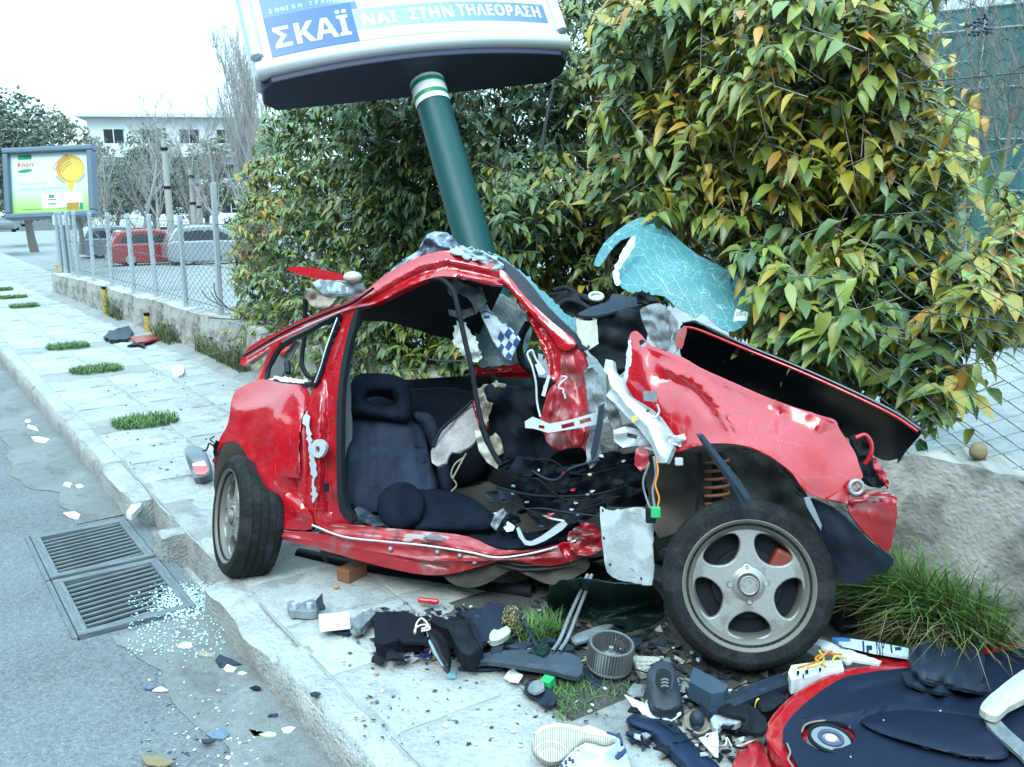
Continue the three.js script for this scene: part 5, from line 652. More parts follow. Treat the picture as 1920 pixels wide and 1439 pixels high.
cp('crumpled_sill_end', [[1066, 1000], [1100, 980], [1126, 990], [1130, 1030], [1110, 1044], [1080, 1040], [1064, 1022]], 3.66, M.paintScrape, { step: 6, thick: .006, noise: [.07, 18], jag: 2, uvs: .3 });
for (let i = 0; i < 26; i++) { const x = rr(900, 1200), y = rr(840, 985), s = rr(2.5, 6); cp('small_fragment', [[x, y], [x + s * rr(1, 2.2), y + rr(-2, 3)], [x + s * rr(.6, 1.5), y + s], [x - s * .3, y + s * .7]], rr(3.55, 3.64), pick([M.zinc, M.castAlu, M.cream, M.plastic, M.plastic, M.black, M.redPlastic, M.tan, M.white]), { step: 6, thick: .004, noise: [.02, 6], sd: i }); }
// ---- front seat ----
const seat = new THREE.Group(); seat.name = 'seat'; car.add(seat);
const sp = (n, poly, d, m, o, par = seat) => part(par, n, sheet(poly, d, o), m);
const hr = sp('headrest', smooth([[660, 712], [672, 702], [700, 700], [740, 704], [760, 714], [770, 740], [772, 775], [764, 790], [720, 786], [680, 780], [656, 776], [654, 745]], 3), [[660, 712, 4.16], [770, 740, 4.2], [764, 790, 4.14], [656, 776, 4.1]], M.seatDark, { step: 7, thick: .07, pillow: [.05, 20], holes: [smooth([[690, 738], [715, 734], [738, 742], [744, 756], [732, 762], [700, 758], [688, 750]], 3)] });
sp('backrest', smooth([[650, 800], [662, 784], [700, 780], [760, 788], [788, 796], [800, 830], [808, 870], [820, 905], [816, 930], [780, 950], [720, 962], [670, 962], [652, 940], [648, 880]], 3), [[650, 800, 4.16], [788, 796, 4.22], [816, 930, 4.02], [655, 950, 4.02], [730, 870, 4.06]], M.seat, { step: 9, thick: .14, pillow: [.06, 36], uvs: .8, ridges: [[[[700, 836], [790, 842]], -.04, 6], [[[698, 860], [798, 868]], -.04, 6], [[[697, 790], [700, 900], [706, 950]], -.04, 6], [[[778, 800], [800, 910]], -.03, 6]] });
sp('backrest_bolster', smooth([[772, 776], [800, 774], [818, 790], [832, 830], [846, 880], [850, 930], [824, 934], [818, 890], [806, 840], [790, 800]], 2), 4.2, M.seat, { step: 9, thick: .1, pillow: [.05, 18] });
sp('cushion_bolster', smooth([[708, 925], [725, 908], [750, 903], [775, 910], [792, 930], [796, 955], [785, 980], [760, 992], [730, 990], [710, 968]], 3), [[708, 940, 3.98], [790, 940, 3.9], [750, 990, 3.88]], M.seatDark, { step: 8, thick: .1, pillow: [.07, 40] });
sp('cushion', smooth([[770, 912], [800, 916], [840, 920], [880, 932], [910, 952], [928, 972], [926, 990], [880, 996], [820, 996], [775, 994], [786, 960]], 3), [[770, 912, 4.0], [926, 980, 3.82], [800, 996, 3.86], [850, 925, 3.98]], M.seatDark, { step: 9, thick: .12, pillow: [.05, 30] });
sp('seat_rail', [[664, 955], [676, 948], [700, 966], [730, 972], [740, 985], [700, 988], [672, 975]], 3.94, M.plastic, { step: 7, thick: .02, noise: [.02, 14] });
sp('seat_lever', [[722, 978], [780, 974], [790, 984], [776, 992], [724, 992]], 3.9, M.plastic, { step: 7, thick: .02 });
sp('rear_seat', smooth([[668, 760], [700, 740], [780, 730], [900, 740], [930, 800], [900, 900], [800, 930], [690, 930]], 2), 4.52, M.blackSoft, { step: 18, thick: .2, pillow: [.06, 40] });
// ---- tailgate remains seen above and through the quarter window ----
cp('tailgate_spoiler', smooth([[535, 505], [560, 500], [600, 505], [640, 515], [662, 524], [655, 532], [620, 528], [580, 520]], 2), [[535, 505, 4.9], [660, 526, 4.6], [600, 510, 4.75]], M.paint, { step: 7, thick: .02 });
cp('tailgate_skin', [[584, 530], [600, 524], [640, 528], [680, 532], [690, 548], [664, 560], [636, 556], [610, 556], [598, 545]], 4.5, std([.22, .27, .31], .45, { metalness: .3 }), { step: 7, thick: .006, noise: [.06, 22], jag: 1 });
cp('tailgate_padding', [[570, 548], [582, 540], [600, 548], [616, 556], [632, 560], [618, 574], [596, 582], [584, 574], [574, 562]], 4.48, M.tan, { step: 6, thick: .04, noise: [.06, 14], jag: 1.5 });
part(car, 'white_lamp_cap', new THREE.SphereGeometry(.045, 18, 12).scale(1, .62, 1).translate(...U(661, 520, 4.46).toArray()), M.cream);
cp('far_pillar_trim', [[502, 694], [520, 662], [545, 636], [562, 642], [552, 660], [536, 690], [528, 706], [508, 704]], 4.75, M.greyPlastic, { step: 8, thick: .02 });
cp('far_window_frame', [[520, 660], [545, 632], [566, 612], [572, 622], [552, 640], [530, 668]], 4.72, M.paint, { step: 8, thick: .02 });
part(car, 'hatch_strut', tube([[572, 560, 4.6], [572, 620, 4.62], [566, 680, 4.62], [574, 702, 4.58], [590, 712, 4.5]], .012, 30), M.black);
part(car, 'hatch_strut', tube([[540, 700, 4.6], [538, 678, 4.62]], .016, 4), M.plastic);
part(car, 'lining_wire', tube([[576, 616, 4.5], [600, 616, 4.3], [626, 606, 4.05]], .004), M.white);
// ---------- things lying on, in and round the wreck ----------
const deb = (name, label, cat, geo, mat, group) => solo(name, label, cat, geo, mat, group);
// shattered windscreen leaning on the shrub
{
  const ws = thing('shattered_windscreen', 'crazed teal laminated windscreen sheet leaning on the shrub above the bonnet', 'windscreen', U(1270, 578, 4.05));
  part(ws, 'glass_sheet', sheet(smooth([[1114, 497], [1124, 470], [1140, 448], [1167, 426], [1199, 408], [1222, 410], [1246, 424], [1272, 449], [1311, 479], [1365, 506], [1400, 533], [1405, 556], [1408, 580], [1401, 604], [1376, 622], [1353, 617], [1334, 602], [1315, 588], [1303, 597], [1286, 586], [1268, 577], [1246, 556], [1215, 553], [1180, 548], [1158, 530], [1168, 492], [1190, 446], [1165, 450], [1140, 476], [1124, 500]], 2), [[1114, 497, 4.32], [1199, 408, 4.42], [1158, 530, 4.12], [1270, 578, 4.0], [1365, 506, 4.16], [1404, 590, 3.93], [1305, 596, 3.96], [1240, 480, 4.14], [1330, 545, 3.98]], M.crackGlass, { step: 8, thick: .006, uvs: .5, noise: [.03, 60], jag: .8, ridges: [[[[1275, 500], [1302, 540], [1305, 590]], .05, 10], [[[1180, 440], [1165, 520]], .03, 14]] }), M.crackGlass);
  part(ws, 'torn_film', sheet(smooth([[1186, 444], [1194, 446], [1176, 486], [1160, 508], [1164, 530], [1156, 536], [1150, 510], [1160, 486]], 2), 4.1, { step: 6, thick: .004, jag: 1.5 }), std([.62, .82, .84], .6));
  const st = canvasTex(128, 128, (g) => { g.fillStyle = '#f4fbfc'; g.fillRect(0, 0, 128, 128); g.fillStyle = '#4d93a8'; g.font = 'bold 40px sans-serif'; g.fillText('2093', 22, 58); g.fillStyle = '#7fb0b8'; g.fillRect(34, 92, 24, 7); g.fillRect(66, 94, 22, 6); });
  part(ws, 'sticker', sheet([[1380, 579], [1403, 586], [1399, 610], [1375, 603]], 3.905, { step: 8, thick: .002, uvpx: [1375, 579, 1403, 610] }), std([1, 1, 1], .5, { map: st }));
}
{ // checked cloth in the cabin
  const ck = canvasTex(256, 256, (g) => { g.fillStyle = '#b4c4cc'; g.fillRect(0, 0, 256, 256); g.save(); g.translate(150, 190); g.rotate(-.85); for (let i = -6; i < 7; i++) for (let j = -1; j < 5; j++) if ((i + j) & 1) { g.fillStyle = '#35507a'; g.fillRect(i * 34, j * 24 - 10, 34, 24); } g.restore(); g.strokeStyle = '#3d5c86'; g.lineWidth = 6; for (const y of [30, 62]) { g.beginPath(); g.moveTo(0, y + 20); g.quadraticCurveTo(60, y - 10, 110, y + 22); g.stroke(); } g.fillStyle = '#33506f'; g.fillRect(58, 84, 34, 12); });
  deb('checked_cloth', 'white cloth with blue checks hanging inside the cabin', 'cloth', sheet(smooth([[897, 570], [903, 564], [912, 572], [918, 583], [930, 596], [941, 607], [954, 612], [966, 624], [976, 637], [971, 648], [962, 664], [957, 676], [948, 673], [938, 655], [925, 640], [912, 611], [902, 590]], 2), [[897, 570, 4.1], [976, 637, 4.0], [948, 673, 4.02], [920, 600, 4.03]], { step: 5, thick: .006, noise: [.03, 22], uvpx: [890, 555, 985, 682] }), std([1, 1, 1], .95, { map: ck }));
  deb('grey_scrap', 'grey triangular trim scrap lying on the red far door top', 'scrap', sheet([[912, 694], [935, 672], [956, 660], [957, 676], [950, 684], [925, 690]], 4.36, { step: 5, thick: .006 }), M.greyPlastic);
}
// car door lying inner side up
{
  const dr = thing('car_door', 'torn-off red car door lying inner side up beside the tall grass', 'car door', G(1700, 1380));
  const yT = (px, py) => dG(px, py, .075 + .00012 * (px - 1440));
  part(dr, 'shell', sheet(smooth([[1540, 1272], [1568, 1258], [1640, 1249], [1706, 1240], [1800, 1221], [1920, 1198], [2060, 1178], [2060, 1540], [1490, 1540], [1474, 1435], [1452, 1408], [1437, 1383], [1440, 1356], [1462, 1327], [1490, 1302]], 2), yT, { step: 14, thick: .07, ridges: [[[[1560, 1270], [1490, 1310], [1450, 1358], [1452, 1395], [1478, 1430]], .012, 7]] }), M.paint);
  const yB = (px, py) => dG(px, py, .092 + .00012 * (px - 1440));
  part(dr, 'trim_panel', sheet(smooth([[1556, 1285], [1590, 1268], [1706, 1252], [1800, 1236], [1920, 1214], [2050, 1196], [2050, 1530], [1510, 1530], [1498, 1440], [1480, 1410], [1468, 1384], [1470, 1364], [1494, 1334], [1526, 1306]], 2), yB, { step: 11, thick: .012, ridges: [[[[1612, 1346], [1675, 1327], [1754, 1330], [1849, 1346]], .02, 6], [[[1478, 1352], [1560, 1338], [1640, 1332]], .018, 6], [[[1560, 1345], [1680, 1312], [1740, 1290]], .016, 12], [[[1600, 1300], [1690, 1280], [1684, 1300]], -.018, 14], [[[1720, 1370], [1850, 1390]], -.03, 36]], noise: [.006, 40], holes: [smooth([[1502, 1376], [1510, 1360], [1546, 1353], [1580, 1356], [1602, 1372], [1604, 1388], [1580, 1402], [1536, 1404], [1510, 1392]], 2)] }), phy([.010, .016, .034], .45, { specularIntensity: .3, bumpMap: TX.fine, bumpScale: .001 }));
  part(dr, 'pocket', sheet(smooth([[1612, 1352], [1680, 1332], [1760, 1336], [1850, 1352], [1884, 1390], [1892, 1420], [1850, 1425], [1720, 1398], [1640, 1372]], 3), (px, py) => dG(px, py, .10 + .00012 * (px - 1440)), { step: 10, thick: .004, pillow: [.03, 40] }), phy([.008, .013, .029], .42, { specularIntensity: .3, bumpMap: TX.fine, bumpScale: .001 }));
  const c = G(1558, 1392, .1), sp_ = part(dr, 'speaker', new THREE.CylinderGeometry(.062, .066, .02, 40).rotateX(.12).translate(c.x, c.y, c.z), std([.17, .19, .22], .6)); const ring = (r, t, y, m, n) => part(sp_, n, new THREE.TorusGeometry(r, t, 8, 40).rotateX(Math.PI / 2 + .12).translate(c.x, c.y + y, c.z), m); ring(.060, .006, .01, M.black, 'surround'); ring(.03, .006, .013, std([.05, .06, .11], .5), 'cone_ring'); part(sp_, 'dust_cap', new THREE.SphereGeometry(.017, 16, 10).scale(1, .5, 1).translate(c.x, c.y + .012, c.z), M.white);
  part(dr, 'torn_hole_edge', tube([[1503, 1374], [1512, 1359], [1546, 1352], [1580, 1355], [1596, 1366], [1608, 1378]].map(([x, y]) => G(x, y, .107)), .003), M.tan);
  part(dr, 'cracked_edge', tube([[1476, 1395], [1482, 1412], [1478, 1424], [1488, 1440]].map(([x, y]) => G(x, y, .1)), .003), M.tan);
  part(dr, 'slot_shade_patch', sheet([[1766, 1324], [1784, 1328], [1782, 1336], [1768, 1333]], onY(.125), { step: 6, thick: .004 }), M.lining); part(dr, 'catch', sheet([[1800, 1332], [1846, 1340], [1850, 1352], [1822, 1348]], onY(.135), { step: 6, thick: .01 }), M.black);  // the handle slot is a flat dark patch painting its inner shade
  for (let i = 0; i < 6; i++) { const x = rr(1560, 1880), y = rr(1300, 1430); part(dr, 'chip', sheet([[x, y], [x + rr(2, 4), y + rr(-1, 1)], [x + rr(1, 2), y + 1.6]], onY(.15), { step: 5, thick: .003 }), M.white); }
}
deb('torn_channel', 'pale grey torn plastic channel lying across the black door lining', 'scrap', sheet(smooth([[1838, 1328], [1852, 1308], [1869, 1294], [1896, 1272], [1930, 1250], [1960, 1240], [1965, 1280], [1920, 1312], [1892, 1326], [1870, 1344], [1850, 1338]], 2), onY(.2), { step: 8, thick: .02, ridges: [[[[1850, 1326], [1930, 1264]], .03, 9]], noise: [.02, 20] }), M.cream);
deb('torn_strip', 'pale twisted strip hanging over the pocket of the black door lining', 'scrap', sheet(smooth([[1846, 1346], [1862, 1340], [1890, 1366], [1920, 1392], [1950, 1420], [1950, 1460], [1915, 1420], [1888, 1396], [1862, 1372]], 2), onY(.17), { step: 8, thick: .01, noise: [.03, 24] }), M.zinc);
deb('crumpled_trim', 'crumpled dark trim heaped on the upper edge of the fallen door', 'trim', merge([sheet([[1706, 1215], [1740, 1205], [1790, 1215], [1838, 1204], [1850, 1240], [1840, 1280], [1870, 1286], [1850, 1300], [1800, 1290], [1760, 1285], [1730, 1275], [1710, 1250]], onY(.17), { step: 9, thick: .012, noise: [.12, 34], jag: 1.5 }), sheet([[1690, 1262], [1720, 1254], [1760, 1280], [1790, 1302], [1740, 1296], [1700, 1280]], onY(.15), { step: 8, thick: .01, noise: [.06, 20] })]), M.plastic);
// window frame rail with white lettered strip
deb('white_trim_strip', 'long white plastic strip lying between front tyre and fallen door', 'strip', sheet([[1518, 1204], [1534, 1198], [1560, 1206], [1600, 1222], [1654, 1240], [1650, 1245], [1600, 1238], [1590, 1244], [1570, 1228], [1540, 1214]], onY(.11), { step: 6, thick: .01, jag: 1.2, noise: [.02, 20] }), M.white);
{ const t = canvasTex(512, 64, g => { g.fillStyle = '#b9cbd8'; g.fillRect(0, 0, 512, 64); g.fillStyle = '#23364f'; g.font = 'bold 46px sans-serif'; g.fillText('NP', 300, 50); g.fillRect(210, 18, 14, 32); g.fillRect(236, 30, 40, 12); g.fillRect(400, 20, 12, 30); g.fillRect(430, 34, 44, 9); g.fillStyle = '#3a6fb0'; g.fillRect(0, 0, 130, 20); }); deb('lettered_strip', 'pale sill strip with dark lettering above the fallen door', 'strip', sheet([[1560, 1196], [1580, 1196], [1640, 1204], [1704, 1216], [1704, 1232], [1640, 1222], [1580, 1208]], onY(.13), { step: 9, thick: .01, uvpx: [1560, 1190, 1704, 1236] }), std([1, 1, 1], .5, { map: t })); }
deb('red_rail', 'bent red metal rail under the lettered strip', 'rail', merge([sheet([[1585, 1212], [1640, 1224], [1700, 1236], [1702, 1246], [1640, 1240], [1600, 1232]], onY(.1), { step: 8, thick: .02, noise: [.02, 20] }), sheet([[1808, 1226], [1870, 1212], [1930, 1200], [1930, 1214], [1870, 1226], [1815, 1238]], onY(.14), { step: 8, thick: .02 })]), M.paint);
{ // circuit module with coloured wires
  const md = thing('switch_module', 'white switch module with orange wires beside the front tyre', 'module', G(1526, 1265));
  part(md, 'housing', sheet([[1478, 1262], [1484, 1248], [1540, 1240], [1578, 1238], [1583, 1256], [1540, 1264], [1484, 1276]], onY(.1), { step: 6, thick: .05, noise: [.01, 12] }), M.white);
  part(md, 'sockets', merge([[1494, 1262, 5], [1510, 1260, 6], [1536, 1256, 4], [1505, 1268, 3]].map(([x, y, s]) => sheet([[x, y - 3], [x + s, y - 4], [x + s, y + 1], [x, y + 2]], onY(.112), { step: 6, thick: .004 }))), M.black).userData.kind = 'stuff';
  [[[1495, 1254], [1512, 1248], [1532, 1240], [1548, 1226], [1560, 1222]], [[1512, 1254], [1536, 1246], [1544, 1232], [1536, 1220]], [[1550, 1252], [1530, 1238], [1552, 1226], [1578, 1228]], [[1560, 1244], [1566, 1232], [1588, 1236]]].forEach((l, i) => part(md, 'wire', tube(l.map(([x, y], k) => G(x, y, .13 + .02 * (k % 2))), .0035), i % 2 ? M.yellow : M.orange));
}
deb('cream_grille', 'small cream grid panel behind the black shoe', 'panel', merge([sheet([[1187, 1234], [1190, 1230], [1232, 1232], [1243, 1240], [1236, 1258], [1202, 1264], [1192, 1250]], onY(.03), { step: 8, thick: .02 }), ...[0, 1, 2, 3].map(k => tube([G(1192 + k * 11, 1232, .05), G(1200 + k * 10, 1258, .05)], .003)), ...[0, 1, 2].map(k => tube([G(1190 + k * 3, 1238 + k * 8, .05), G(1238, 1240 + k * 6, .05)], .003))]), M.cream);
// shoes
{
  const sh = thing('black_shoe', 'black lace-up shoe standing on crumpled white paper', 'shoe', G(1242, 1330)); const pts = [[1214, 1262], [1222, 1248], [1238, 1240], [1256, 1244], [1266, 1258], [1271, 1280], [1277, 1304], [1279, 1322], [1266, 1331], [1242, 1334], [1224, 1328], [1217, 1308], [1212, 1285]];
  part(sh, 'upper', sheet(smooth(pts, 3), (x, y) => dG(x, y, .045 + .05 * step01(1330, 1250, y)), { step: 5, thick: .05, pillow: [.035, 22], ridges: [[[[1222, 1268], [1228, 1290], [1240, 1298], [1252, 1298], [1262, 1288], [1262, 1268]], .01, 3], [[[1216, 1306], [1246, 1312], [1276, 1304]], .006, 3]] }), std([.028, .034, .048], .65, { bumpMap: TX.fine, bumpScale: .001 }));
  part(sh, 'opening', sheet(smooth([[1232, 1258], [1246, 1254], [1258, 1262], [1258, 1284], [1250, 1294], [1238, 1294], [1230, 1282]], 3), (x, y) => dG(x, y, .1 + .05 * step01(1330, 1250, y)), { step: 5, thick: .003 }), M.lining);  // flat dark patch stands for the shade inside the shoe
  part(sh, 'sole', sheet(smooth([[1216, 1310], [1224, 1330], [1242, 1337], [1268, 1333], [1281, 1322], [1282, 1328], [1268, 1339], [1242, 1342], [1222, 1336], [1214, 1316]], 2), onY(.03), { step: 5, thick: .02 }), M.plastic);
  for (const k of [0, 1, 2]) part(sh, 'lace', tube([G(1240, 1276 + k * 6, .15), G(1246, 1274 + k * 6, .155), G(1253, 1276 + k * 6, .15)], .003), M.zinc);
}
deb('crumpled_paper', 'crumpled white paper sheet under the black shoe', 'paper', sheet([[1170, 1302], [1190, 1312], [1210, 1320], [1214, 1312], [1222, 1330], [1250, 1338], [1276, 1334], [1278, 1338], [1260, 1352], [1246, 1350], [1240, 1346], [1228, 1350], [1206, 1340], [1186, 1324]], onY(.025), { step: 5, thick: .003, noise: [.04, 12] }), M.white);
{
  const sh = thing('white_sneaker', 'white sneaker lying on its side showing a ribbed tan sole', 'shoe', G(1090, 1425));
  const soleTex = canvasTex(512, 256, (g) => { g.fillStyle = '#9a9388'; g.fillRect(0, 0, 512, 256); for (let x = 0; x < 512; x += 7) { g.fillStyle = x % 14 ? 'rgba(96,88,78,.55)' : 'rgba(215,208,196,.5)'; g.fillRect(x, 0, 3, 256); } g.strokeStyle = 'rgba(205,200,190,.7)'; g.lineWidth = 5; for (const r of [50, 90]) { g.beginPath(); g.ellipse(120, 220, r * 1.3, r, 0, 3.3, 6.1); g.stroke(); } });
  const tilt = (px, py) => dG(px, py, .035 + .05 * step01(1430, 1365, py));
  part(sh, 'sole', sheet(smooth([[997, 1396], [1003, 1380], [1017, 1369], [1042, 1364], [1074, 1367], [1105, 1376], [1136, 1382], [1152, 1387], [1147, 1395], [1132, 1399], [1111, 1392], [1096, 1391], [1082, 1400], [1067, 1415], [1050, 1428], [1030, 1430], [1011, 1422], [1000, 1410]], 3), tilt, { step: 6, thick: .025, uvpx: [995, 1360, 1155, 1432], pillow: [.008, 8] }), std([1, 1, 1], .8, { map: soleTex, bumpMap: soleTex, bumpScale: .002 }));
  part(sh, 'sole_edge', tube([[1004, 1380], [1017, 1368], [1042, 1362], [1074, 1365], [1105, 1374], [1136, 1380], [1156, 1384]].map(([x, y]) => U(x, y, tilt(x, y) + .004)), .007), M.white);
  const leather = std([.5, .51, .5], .55, { bumpMap: TX.fine, bumpScale: .001 });
  part(sh, 'upper', sheet(smooth([[1098, 1390], [1112, 1391], [1132, 1399], [1150, 1393], [1159, 1383], [1166, 1392], [1174, 1412], [1182, 1436], [1184, 1470], [1050, 1475], [1046, 1444], [1056, 1428], [1068, 1414], [1084, 1400]], 3), (x, y) => dG(x, y, .05), { step: 6, thick: .05, pillow: [.03, 24], ridges: [[[[1090, 1398], [1110, 1412], [1140, 1416], [1160, 1396]], -.012, 4]] }), leather);
  part(sh, 'far_flank', sheet([[1085, 1366], [1104, 1360], [1128, 1370], [1158, 1382], [1150, 1386], [1110, 1374]], onY(.075), { step: 6, thick: .012 }), leather);
  part(sh, 'lining', sheet(smooth([[1134, 1413], [1150, 1403], [1158, 1388], [1163, 1392], [1160, 1406], [1150, 1416]], 2), onY(.1), { step: 5, thick: .004 }), M.teal);
  part(sh, 'heel_tab', sheet([[1153, 1418], [1166, 1408], [1172, 1402], [1175, 1408], [1168, 1416], [1158, 1423]], onY(.108), { step: 5, thick: .006 }), std([.02, .025, .09], .6)); part(sh, 'heel_stripe', tube([[1138, 1374], [1158, 1381], [1164, 1386], [1166, 1398]].map(([x, y]) => G(x, y, .1)), .004), std([.02, .025, .09], .6));
  for (const [x, y] of [[1053, 1436], [1061, 1429], [1068, 1423], [1074, 1427], [1062, 1440]]) part(sh, 'eyelet_stripe', sheet([[x - 3, y - 2], [x + 2, y - 4], [x + 3, y + 2], [x - 2, y + 4]], onY(.1), { step: 4, thick: .004 }), std([.02, .025, .09], .6));
  for (const k of [0, 1, 2]) part(sh, 'lace', tube([G(1076 + k * 8, 1414 - k * 5, .1), G(1082 + k * 8, 1404 - k * 4, .115), G(1092 + k * 8, 1408 - k * 2, .11), G(1096 + k * 8, 1414, .1)], .004), leather);
}
{ // heater blower wheel
  const c = G(1140, 1262), o = thing('blower_wheel', 'grey squirrel-cage blower wheel with fine vanes standing on the pavement', 'blower wheel', c), r = .073, h = .085, y0 = .035, gm = std([.11, .115, .12], .55);
  const t = new THREE.Group(); t.name = 'rotor'; o.add(t); o.rotation.x = .16;
  lpart(t, 'upper_ring', new THREE.TorusGeometry(r, .0045, 8, 48).rotateX(Math.PI / 2).translate(0, y0 + h, 0), gm); lpart(t, 'lower_ring', new THREE.TorusGeometry(r, .006, 8, 48).rotateX(Math.PI / 2).translate(0, y0, 0), gm);
  const vane = box(.014, h, .0022).rotateY(.5); for (let i = 0; i < 44; i++) { const a = i / 44 * 6.283, m = lpart(t, 'vane', vane, gm); m.position.set(Math.cos(a) * r, y0 + h / 2, -Math.sin(a) * r); m.rotation.y = a; }
  lpart(t, 'hub_disc', new THREE.LatheGeometry([[.004, .05], [.012, .05], [.02, .04], [.05, .012], [r, .002]].map(p => new THREE.Vector2(p[0], p[1] + y0)), 40), std([.2, .2, .2], .6)); lpart(t, 'spindle', new THREE.CylinderGeometry(.008, .008, .03, 12).translate(0, y0 + .055, 0), M.steel);
  lpart(o, 'base', merge([new THREE.CylinderGeometry(r + .004, r - .01, .03, 40).translate(0, y0 - .018, 0), box(.2, .012, .12, .0, .008, .01, .005)]), M.plastic);
}
// long dark plank-like trim, black casings, mirror shell
deb('dark_plank', 'long blue-grey trim plank lying under the sill among weeds', 'trim', sheet(smooth([[880, 1236], [905, 1226], [950, 1220], [1000, 1218], [1050, 1222], [1088, 1234], [1092, 1262], [1080, 1270], [1040, 1260], [990, 1252], [940, 1244], [900, 1240]], 2), onY(.05), { step: 8, thick: .015, noise: [.015, 40], ridges: [[[[890, 1234], [1080, 1250]], .01, 8]] }), std([.04, .056, .078], .6, { map: TX.cloth }));
deb('black_casing', 'square black plastic casing with a torn corner beside the white card', 'casing', merge([sheet([[700, 1158], [706, 1148], [760, 1146], [790, 1160], [800, 1180], [790, 1200], [760, 1196], [720, 1210], [704, 1206], [702, 1180]], onY(.07), { step: 8, thick: .05, noise: [.04, 30], jag: 1 }), sheet([[745, 1196], [780, 1190], [808, 1196], [800, 1206], [756, 1204]], onY(.09), { step: 7, thick: .01 })]), M.blackSoft);
deb('black_duct', 'black angular air duct lying under the car sill', 'duct', merge([sheet([[806, 1164], [812, 1153], [850, 1166], [885, 1160], [896, 1190], [905, 1216], [880, 1230], [862, 1222], [840, 1180], [826, 1176]], onY(.1), { step: 8, thick: .06, noise: [.06, 28] }), sheet([[878, 1160], [884, 1158], [900, 1190], [906, 1215], [900, 1214], [886, 1186]], onY(.13), { step: 7, thick: .006 })]), M.black);
deb('mirror_shell', 'black pointed mirror shell with a blue glass edge', 'mirror', merge([sheet(smooth([[800, 1180], [808, 1176], [830, 1190], [842, 1215], [844, 1240], [838, 1250], [826, 1236], [812, 1208]], 2), onY(.1), { step: 6, thick: .03, pillow: [.02, 10] })]), M.blackGloss);
deb('mirror_glass', 'narrow pale blue mirror sliver beside the black shell', 'glass', sheet([[799, 1180], [806, 1196], [818, 1216], [830, 1236], [836, 1251], [828, 1245], [812, 1222], [802, 1200]], onY(.09), { step: 6, thick: .008 }), std([.45, .62, .7], .15, { metalness: .4 }));
deb('dark_tray', 'dark blue-black tray panel in the shade under the sill', 'panel', sheet([[882, 1152], [905, 1140], [912, 1130], [950, 1132], [946, 1160], [940, 1190], [900, 1206], [888, 1180]], onY(.06), { step: 8, thick: .02, noise: [.03, 28] }), M.plastic);
deb('beige_scrap', 'beige curved plastic cup piece in front of the dark tray', 'scrap', merge([sheet(smooth([[918, 1190], [926, 1180], [934, 1182], [950, 1174], [958, 1184], [944, 1198], [926, 1204], [918, 1200]], 2), onY(.07), { step: 5, thick: .02, pillow: [.015, 8] }), tube([G(892, 1200, .05), G(906, 1202, .05), G(922, 1206, .06)], .004)]), M.cream);
{ const t = thing('cable_loop', 'loop of thin cream cable beside the black casing', 'cable', G(785, 1185)); part(t, 'loop', merge([tube([[778, 1188], [782, 1168], [790, 1160], [800, 1168], [802, 1176], [790, 1180]].map(([x, y]) => G(x, y, .12)), .0035), tube([[776, 1186], [782, 1176], [796, 1172], [806, 1180], [790, 1184]].map(([x, y]) => G(x, y, .12)), .0035)]), M.wireW); }
deb('blue_wire_tangle', 'tangle of thin blue wire on the pavement by the mirror shell', 'wire', tube(Array.from({ length: 14 }, (_, i) => G(796 + 12 * Math.cos(i * 2.1), 1228 + 6 * Math.sin(i * 1.7), .015 + .02 * (i % 2))), .002, 90, 5), std([.03, .03, .2], .5));
deb('red_cable', 'dark red cable lying at the edge of the black casing', 'cable', tube([[752, 1210], [775, 1216], [800, 1212], [816, 1206]].map(([x, y]) => G(x, y, .02)), .005), std([.1, .02, .03], .5));
deb('white_card', 'blank white card lying flat on the pavement slabs', 'card', sheet([[597, 1152], [654, 1148], [657, 1178], [600, 1184]], onY(.035), { step: 10, thick: .004, noise: [.004, 30] }), M.white);
deb('black_chip', 'small dark piece sticking out under the white card', 'scrap', sheet([[622, 1184], [650, 1174], [664, 1180], [652, 1190]], onY(.015), { step: 6, thick: .008 }), M.plastic);
deb('grey_clamp', 'grey metal clamp piece between white card and black casing', 'clamp', merge([sheet([[660, 1162], [680, 1148], [698, 1142], [704, 1150], [690, 1166], [676, 1178], [664, 1176]], onY(.05), { step: 5, thick: .02, noise: [.03, 12], jag: 1.2 }), sheet([[656, 1182], [670, 1174], [690, 1172], [684, 1184], [662, 1190]], onY(.03), { step: 6, thick: .01 })]), M.zinc);
{ const o = thing('door_latch', 'greenish steel door latch with round bolts on a slab', 'latch', G(575, 1142)); part(o, 'body', sheet(smooth([[538, 1132], [548, 1126], [560, 1132], [574, 1128], [586, 1124], [596, 1132], [594, 1146], [574, 1148], [556, 1146], [544, 1146]], 2), onY(.035), { step: 5, thick: .03, noise: [.02, 10] }), M.zinc); part(o, 'claw', sheet([[592, 1126], [604, 1112], [606, 1130], [610, 1138], [598, 1142]], onY(.06), { step: 5, thick: .012 }), M.plastic); for (const [x, y] of [[552, 1136], [580, 1136]]) { const c = G(x, y, .045); part(o, 'bolt', new THREE.CylinderGeometry(.012, .012, .02, 14).translate(c.x, c.y, c.z), M.castAlu); } }
deb('red_lens_tube', 'small red lens tube in the shade under the sill', 'lens', capTube([G(788, 1126, .03), G(818, 1129, .03)], .012, 12), M.redPlastic);
deb('brick_piece', 'broken orange hollow brick under the red sill', 'brick', merge([box(.12, .06, .07, 0, 0, 0, .006)]).rotateY(.4).translate(...G(660, 1072, .03).toArray()), M.rust);
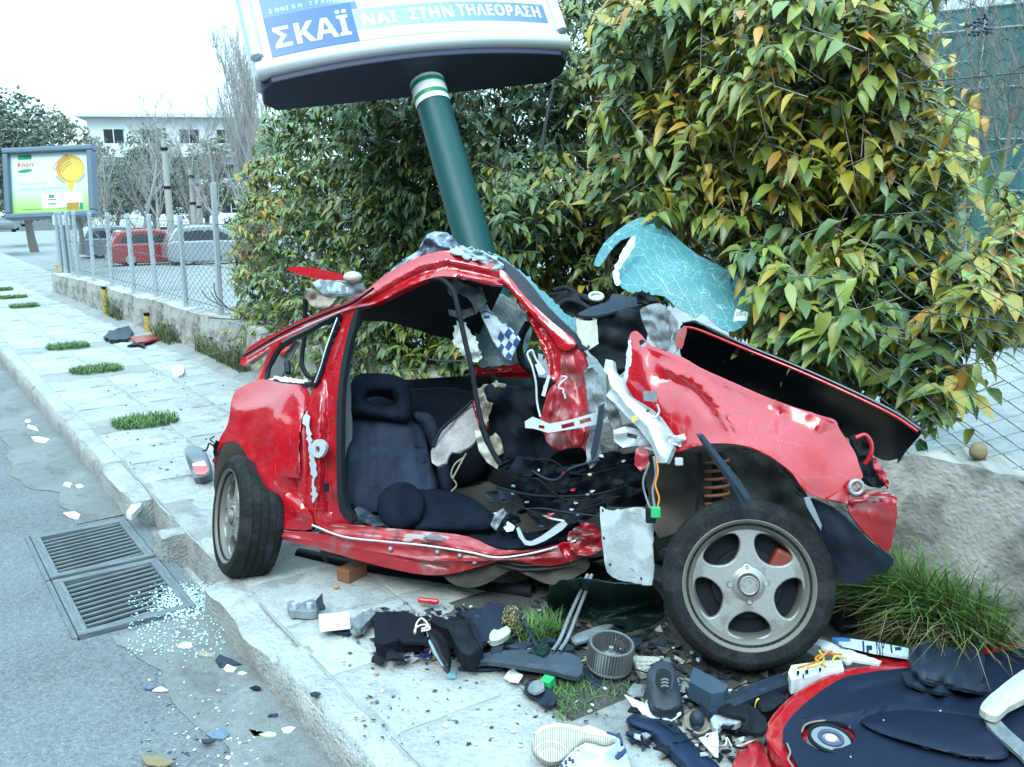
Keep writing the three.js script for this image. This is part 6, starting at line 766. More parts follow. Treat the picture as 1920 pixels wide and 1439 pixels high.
deb('green_tarp', 'dark green plastic sheet hanging crumpled under the car front', 'sheet', sheet(smooth([[1030, 1100], [1090, 1085], [1150, 1095], [1225, 1100], [1245, 1130], [1240, 1160], [1190, 1180], [1130, 1190], [1080, 1212], [1040, 1200], [1028, 1150]], 2), (x, y) => dG(x, y, .008 + .26 * step01(1190, 1080, y) ** 2), { step: 7, thick: .004, jag: 1.5, noise: [.07, 50], ridges: [[[[1040, 1110], [1120, 1160], [1235, 1130]], .04, 8], [[[1090, 1090], [1070, 1200]], -.04, 8]] }), M.tarp);
{ const o = thing('steel_strap', 'pair of bent grey steel straps hanging under the car to the pavement', 'strap', G(1040, 1225)); for (const k of [0, 13]) part(o, 'strap', tube([U(1102 + k * .6, 1078, 3.55), U(1086 + k * .8, 1115, 3.5), U(1066 + k, 1160, 3.42), U(1050 + k, 1200, 3.36), G(1036 + k, 1222, .06)], .0075, 30, 6), M.zinc); }
deb('grey_flap', 'narrow grey rubber flap by the blower wheel', 'scrap', sheet(smooth([[1070, 1196], [1100, 1182], [1132, 1172], [1150, 1172], [1120, 1190], [1080, 1206]], 2), onY(.05), { step: 6, thick: .01 }), M.zinc);
deb('black_rod', 'thin black strip with a white cap on the slabs below the plank', 'strip', merge([capTube([G(862, 1254, .012), G(900, 1256, .014), G(940, 1254, .012)], .007), sheet([[898, 1240], [930, 1242], [948, 1250], [930, 1254], [900, 1250]], onY(.02), { step: 6, thick: .006 })]), M.plastic);
deb('white_knob_ball', 'small round white plastic ball on the thin black strip', 'ball', new THREE.SphereGeometry(.016, 12, 8).translate(...G(886, 1250, .02).toArray()), M.white);
deb('black_pipe', 'thick dark torn bumper strip lying diagonally over the pavement edge', 'strip', sheet(smooth([[1174, 1350], [1190, 1340], [1222, 1346], [1262, 1356], [1290, 1384], [1330, 1420], [1390, 1480], [1330, 1490], [1280, 1440], [1240, 1402], [1214, 1374], [1190, 1366]], 2), onY(.02), { step: 8, thick: .02, pillow: [.045, 26], jag: .6 }), phy([.010, .02, .046], .42, { specularIntensity: .4, bumpMap: TX.fine, bumpScale: .001 }));
deb('torn_rubber', 'ragged dark rubber star torn off the bumper strip end', 'rubber', sheet([[1172, 1354], [1186, 1344], [1200, 1350], [1214, 1356], [1206, 1372], [1196, 1384], [1186, 1382], [1190, 1368], [1180, 1362]], onY(.02), { step: 5, thick: .008, noise: [.02, 10] }), M.plastic);
deb('blue_box', 'blue-grey plastic box face behind the torn bumper strip', 'box', merge([sheet([[1292, 1278], [1300, 1252], [1330, 1266], [1366, 1286], [1358, 1298], [1334, 1302]], onY(.12), { step: 7, thick: .06 }), sheet([[1285, 1288], [1310, 1296], [1330, 1306], [1324, 1312], [1290, 1298]], onY(.05), { step: 7, thick: .02 })]), std([.03, .05, .08], .5));
deb('black_grille_bar', 'long ribbed black bar leaning between box and fallen door', 'bar', sheet([[1312, 1318], [1350, 1312], [1400, 1286], [1460, 1264], [1486, 1270], [1476, 1284], [1420, 1306], [1370, 1330], [1330, 1336]], onY(.07), { step: 7, thick: .03, noise: [.03, 16], ridges: [[[[1330, 1326], [1470, 1274]], .02, 5]] }), M.plastic);
deb('black_bag', 'folded black bag with a brass ring beside the red door edge', 'bag', merge([sheet(smooth([[1420, 1312], [1440, 1296], [1470, 1302], [1476, 1318], [1450, 1334], [1426, 1338]], 2), onY(.06), { step: 6, thick: .05, pillow: [.03, 12], noise: [.02, 14] })]), M.black);
deb('brass_ring', 'thin brass ring standing beside the black bag', 'ring', new THREE.TorusGeometry(.03, .004, 8, 24).applyMatrix4(basis(RIGHT.clone().multiplyScalar(.35), UPV, BACK, G(1422, 1330, .04))), M.yellow);
deb('lamp_bowl', 'broken headlamp bowl with a dark bulb socket', 'lamp', merge([sheet(smooth([[1284, 1340], [1300, 1330], [1324, 1340], [1332, 1362], [1318, 1372], [1296, 1368]], 2), onY(.03), { step: 5, thick: .02, pillow: [-.02, 12] }), tube([[1284, 1344], [1290, 1364], [1310, 1376], [1332, 1366]].map(([x, y]) => G(x, y, .05)), .004)]), M.tan);
deb('bulb_socket', 'dark round bulb socket inside the broken headlamp bowl', 'socket', new THREE.SphereGeometry(.03, 16, 12).scale(.8, 1, .8).translate(...G(1307, 1350, .06).toArray()), M.plastic);
deb('white_paper', 'folded white paper between bumper strip and headlamp bits', 'paper', merge([sheet([[1308, 1382], [1326, 1376], [1346, 1372], [1347, 1420], [1340, 1418]], onY(.05), { step: 7, thick: .004 }), sheet([[1326, 1377], [1346, 1372], [1348, 1400], [1330, 1396]], onY(.056), { step: 7, thick: .003 })]), M.white);
deb('lamp_reflector', 'pale ribbed lamp reflector fragment beside the black bag', 'lamp', sheet([[1332, 1350], [1344, 1334], [1366, 1338], [1390, 1352], [1380, 1358], [1356, 1356], [1346, 1368], [1336, 1364]], onY(.06), { step: 5, thick: .02, noise: [.02, 10] }), M.castAlu);
deb('dark_wedge', 'dark curved wing liner piece behind the lamp reflector', 'liner', sheet(smooth([[1344, 1330], [1380, 1316], [1420, 1330], [1440, 1360], [1426, 1376], [1390, 1366], [1400, 1350], [1370, 1340]], 2), onY(.08), { step: 7, thick: .012, noise: [.04, 20] }), M.black);
deb('red_scrap', 'dirty red painted scrap at the corner of the fallen door', 'scrap', sheet([[1372, 1440], [1384, 1408], [1400, 1396], [1426, 1390], [1436, 1410], [1450, 1450], [1440, 1480], [1380, 1480]], onY(.04), { step: 8, thick: .03, noise: [.05, 24] }), M.paintDirty);
deb('under_tyre_trim', 'black splintered trim in the gap beside the front tyre and grass', 'trim', merge([sheet([[1550, 1130], [1580, 1120], [1640, 1130], [1660, 1150], [1620, 1166], [1580, 1176], [1556, 1160]], onY(.05), { step: 8, thick: .02, noise: [.06, 20] }), tube([G(1580, 1172, .05), G(1640, 1160, .07), G(1662, 1146, .08)], .008)]), M.black);
deb('tail_lamp', 'broken grey tail lamp with a red lens on the pavement behind the car', 'tail lamp', sheet(smooth([[346, 842], [356, 836], [378, 840], [390, 856], [396, 886], [384, 894], [364, 896], [356, 876], [348, 858]], 2), (x, y) => dG(x, y, .05 + .1 * step01(895, 840, y)), { step: 5, thick: .05, pillow: [.02, 12] }), std([.1, .12, .14], .4));
deb('red_lens', 'red lens of the broken tail lamp', 'lens', sheet([[360, 870], [382, 864], [392, 882], [384, 890], [366, 890]], (x, y) => dG(x, y, .085 + .1 * step01(895, 840, y)), { step: 5, thick: .006 }), M.redPlastic);
// far scraps on the pavement
deb('black_scrap_heap', 'black plastic scrap heap on the far pavement by the low wall', 'scrap', sheet([[193, 632], [205, 620], [222, 616], [240, 612], [250, 622], [240, 634], [215, 638]], onY(.04), { step: 5, thick: .04, noise: [.12, 12], jag: 1.5 }), M.plastic);
deb('red_scrap_heap', 'red and white painted scraps on the far pavement by the low wall', 'scrap', merge([sheet([[243, 632], [262, 630], [296, 626], [298, 634], [275, 640], [256, 642]], onY(.05), { step: 5, thick: .02, noise: [.1, 12] })]), M.paintDirty);
deb('dark_scrap', 'dark pointed scrap in front of the red and white scraps', 'scrap', sheet([[238, 648], [252, 642], [272, 640], [270, 650], [258, 646]], onY(.03), { step: 5, thick: .02, noise: [.05, 10] }), M.black);
deb('white_bag', 'crumpled white bag on the gravelly pavement beside weeds', 'bag', sheet(smooth([[322, 690], [332, 684], [344, 690], [342, 702], [326, 704]], 2), onY(.02), { step: 5, thick: .03, noise: [.05, 8] }), M.white);
// scraps on the road and in the gutter
const flake = (x, y, s, yy, m, label, name = 'fragment', cat = 'fragment', grp) => { const n = 5, poly = [], a0 = rr(0, 6); for (let k = 0; k < n; k++) { const a = a0 + k / n * 6.283 + rr(-.3, .3), q = s * rr(.4, 1.2); poly.push([x + Math.cos(a) * q, y + Math.sin(a) * q * .42]); } deb(name, label, cat, (() => { const q = sheet(poly, onY(yy), { step: 8, thick: .005, noise: [.010, 9], sd: x | 0 }).toNonIndexed(); q.computeVertexNormals(); return q; })(), m, grp); };
flake(290, 1428, 34, -.13, M.brown, 'brown cardboard piece lying on the asphalt', 'cardboard', 'cardboard');
for (const [x, y, s] of [[140, 965, 24], [128, 908, 14], [148, 911, 17], [252, 942, 20], [60, 802, 16], [72, 824, 20], [50, 790, 10]]) flake(x, y, s, -.14, M.foam, 'white plaster flake in the gutter beside the kerb', 'plaster_flake', 'flake', 'white flakes in the gutter');
deb('foam_stick', 'white foam stick leaning on the kerb end above the grate', 'foam', sheet([[236, 962], [246, 946], [262, 932], [270, 936], [262, 950], [246, 966]], onY(-.04), { step: 6, thick: .03, noise: [.02, 8] }), M.foam);
flake(275, 1288, 17, -.14, std([.08, .11, .17], .6), 'dark blue chip beside a white chip on the asphalt', 'dark_chip', 'chip'); flake(300, 1294, 13, -.14, M.white, 'white chip beside a dark blue chip on the asphalt', 'white_chip', 'chip');
flake(482, 1291, 13, -.13, M.black, 'round black rubber disc lying against the kerb face', 'rubber_disc', 'disc'); flake(424, 1240, 28, -.14, M.plastic, 'dark plate fragment at the kerb foot', 'dark_plate', 'fragment'); flake(430, 1256, 24, -.14, M.white, 'white plate fragment below the dark plate at the kerb', 'white_plate', 'fragment'); flake(452, 1262, 11, -.14, M.white, 'small white shard beside the white plate fragment', 'white_shard', 'fragment');
flake(410, 1378, 36, -.14, std([.1, .14, .2], .5), 'curved blue-grey trim shard on the asphalt near the kerb', 'trim_shard', 'shard'); flake(390, 1390, 18, -.13, M.plastic, 'dark pointed shard touching the blue-grey trim shard', 'dark_shard', 'shard'); flake(506, 1376, 20, -.14, std([.4, .5, .3], .7), 'pale green flat shard in the gutter', 'green_shard', 'shard'); flake(540, 1368, 16, -.14, M.white, 'white flat shard beside the pale green shard', 'white_shard', 'shard'); flake(512, 1342, 14, -.14, M.plastic, 'dark sliver in the gutter above the pale green shard', 'dark_sliver', 'shard'); flake(350, 1210, 22, -.14, M.cream, 'cream flat piece among the glass crumbs', 'cream_piece', 'shard'); flake(386, 1228, 20, -.14, M.tan, 'tan strip among the glass crumbs', 'tan_strip', 'shard');
flake(590, 1302, 12, .01, M.plastic, 'small bent dark clip on the kerb', 'dark_clip', 'clip'); flake(848, 1268, 14, .01, M.teal, 'pale teal glass chip on the slab below the black strip', 'teal_chip', 'chip'); flake(705, 1262, 8, .01, M.tan, 'tan pebble on the slab below the mirror shell', 'tan_pebble', 'pebble'); flake(630, 1100, 6, .01, M.orange, 'small orange bit on the slab under the sill', 'orange_bit', 'chip');
deb('green_connector', 'bright green plastic connector lying in the weedy pit', 'connector', box(.045, .03, .04, 0, 0, 0, .004).rotateY(.5).translate(...G(1026, 1280, .03).toArray()), M.green);
deb('white_rag', 'torn white wrapper at the edge of the weedy pit', 'wrapper', sheet([[946, 1270], [960, 1252], [972, 1262], [980, 1266], [972, 1280], [956, 1278]], onY(.02), { step: 5, thick: .004, noise: [.04, 10] }), M.white);
deb('grey_cloth_scrap', 'dark grey cloth scrap lying in the weedy pit', 'cloth', sheet(smooth([[984, 1284], [1000, 1272], [1030, 1290], [1044, 1310], [1030, 1326], [1004, 1310], [986, 1300]], 2), onY(.03), { step: 6, thick: .01, noise: [.05, 16] }), M.plastic);
deb('pale_cloth_scrap', 'pale grey cloth scrap beside the green connector', 'cloth', sheet(smooth([[990, 1290], [1000, 1278], [1016, 1276], [1020, 1290], [1004, 1300]], 2), onY(.05), { step: 6, thick: .008, noise: [.03, 12] }), M.zinc);
const shards = (n, x0, x1, y0, y1, s0, s1, mats, name, label, group, h = .05) => { for (let i = 0; i < n; i++) { const x = rr(x0, x1), y = rr(y0, y1), s = rr(s0, s1), a0 = rr(0, 6), k = 4 + (i % 3), el = rr(.25, .7), tl = rr(-.6, .6); const poly = []; for (let j = 0; j < k; j++) { const a = a0 + j / k * 6.283 + rr(-.25, .25), q = s * rr(.3, 1.25), u = Math.cos(a) * q * 1.2, v = Math.sin(a) * q * el; poly.push([x + u * Math.cos(tl) - v * Math.sin(tl) * .4, y + v + u * Math.sin(tl) * .4]); } const g = sheet(poly, onY(h * rnd() + .012), { step: 9, thick: .006, noise: [.03, 16], sd: i * 3 + (x0 | 0) }).toNonIndexed(); g.computeVertexNormals(); deb(name, label, 'shard', g, pick(mats), group); } };
shards(34, 700, 1000, 1150, 1250, 10, 30, [M.black, M.plastic, M.blackSoft, M.black], 'black_shard', 'black plastic shard in the heap under the red sill', 'black shards under the sill');
shards(34, 1180, 1480, 1225, 1430, 8, 26, [M.black, M.plastic, M.blackSoft, M.zinc], 'dark_fragment', 'dark plastic fragment among the scraps between shoe and fallen door', 'dark fragments by the fallen door');
shards(20, 1010, 1240, 1130, 1240, 10, 26, [M.black, M.plastic, M.tarp], 'dark_splinter', 'dark splinter lying in the shade round the blower wheel', 'dark splinters by the blower wheel');
shards(16, 1180, 1420, 1230, 1430, 4, 11, [M.white, M.cream, M.castAlu], 'pale_fragment', 'small pale fragment among the scraps between shoe and fallen door', 'pale fragments by the fallen door');
shards(7, 1560, 1700, 1110, 1200, 8, 22, [M.black, M.plastic, M.zinc], 'liner_scrap', 'dark liner scrap between front tyre and tall grass', 'liner scraps by the tyre');
for (let i = 0; i < 9; i++) { const x = rr(1180, 1420), y = rr(1225, 1400); deb('loose_cable', 'thin loose cable curling among the scraps beside the fallen door', 'cable', tube([0, 1, 2, 3, 4].map(k => G(x + k * rr(8, 22), y + rr(-14, 14), .02 + rr(0, .05))), rr(.0015, .0035), 30, 6), pick([M.black, M.black, M.wireW, M.plastic]), 'loose cables by the fallen door'); }
for (let i = 0; i < 7; i++) { const x = rr(720, 950), y = rr(1165, 1235); deb('thin_wire', 'thin wire curling in the black heap under the red sill', 'wire', tube([0, 1, 2, 3].map(k => G(x + k * rr(6, 18), y + rr(-10, 10), .02 + rr(0, .06))), rr(.0015, .003), 24, 6), pick([M.black, M.wireW, M.plastic]), 'thin wires under the sill'); }
// loose small fragments, too many to name one by one
function scatter(name, n, place, mats, geo, smin, smax) { const im = new THREE.InstancedMesh(geo, mats, n), m = new THREE.Matrix4(), q = new THREE.Quaternion(), e = new THREE.Euler(), col = new THREE.Color(); for (let i = 0; i < n; i++) { const p = place(i); const s = rr(smin, smax); e.set(rr(-.5, .5), rr(0, 6.28), rr(-.5, .5)); m.compose(p.pos, q.setFromEuler(e), V(s, s * rr(.4, 1), s * rr(.5, 1.3))); im.setMatrixAt(i, m); if (p.col) { col.setRGB(...p.col); im.setColorAt(i, col); } } im.name = name; im.userData = { kind: 'stuff' }; scene.add(im); return im; }
const chunk = new THREE.IcosahedronGeometry(1, 0), chip = new THREE.CylinderGeometry(1, .8, .35, 4, 1).rotateY(.3);
scatter('glass_crumbs', 1500, i => { const t = rnd(); let x, y; if (t < .7) { x = 345 + (rnd() + rnd() - 1) * 70; y = 1128 + (rnd() + rnd() - 1) * 40 - (x - 345) * .05; } else { x = rr(240, 420); y = rr(1110, 1230); } return { pos: G(x, y, -.142), col: [rr(.4, .75), rr(.7, .95), rr(.7, .95)] }; }, phy([1, 1, 1], .2, { clearcoat: 1 }), chunk, .002, .0055);
scatter('road_chips', 300, i => { const x = rr(260, 640), y = rr(1230, 1439); const c = pick([[.6, .62, .6], [.03, .04, .06], [.1, .13, .17], [.5, .45, .35]]); return { pos: G(x, y, -.147), col: c }; }, std([1, 1, 1], .7), chip, .002, .009);
scatter('plastic_splinters', 900, i => { const t = rnd(); const [x, y] = t < .35 ? [rr(700, 1010), rr(1140, 1245)] : t < .7 ? [rr(1180, 1500), rr(1215, 1430)] : [rr(1000, 1260), rr(1120, 1260)]; const c = pick([[.01, .013, .02], [.014, .02, .034], [.008, .01, .014], [.02, .028, .04], [.01, .013, .02], [.3, .3, .3], [.2, .18, .14]]); return { pos: G(x, y, .008), col: c }; }, phy([1, 1, 1], .6, { specularIntensity: .4 }), new THREE.CylinderGeometry(1, .5, .3, 3, 1), .006, .026);
scatter('pavement_chips', 420, i => { const x = rr(640, 1340), y = rr(1130, 1400); const c = pick([[.6, .62, .6], [.03, .04, .06], [.05, .06, .09], [.3, .25, .18], [.03, .04, .05], [.03, .04, .05], [.5, .55, .55]]); return { pos: G(x, y, .004), col: c }; }, std([1, 1, 1], .6), chip, .002, .010);
scatter('pavement_litter', 140, i => { const x = rr(200, 460), y = rr(600, 900); return { pos: V(...G(x, y, .004).toArray()), col: pick([[.05, .06, .04], [.1, .09, .06], [.07, .1, .05]]) }; }, std([1, 1, 1], .9), chip, .003, .012);
// ---------- plants ----------
function leafGeo(droop, fold, wid) { // one pointed leaf, base at the origin, tip at +x, folded at the midrib and drooping
  const pos = [], idx = [], N = 4; for (let i = 0; i <= N; i++) { const t = i / N, w = wid * Math.sin(Math.PI * Math.pow(t, .72)) * (1 - .12 * t), y = -droop * t * t, z = w; pos.push(t, y + w * fold, -z, t, y, 0, t, y + w * fold, z); } for (let i = 0; i < N; i++) { const a = i * 3, b = a + 3; idx.push(a, b, a + 1, a + 1, b, b + 1, a + 1, b + 1, a + 2, a + 2, b + 1, b + 2); }
  const g = new THREE.BufferGeometry(); g.setAttribute('position', new THREE.Float32BufferAttribute(pos, 3)); g.setIndex(idx); g.computeVertexNormals(); return g;
}
const LEAFS = [leafGeo(.15, .35, .23), leafGeo(.34, .5, .21), leafGeo(.55, .65, .24), leafGeo(.25, .15, .19)], inPoly = (x, y, p) => { let c = false; for (let i = 0, j = p.length - 1; i < p.length; j = i++) if ((p[i][1] > y) !== (p[j][1] > y) && x < (p[j][0] - p[i][0]) * (y - p[i][1]) / (p[j][1] - p[i][1]) + p[i][0]) c = !c; return c; };
const PAL = { dark: [.048, .082, .034], green: [.07, .118, .034], mid: [.115, .155, .034], lime: [.165, .192, .03], yellow: [.275, .222, .028], orange: [.34, .165, .026], rust: [.19, .075, .035] };
const LM = Object.fromEntries(Object.entries(PAL).map(([k, c]) => [k, std(c, .42)]));
const dAtX = (px, py, dx) => { // depth where the ray meets the plane dx behind the wall line
  const r = ray(px, py); let t = 4; for (let i = 0; i < 12; i++) { const z = r.z * t, X = wallX(z) + dx; t = X / r.x; } return t; };
function shrub(name, label, poly, n, o) {
  const { front, deep, size, tint, stems, twigLen = .2, per = 8 } = o; const base = stems[0][0].clone(); base.y = .05; const th = thing(name, label, 'shrub', base);
  const L = [], twigs = []; let bx = [1e9, 1e9, -1e9, -1e9]; for (const p of poly) bx = [Math.min(bx[0], p[0]), Math.min(bx[1], p[1]), Math.max(bx[2], p[0]), Math.max(bx[3], p[1])];
  const m = new THREE.Matrix4(), X = V(), Y = V(), Z = V();
  for (let c = 0; c < n;) { const px = rr(bx[0], bx[2]), py = rr(bx[1], bx[3]); if (!inPoly(px, py, poly)) continue; c++;
    const lay = Math.pow(rnd(), 1.3), lump = (fbm(px / 130, py / 130, 5, 3) - .5) * 1.0; const d = front(px, py) + lump * .7 + lay * deep; const p = U(px, py, d); if (p.y < .12) continue;
    const out = V(-.75, .25, .45).normalize(), t = V(rr(-1, 1), rr(-.5, .8), rr(-1, 1)).normalize().multiplyScalar(.8).add(out.multiplyScalar(.7)).normalize(); const len = twigLen * rr(.6, 1.3); const kind = tint(px, py);
    const side = t.clone().cross(V(0, 1, 0)).normalize(); const k = Math.round(per * rr(.7, 1.3)), q0 = p.clone().addScaledVector(t, -len);
    if (lay < .55) twigs.push([q0, p.clone()]);
    for (let i = 0; i < k; i++) { const f = (i + .5) / k, b = q0.clone().addScaledVector(t, len * (.15 + .95 * f)); b.y -= .04 * f * f; const s = i % 2 ? 1 : -1; X.copy(t).multiplyScalar(.35 + .5 * (f > .85 ? 1 : 0)).addScaledVector(side, s * rr(.5, .9)).add(V(rr(-.25, .25), rr(-.85, -.1), rr(-.25, .25))).normalize(); Y.set(rr(-.35, .35) - .25, 1, rr(-.35, .35) + .15); Z.crossVectors(X, Y).normalize(); Y.crossVectors(Z, X); const S = size * rr(.45, 1.25); m.makeBasis(X.clone().multiplyScalar(S), Y.clone().multiplyScalar(S), Z.clone().multiplyScalar(S)).setPosition(b.x - base.x, b.y - base.y, b.z - base.z); L.push([b.distanceTo(camera.position) / S + (px < 40 || px > 1890 || py < 10 ? 99 : 0), m.clone(), kind()]); }
  }
  L.sort((a, b) => a[0] - b[0]);
  const nm = Math.min(300, L.length); for (let i = 0; i < nm; i++) { const q = new THREE.Mesh(LEAFS[i % 4], LM[L[i][2]]); q.name = 'leaf'; L[i][1].decompose(q.position, q.quaternion, q.scale); th.add(q); }
  const rest = L.slice(nm), col = new THREE.Color(), lm = std([1, 1, 1], .42); LEAFS.forEach((lg, v) => { const mine = rest.filter((_, i) => i % 4 === v), im = new THREE.InstancedMesh(lg, lm, mine.length); mine.forEach((e, i) => { im.setMatrixAt(i, e[1]); const c = PAL[e[2]], f = rr(.7, 1.35); col.setRGB(c[0] * f * rr(.85, 1.15), c[1] * f, c[2] * f); im.setColorAt(i, col); }); im.name = 'foliage'; im.userData.kind = 'stuff'; th.add(im); });
  for (const s of stems) part(th, 'stem', (() => { const c = new THREE.CatmullRomCurve3(s), g = new THREE.TubeGeometry(c, 24, 1, 8); const p = g.attributes.position, cp_ = V(); for (let i = 0; i < p.count; i++) { const u = Math.floor(i / 9) / 24; c.getPoint(u, cp_); const r = .022 * (1 - .7 * u); p.setXYZ(i, cp_.x + (p.getX(i) - cp_.x) * r, cp_.y + (p.getY(i) - cp_.y) * r, cp_.z + (p.getZ(i) - cp_.z) * r); } g.computeVertexNormals(); return g; })(), M.barkStem);
  const tp = [], ti = []; for (const [a, b] of twigs) { const o_ = tp.length / 3; tp.push(a.x - .0025, a.y, a.z, a.x + .0025, a.y, a.z + .002, a.x, a.y + .004, a.z, b.x - .0015, b.y, b.z, b.x + .0015, b.y, b.z + .001, b.x, b.y + .002, b.z); for (let k = 0; k < 3; k++) ti.push(o_ + k, o_ + (k + 1) % 3, o_ + 3 + k, o_ + (k + 1) % 3, o_ + 3 + (k + 1) % 3, o_ + 3 + k); } const tg = new THREE.BufferGeometry(); tg.setAttribute('position', new THREE.Float32BufferAttribute(tp, 3)); tg.setIndex(ti); tg.computeVertexNormals(); part(th, 'twigs', tg, M.barkStem).userData.kind = 'stuff';
  return th;
}
M.barkStem = std([.20, .17, .15], .9, { bumpMap: TX.fine, bumpScale: .003 });
const kindOf = w => { let s = 0; for (const k in w) s += w[k]; return () => { let r = rnd() * s; for (const k in w) { r -= w[k]; if (r <= 0) return k; } return 'green'; }; };
const yField = (x, y, s = 90) => fbm(x / s + 3.3, y / s, 9, 3);
const stemTo = (gx, d, pts) => { const b = U(gx, 720, d); b.y = .02; return [b, ...pts.map(q => U(...q))]; };
{
  const fA = (x, y) => dAtX(x, y, .02) - .1 - .25 * step01(480, 660, y) + .22 * Math.sin(x / 60);
  const a = shrub('dense_shrub', 'dense dark evergreen shrub over the low wall with reddish leaf tips', [[436, 700], [450, 640], [436, 590], [446, 540], [428, 500], [440, 450], [424, 410], [462, 368], [452, 318], [486, 280], [500, 200], [560, 150], [760, 120], [880, 200], [960, 400], [960, 560], [900, 730], [650, 740], [560, 700], [500, 690]], 3400, { front: fA, deep: 1.9, size: .082, twigLen: .22, per: 12, stems: [stemTo(560, 8.2, [[570, 560, 8.4], [560, 420, 8.6], [600, 300, 8.8]]), stemTo(680, 7.6, [[690, 520, 7.8], [700, 380, 8], [690, 250, 8.1]]), stemTo(500, 8.8, [[500, 560, 9], [490, 460, 9.2]])],
    tint: (x, y) => { const e = x < 500 + 40 * Math.sin(y / 50) ? 1 : 0, f = yField(x, y); if (e && f > .5) return kindOf({ orange: 1, yellow: 2, lime: 4, mid: 3, rust: 1 }); if (e || (f > .58 && y > 280)) return kindOf({ lime: 4, mid: 5, yellow: 1.2, green: 3 }); return kindOf({ dark: 3, green: 6, mid: 4, lime: 1.2, yellow: .3 }); } });
  const fB = (x, y) => Math.max(dAtX(x, y, .08), 5.2 + .75 * step01(330, 230, y) * step01(1180, 1090, x)) + .1 + .12 * Math.sin(x / 50 + y / 80);
  const b = shrub('dense_shrub', 'tall dark green shrub directly behind the leaning sign post', [[840, 60], [1000, 60], [1070, -60], [1300, -60], [1330, 150], [1300, 330], [1280, 520], [1200, 600], [1000, 640], [900, 660], [840, 420], [800, 200]], 3200, { front: fB, deep: 1.6, size: .085, twigLen: .2, per: 8, stems: [stemTo(1010, 5.6, [[1000, 450, 5.7], [1020, 250, 5.8], [1060, 60, 5.9]]), stemTo(1150, 5.2, [[1140, 430, 5.3], [1150, 260, 5.3], [1180, 40, 5.4]])],
    tint: (x, y) => { const f = yField(x, y, 70); if (f > .53) return kindOf({ lime: 4, yellow: 2, mid: 4, orange: .6 }); return kindOf({ dark: 3, green: 6, mid: 5, lime: 1.2, yellow: .3 }); } });
  const fC = (x, y) => Math.max(3.62, dAtX(x, y, .02) - .12 * step01(300, 700, y)) + (x > 1080 && x < 1440 && y > 400 + Math.max(0, x - 1290) * .5 && y < 640 ? .9 : 0) + .08 * Math.sin(x / 40 + y / 60);
  const polyC = [[1150, -60], [1720, -60], [1722, 60], [1760, 130], [1790, 220], [1800, 330], [1772, 400], [1800, 450], [1870, 440], [1930, 350], [1960, 360], [1960, 600], [1880, 620], [1800, 600], [1772, 660], [1784, 720], [1765, 790], [1730, 760], [1690, 740], [1640, 720], [1560, 690], [1480, 660], [1410, 600], [1400, 520], [1330, 480], [1250, 400], [1140, 430], [1090, 380], [1120, 200]];
  const c = shrub('yellowing_shrub', 'big shrub with yellow and orange drooping leaves over the car bonnet', polyC, 1950, { front: fC, deep: 1.1, size: .110, twigLen: .26, per: 8, stems: [stemTo(1535, 4.3, [[1537, 542, 4.3], [1552, 440, 4.3], [1563, 330, 4.3], [1570, 200, 4.3]]), stemTo(1450, 4.4, [[1448, 480, 4.4], [1436, 331, 4.35], [1418, 240, 4.35], [1405, 152, 4.35]]), stemTo(1620, 4.2, [[1600, 600, 4.1], [1700, 537, 3.95], [1795, 488, 3.85], [1880, 440, 3.8]]), stemTo(1700, 4.2, [[1660, 330, 4.3], [1652, 160, 4.3], [1640, 20, 4.3]]), stemTo(1560, 4.3, [[1640, 660, 3.9], [1700, 690, 3.8], [1750, 740, 3.75]])],
    tint: (x, y) => { const f = yField(x, y, 80), hot = .5 + .22 * Math.exp(-(((x - 1280) / 130) ** 2) - (((y - 260) / 120) ** 2)) + .2 * Math.exp(-(((x - 1600) / 130) ** 2) - (((y - 200) / 130) ** 2)) + .1 * step01(1600, 1850, x); if (f * hot > .31) return kindOf({ yellow: 5, lime: 5, orange: 1.3, mid: 1 }); if (f * hot > .25) return kindOf({ lime: 7, mid: 5, yellow: 1.6, green: 2, orange: .25 }); return kindOf({ mid: 5, green: 5, lime: 2.2, dark: 1, yellow: .5 }); } });
  // berry heads
  const berries = (par, x, y, d, s, n) => { const g = []; const c0 = U(x, y, d); for (let i = 0; i < n; i++) g.push(new THREE.IcosahedronGeometry(.007, 1).translate(c0.x + rr(-1, 1) * s, c0.y + rr(-1, 1) * s * .8, c0.z + rr(-1, 1) * s)); part(par, 'berry_head', merge(g), M.berry); };
  M.berry = std([.025, .022, .05], .4); berries(a, 466, 340, 8.9, .07, 60); berries(a, 428, 418, 9.1, .05, 40); berries(a, 880, 190, 6.6, .09, 60); berries(b, 1010, 180, 5.4, .06, 40); berries(c, 1835, 50, 4.0, .05, 40); berries(c, 1500, 330, 4.1, .05, 40); berries(c, 1660, 200, 4.1, .06, 40);
}
// ---- grasses ----
function blades(n, place, hmin, hmax, w, bend) { const pos = [], idx = []; for (let i = 0; i < n; i++) { const p = place(i); if (!p) continue; const h = rr(hmin, hmax) * (p.h ?? 1), a = rr(0, 6.283), dx = Math.cos(a), dz = Math.sin(a), b = bend * rr(.3, 1.4), o = pos.length / 3, ww = w * rr(.6, 1.3), N = 4; for (let k = 0; k <= N; k++) { const t = k / N, r = h * b * t * t, y = h * t * (1 - .45 * b * t * t), q = ww * (1 - t * t * .95); pos.push(p.x + dx * r - dz * q, p.y + y, p.z + dz * r + dx * q, p.x + dx * r + dz * q, p.y + y, p.z + dz * r - dx * q); if (k) { const e = o + (k - 1) * 2; idx.push(e, e + 1, e + 2, e + 1, e + 3, e + 2); } } } const g = new THREE.BufferGeometry(); g.setAttribute('position', new THREE.Float32BufferAttribute(pos, 3)); g.setIndex(idx); g.computeVertexNormals(); return g; }
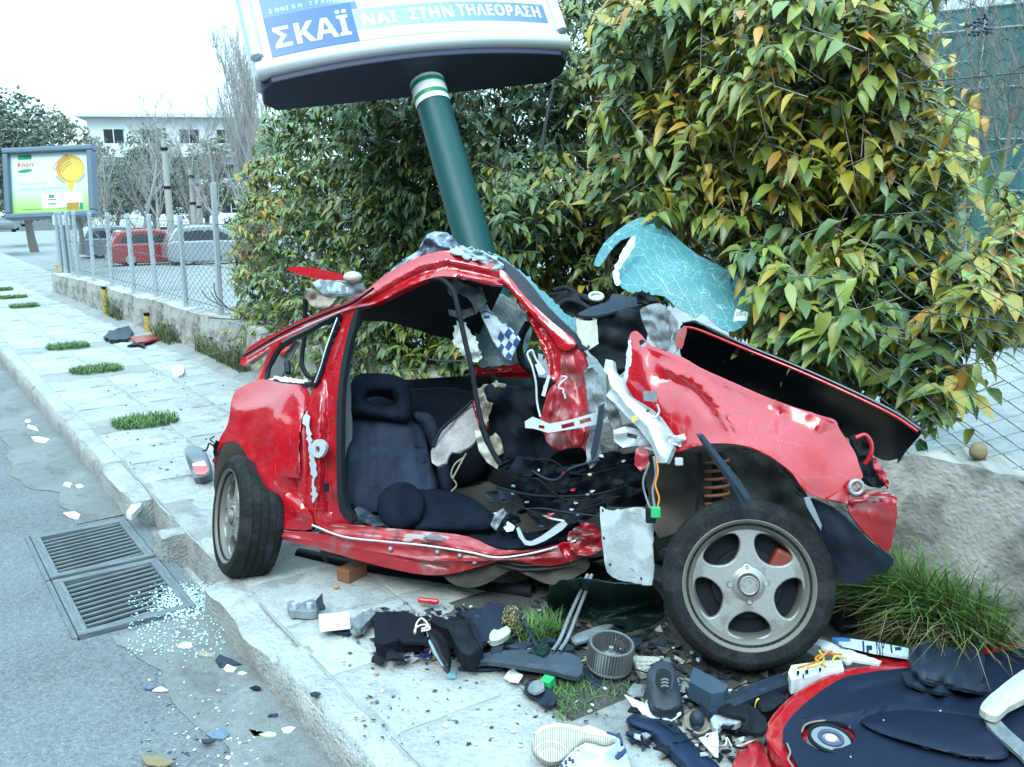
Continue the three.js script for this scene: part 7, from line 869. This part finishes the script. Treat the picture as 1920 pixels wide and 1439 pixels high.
M.grass = std([.085, .165, .035], .6); M.grassDry = std([.23, .19, .09], .8); M.grassDark = std([.03, .075, .025], .7); M.weed = std([.07, .10, .045], .8);
{
  const o = thing('grass_clump', 'tall green grass clump with dry stalks at the foot of the broken wall', 'grass', G(1780, 1190));
  const spot = () => { const x = rr(1740, 2000), y = rr(1080, 1215); const p = G(x, y, .02); if (p.x > wallX(p.z) - .02) p.x = wallX(p.z) - rr(.02, .1); return p; };
  part(o, 'green_blades', blades(1300, () => { const p = spot(), c = G(1840, 1190); const d = Math.hypot(p.x - c.x, p.z - c.z); return { x: p.x, y: p.y, z: p.z, h: clamp(1.25 - d * .9, .4, 1.2) }; }, .24, .56, .004, .7), M.grass).userData.kind = 'stuff'; part(o, 'dry_blades', blades(900, spot, .12, .42, .0026, .9), M.grassDry).userData.kind = 'stuff'; part(o, 'dark_blades', blades(500, spot, .15, .4, .004, .8), M.grassDark).userData.kind = 'stuff';
  const lab = ['square tuft of grass in the pavement pit nearest the wrecked car', 'square grass tuft in the second pavement pit beyond the wreck', 'grass tuft in the third pavement pit, level with the dark scraps']; pits.forEach(([x0, x1, z], i) => { const t = thing('grass_tuft', lab[i] || 'small grass tuft in a pavement pit far down the footway', 'grass', V((x0 + x1) / 2, 0, z), 'grass tufts in pavement pits'); const pl = () => { const a = rr(-1, 1), b = rr(-1, 1); return Math.abs(a) ** 3 + Math.abs(b) ** 3 > 1.1 ? null : { x: (x0 + x1) / 2 + a * (x1 - x0) * .5, y: 0, z: z + b * .19 }; }; part(t, 'blades', blades(700, pl, .03, .08, .004, .8), M.grass).userData.kind = 'stuff'; part(t, 'dark_blades', blades(350, pl, .02, .06, .004, .8), M.grassDark).userData.kind = 'stuff'; });
  for (const [x, y, w, h, l] of [[1010, 1195, .07, .13, 'small grass tuft growing under the car sill'], [1085, 1300, .16, .05, 'low weeds growing in the open pavement pit'], [1048, 1292, .1, .04, 'low grass patch beside the green connector']]) { const c = G(x, y); const t = thing('weed_tuft', l, 'weeds', c); const pl = () => ({ x: c.x + rr(-w, w), y: -.01, z: c.z + rr(-w, w) * .7 }); part(t, 'blades', blades(260, pl, h * .4, h * 1.2, .0025, .8), M.grass).userData.kind = 'stuff'; part(t, 'dry_blades', blades(120, pl, h * .3, h, .0025, .9), M.weed).userData.kind = 'stuff'; }
  { const t = thing('dry_weed', 'brownish dry weed head under the car beside a dark strut', 'weeds', G(968, 1210)); const c = U(962, 1165, 3.5); part(t, 'head', leafCloud(500, [[c.x, c.y, c.z, .05], [c.x + .01, c.y - .05, c.z, .045], [c.x - .01, c.y + .04, c.z, .03]], .006, 5), M.grassDry); part(t, 'stalk', tube([G(978, 1215), U(970, 1185, 3.5), U(962, 1160, 3.5)], .003), M.grassDry); deb('dark_strut', 'thin dark strut leaning under the sill beside the weed', 'strut', capTube([G(1008, 1216, .02), U(966, 1135, 3.55)], .01), M.plastic); }
  for (const [x, y, w, hh, l] of [[455, 690, .3, .36, 'bushy weeds against the wall just behind the wreck'], [405, 668, .25, .34, 'weeds at the wall foot beside the bare twigs'], [325, 640, .3, .32, 'weed clump at the wall foot by the red and white scraps'], [232, 596, .35, .42, 'round green weed clump near the thin rusty post'], [190, 572, .4, .16, 'low weeds along the wall past the thin rusty post'], [160, 556, .4, .14, 'low weeds by the bent yellow post']]) { const c = G(x, y); const t = thing('wall_weeds', l, 'weeds', c, 'weeds along the wall'); const pl = () => ({ x: c.x + rr(-w, w) * .5, y: 0, z: c.z + rr(-w, w) * 1.3 }); part(t, 'blades', blades(380, pl, hh * .3, hh * 1.1, .006, .8), M.weed).userData.kind = 'stuff'; part(t, 'dry_blades', blades(200, pl, hh * .3, hh * 1.1, .004, .7), M.grassDry).userData.kind = 'stuff'; part(t, 'leaves', leafCloud(240, [[c.x, hh * .45, c.z, hh * .6], [c.x + .05, hh * .3, c.z - w * .7, hh * .5]], .02, 8), M.grass).userData.kind = 'stuff'; }
  const tw = thing('bare_twigs', 'bare dark twigs reaching out of the shrub over the low wall', 'branch', U(455, 640, 8.6)); for (const l of [[[460, 590, 8.6], [420, 575, 8.5], [390, 560, 8.5], [378, 545, 8.5]], [[460, 600, 8.6], [420, 598, 8.5], [390, 596, 8.4]], [[425, 576, 8.5], [405, 555, 8.4], [400, 530, 8.4]], [[455, 610, 8.6], [440, 635, 8.5], [425, 640, 8.4]], [[462, 620, 8.6], [455, 650, 8.5], [420, 660, 8.4], [390, 665, 8.3]], [[410, 572, 8.5], [395, 548, 8.5]]]) part(tw, 'twig', tube(l, .006, 0, 5), M.bark);
}
shadowOn(scene);
renderer.render(scene, camera);
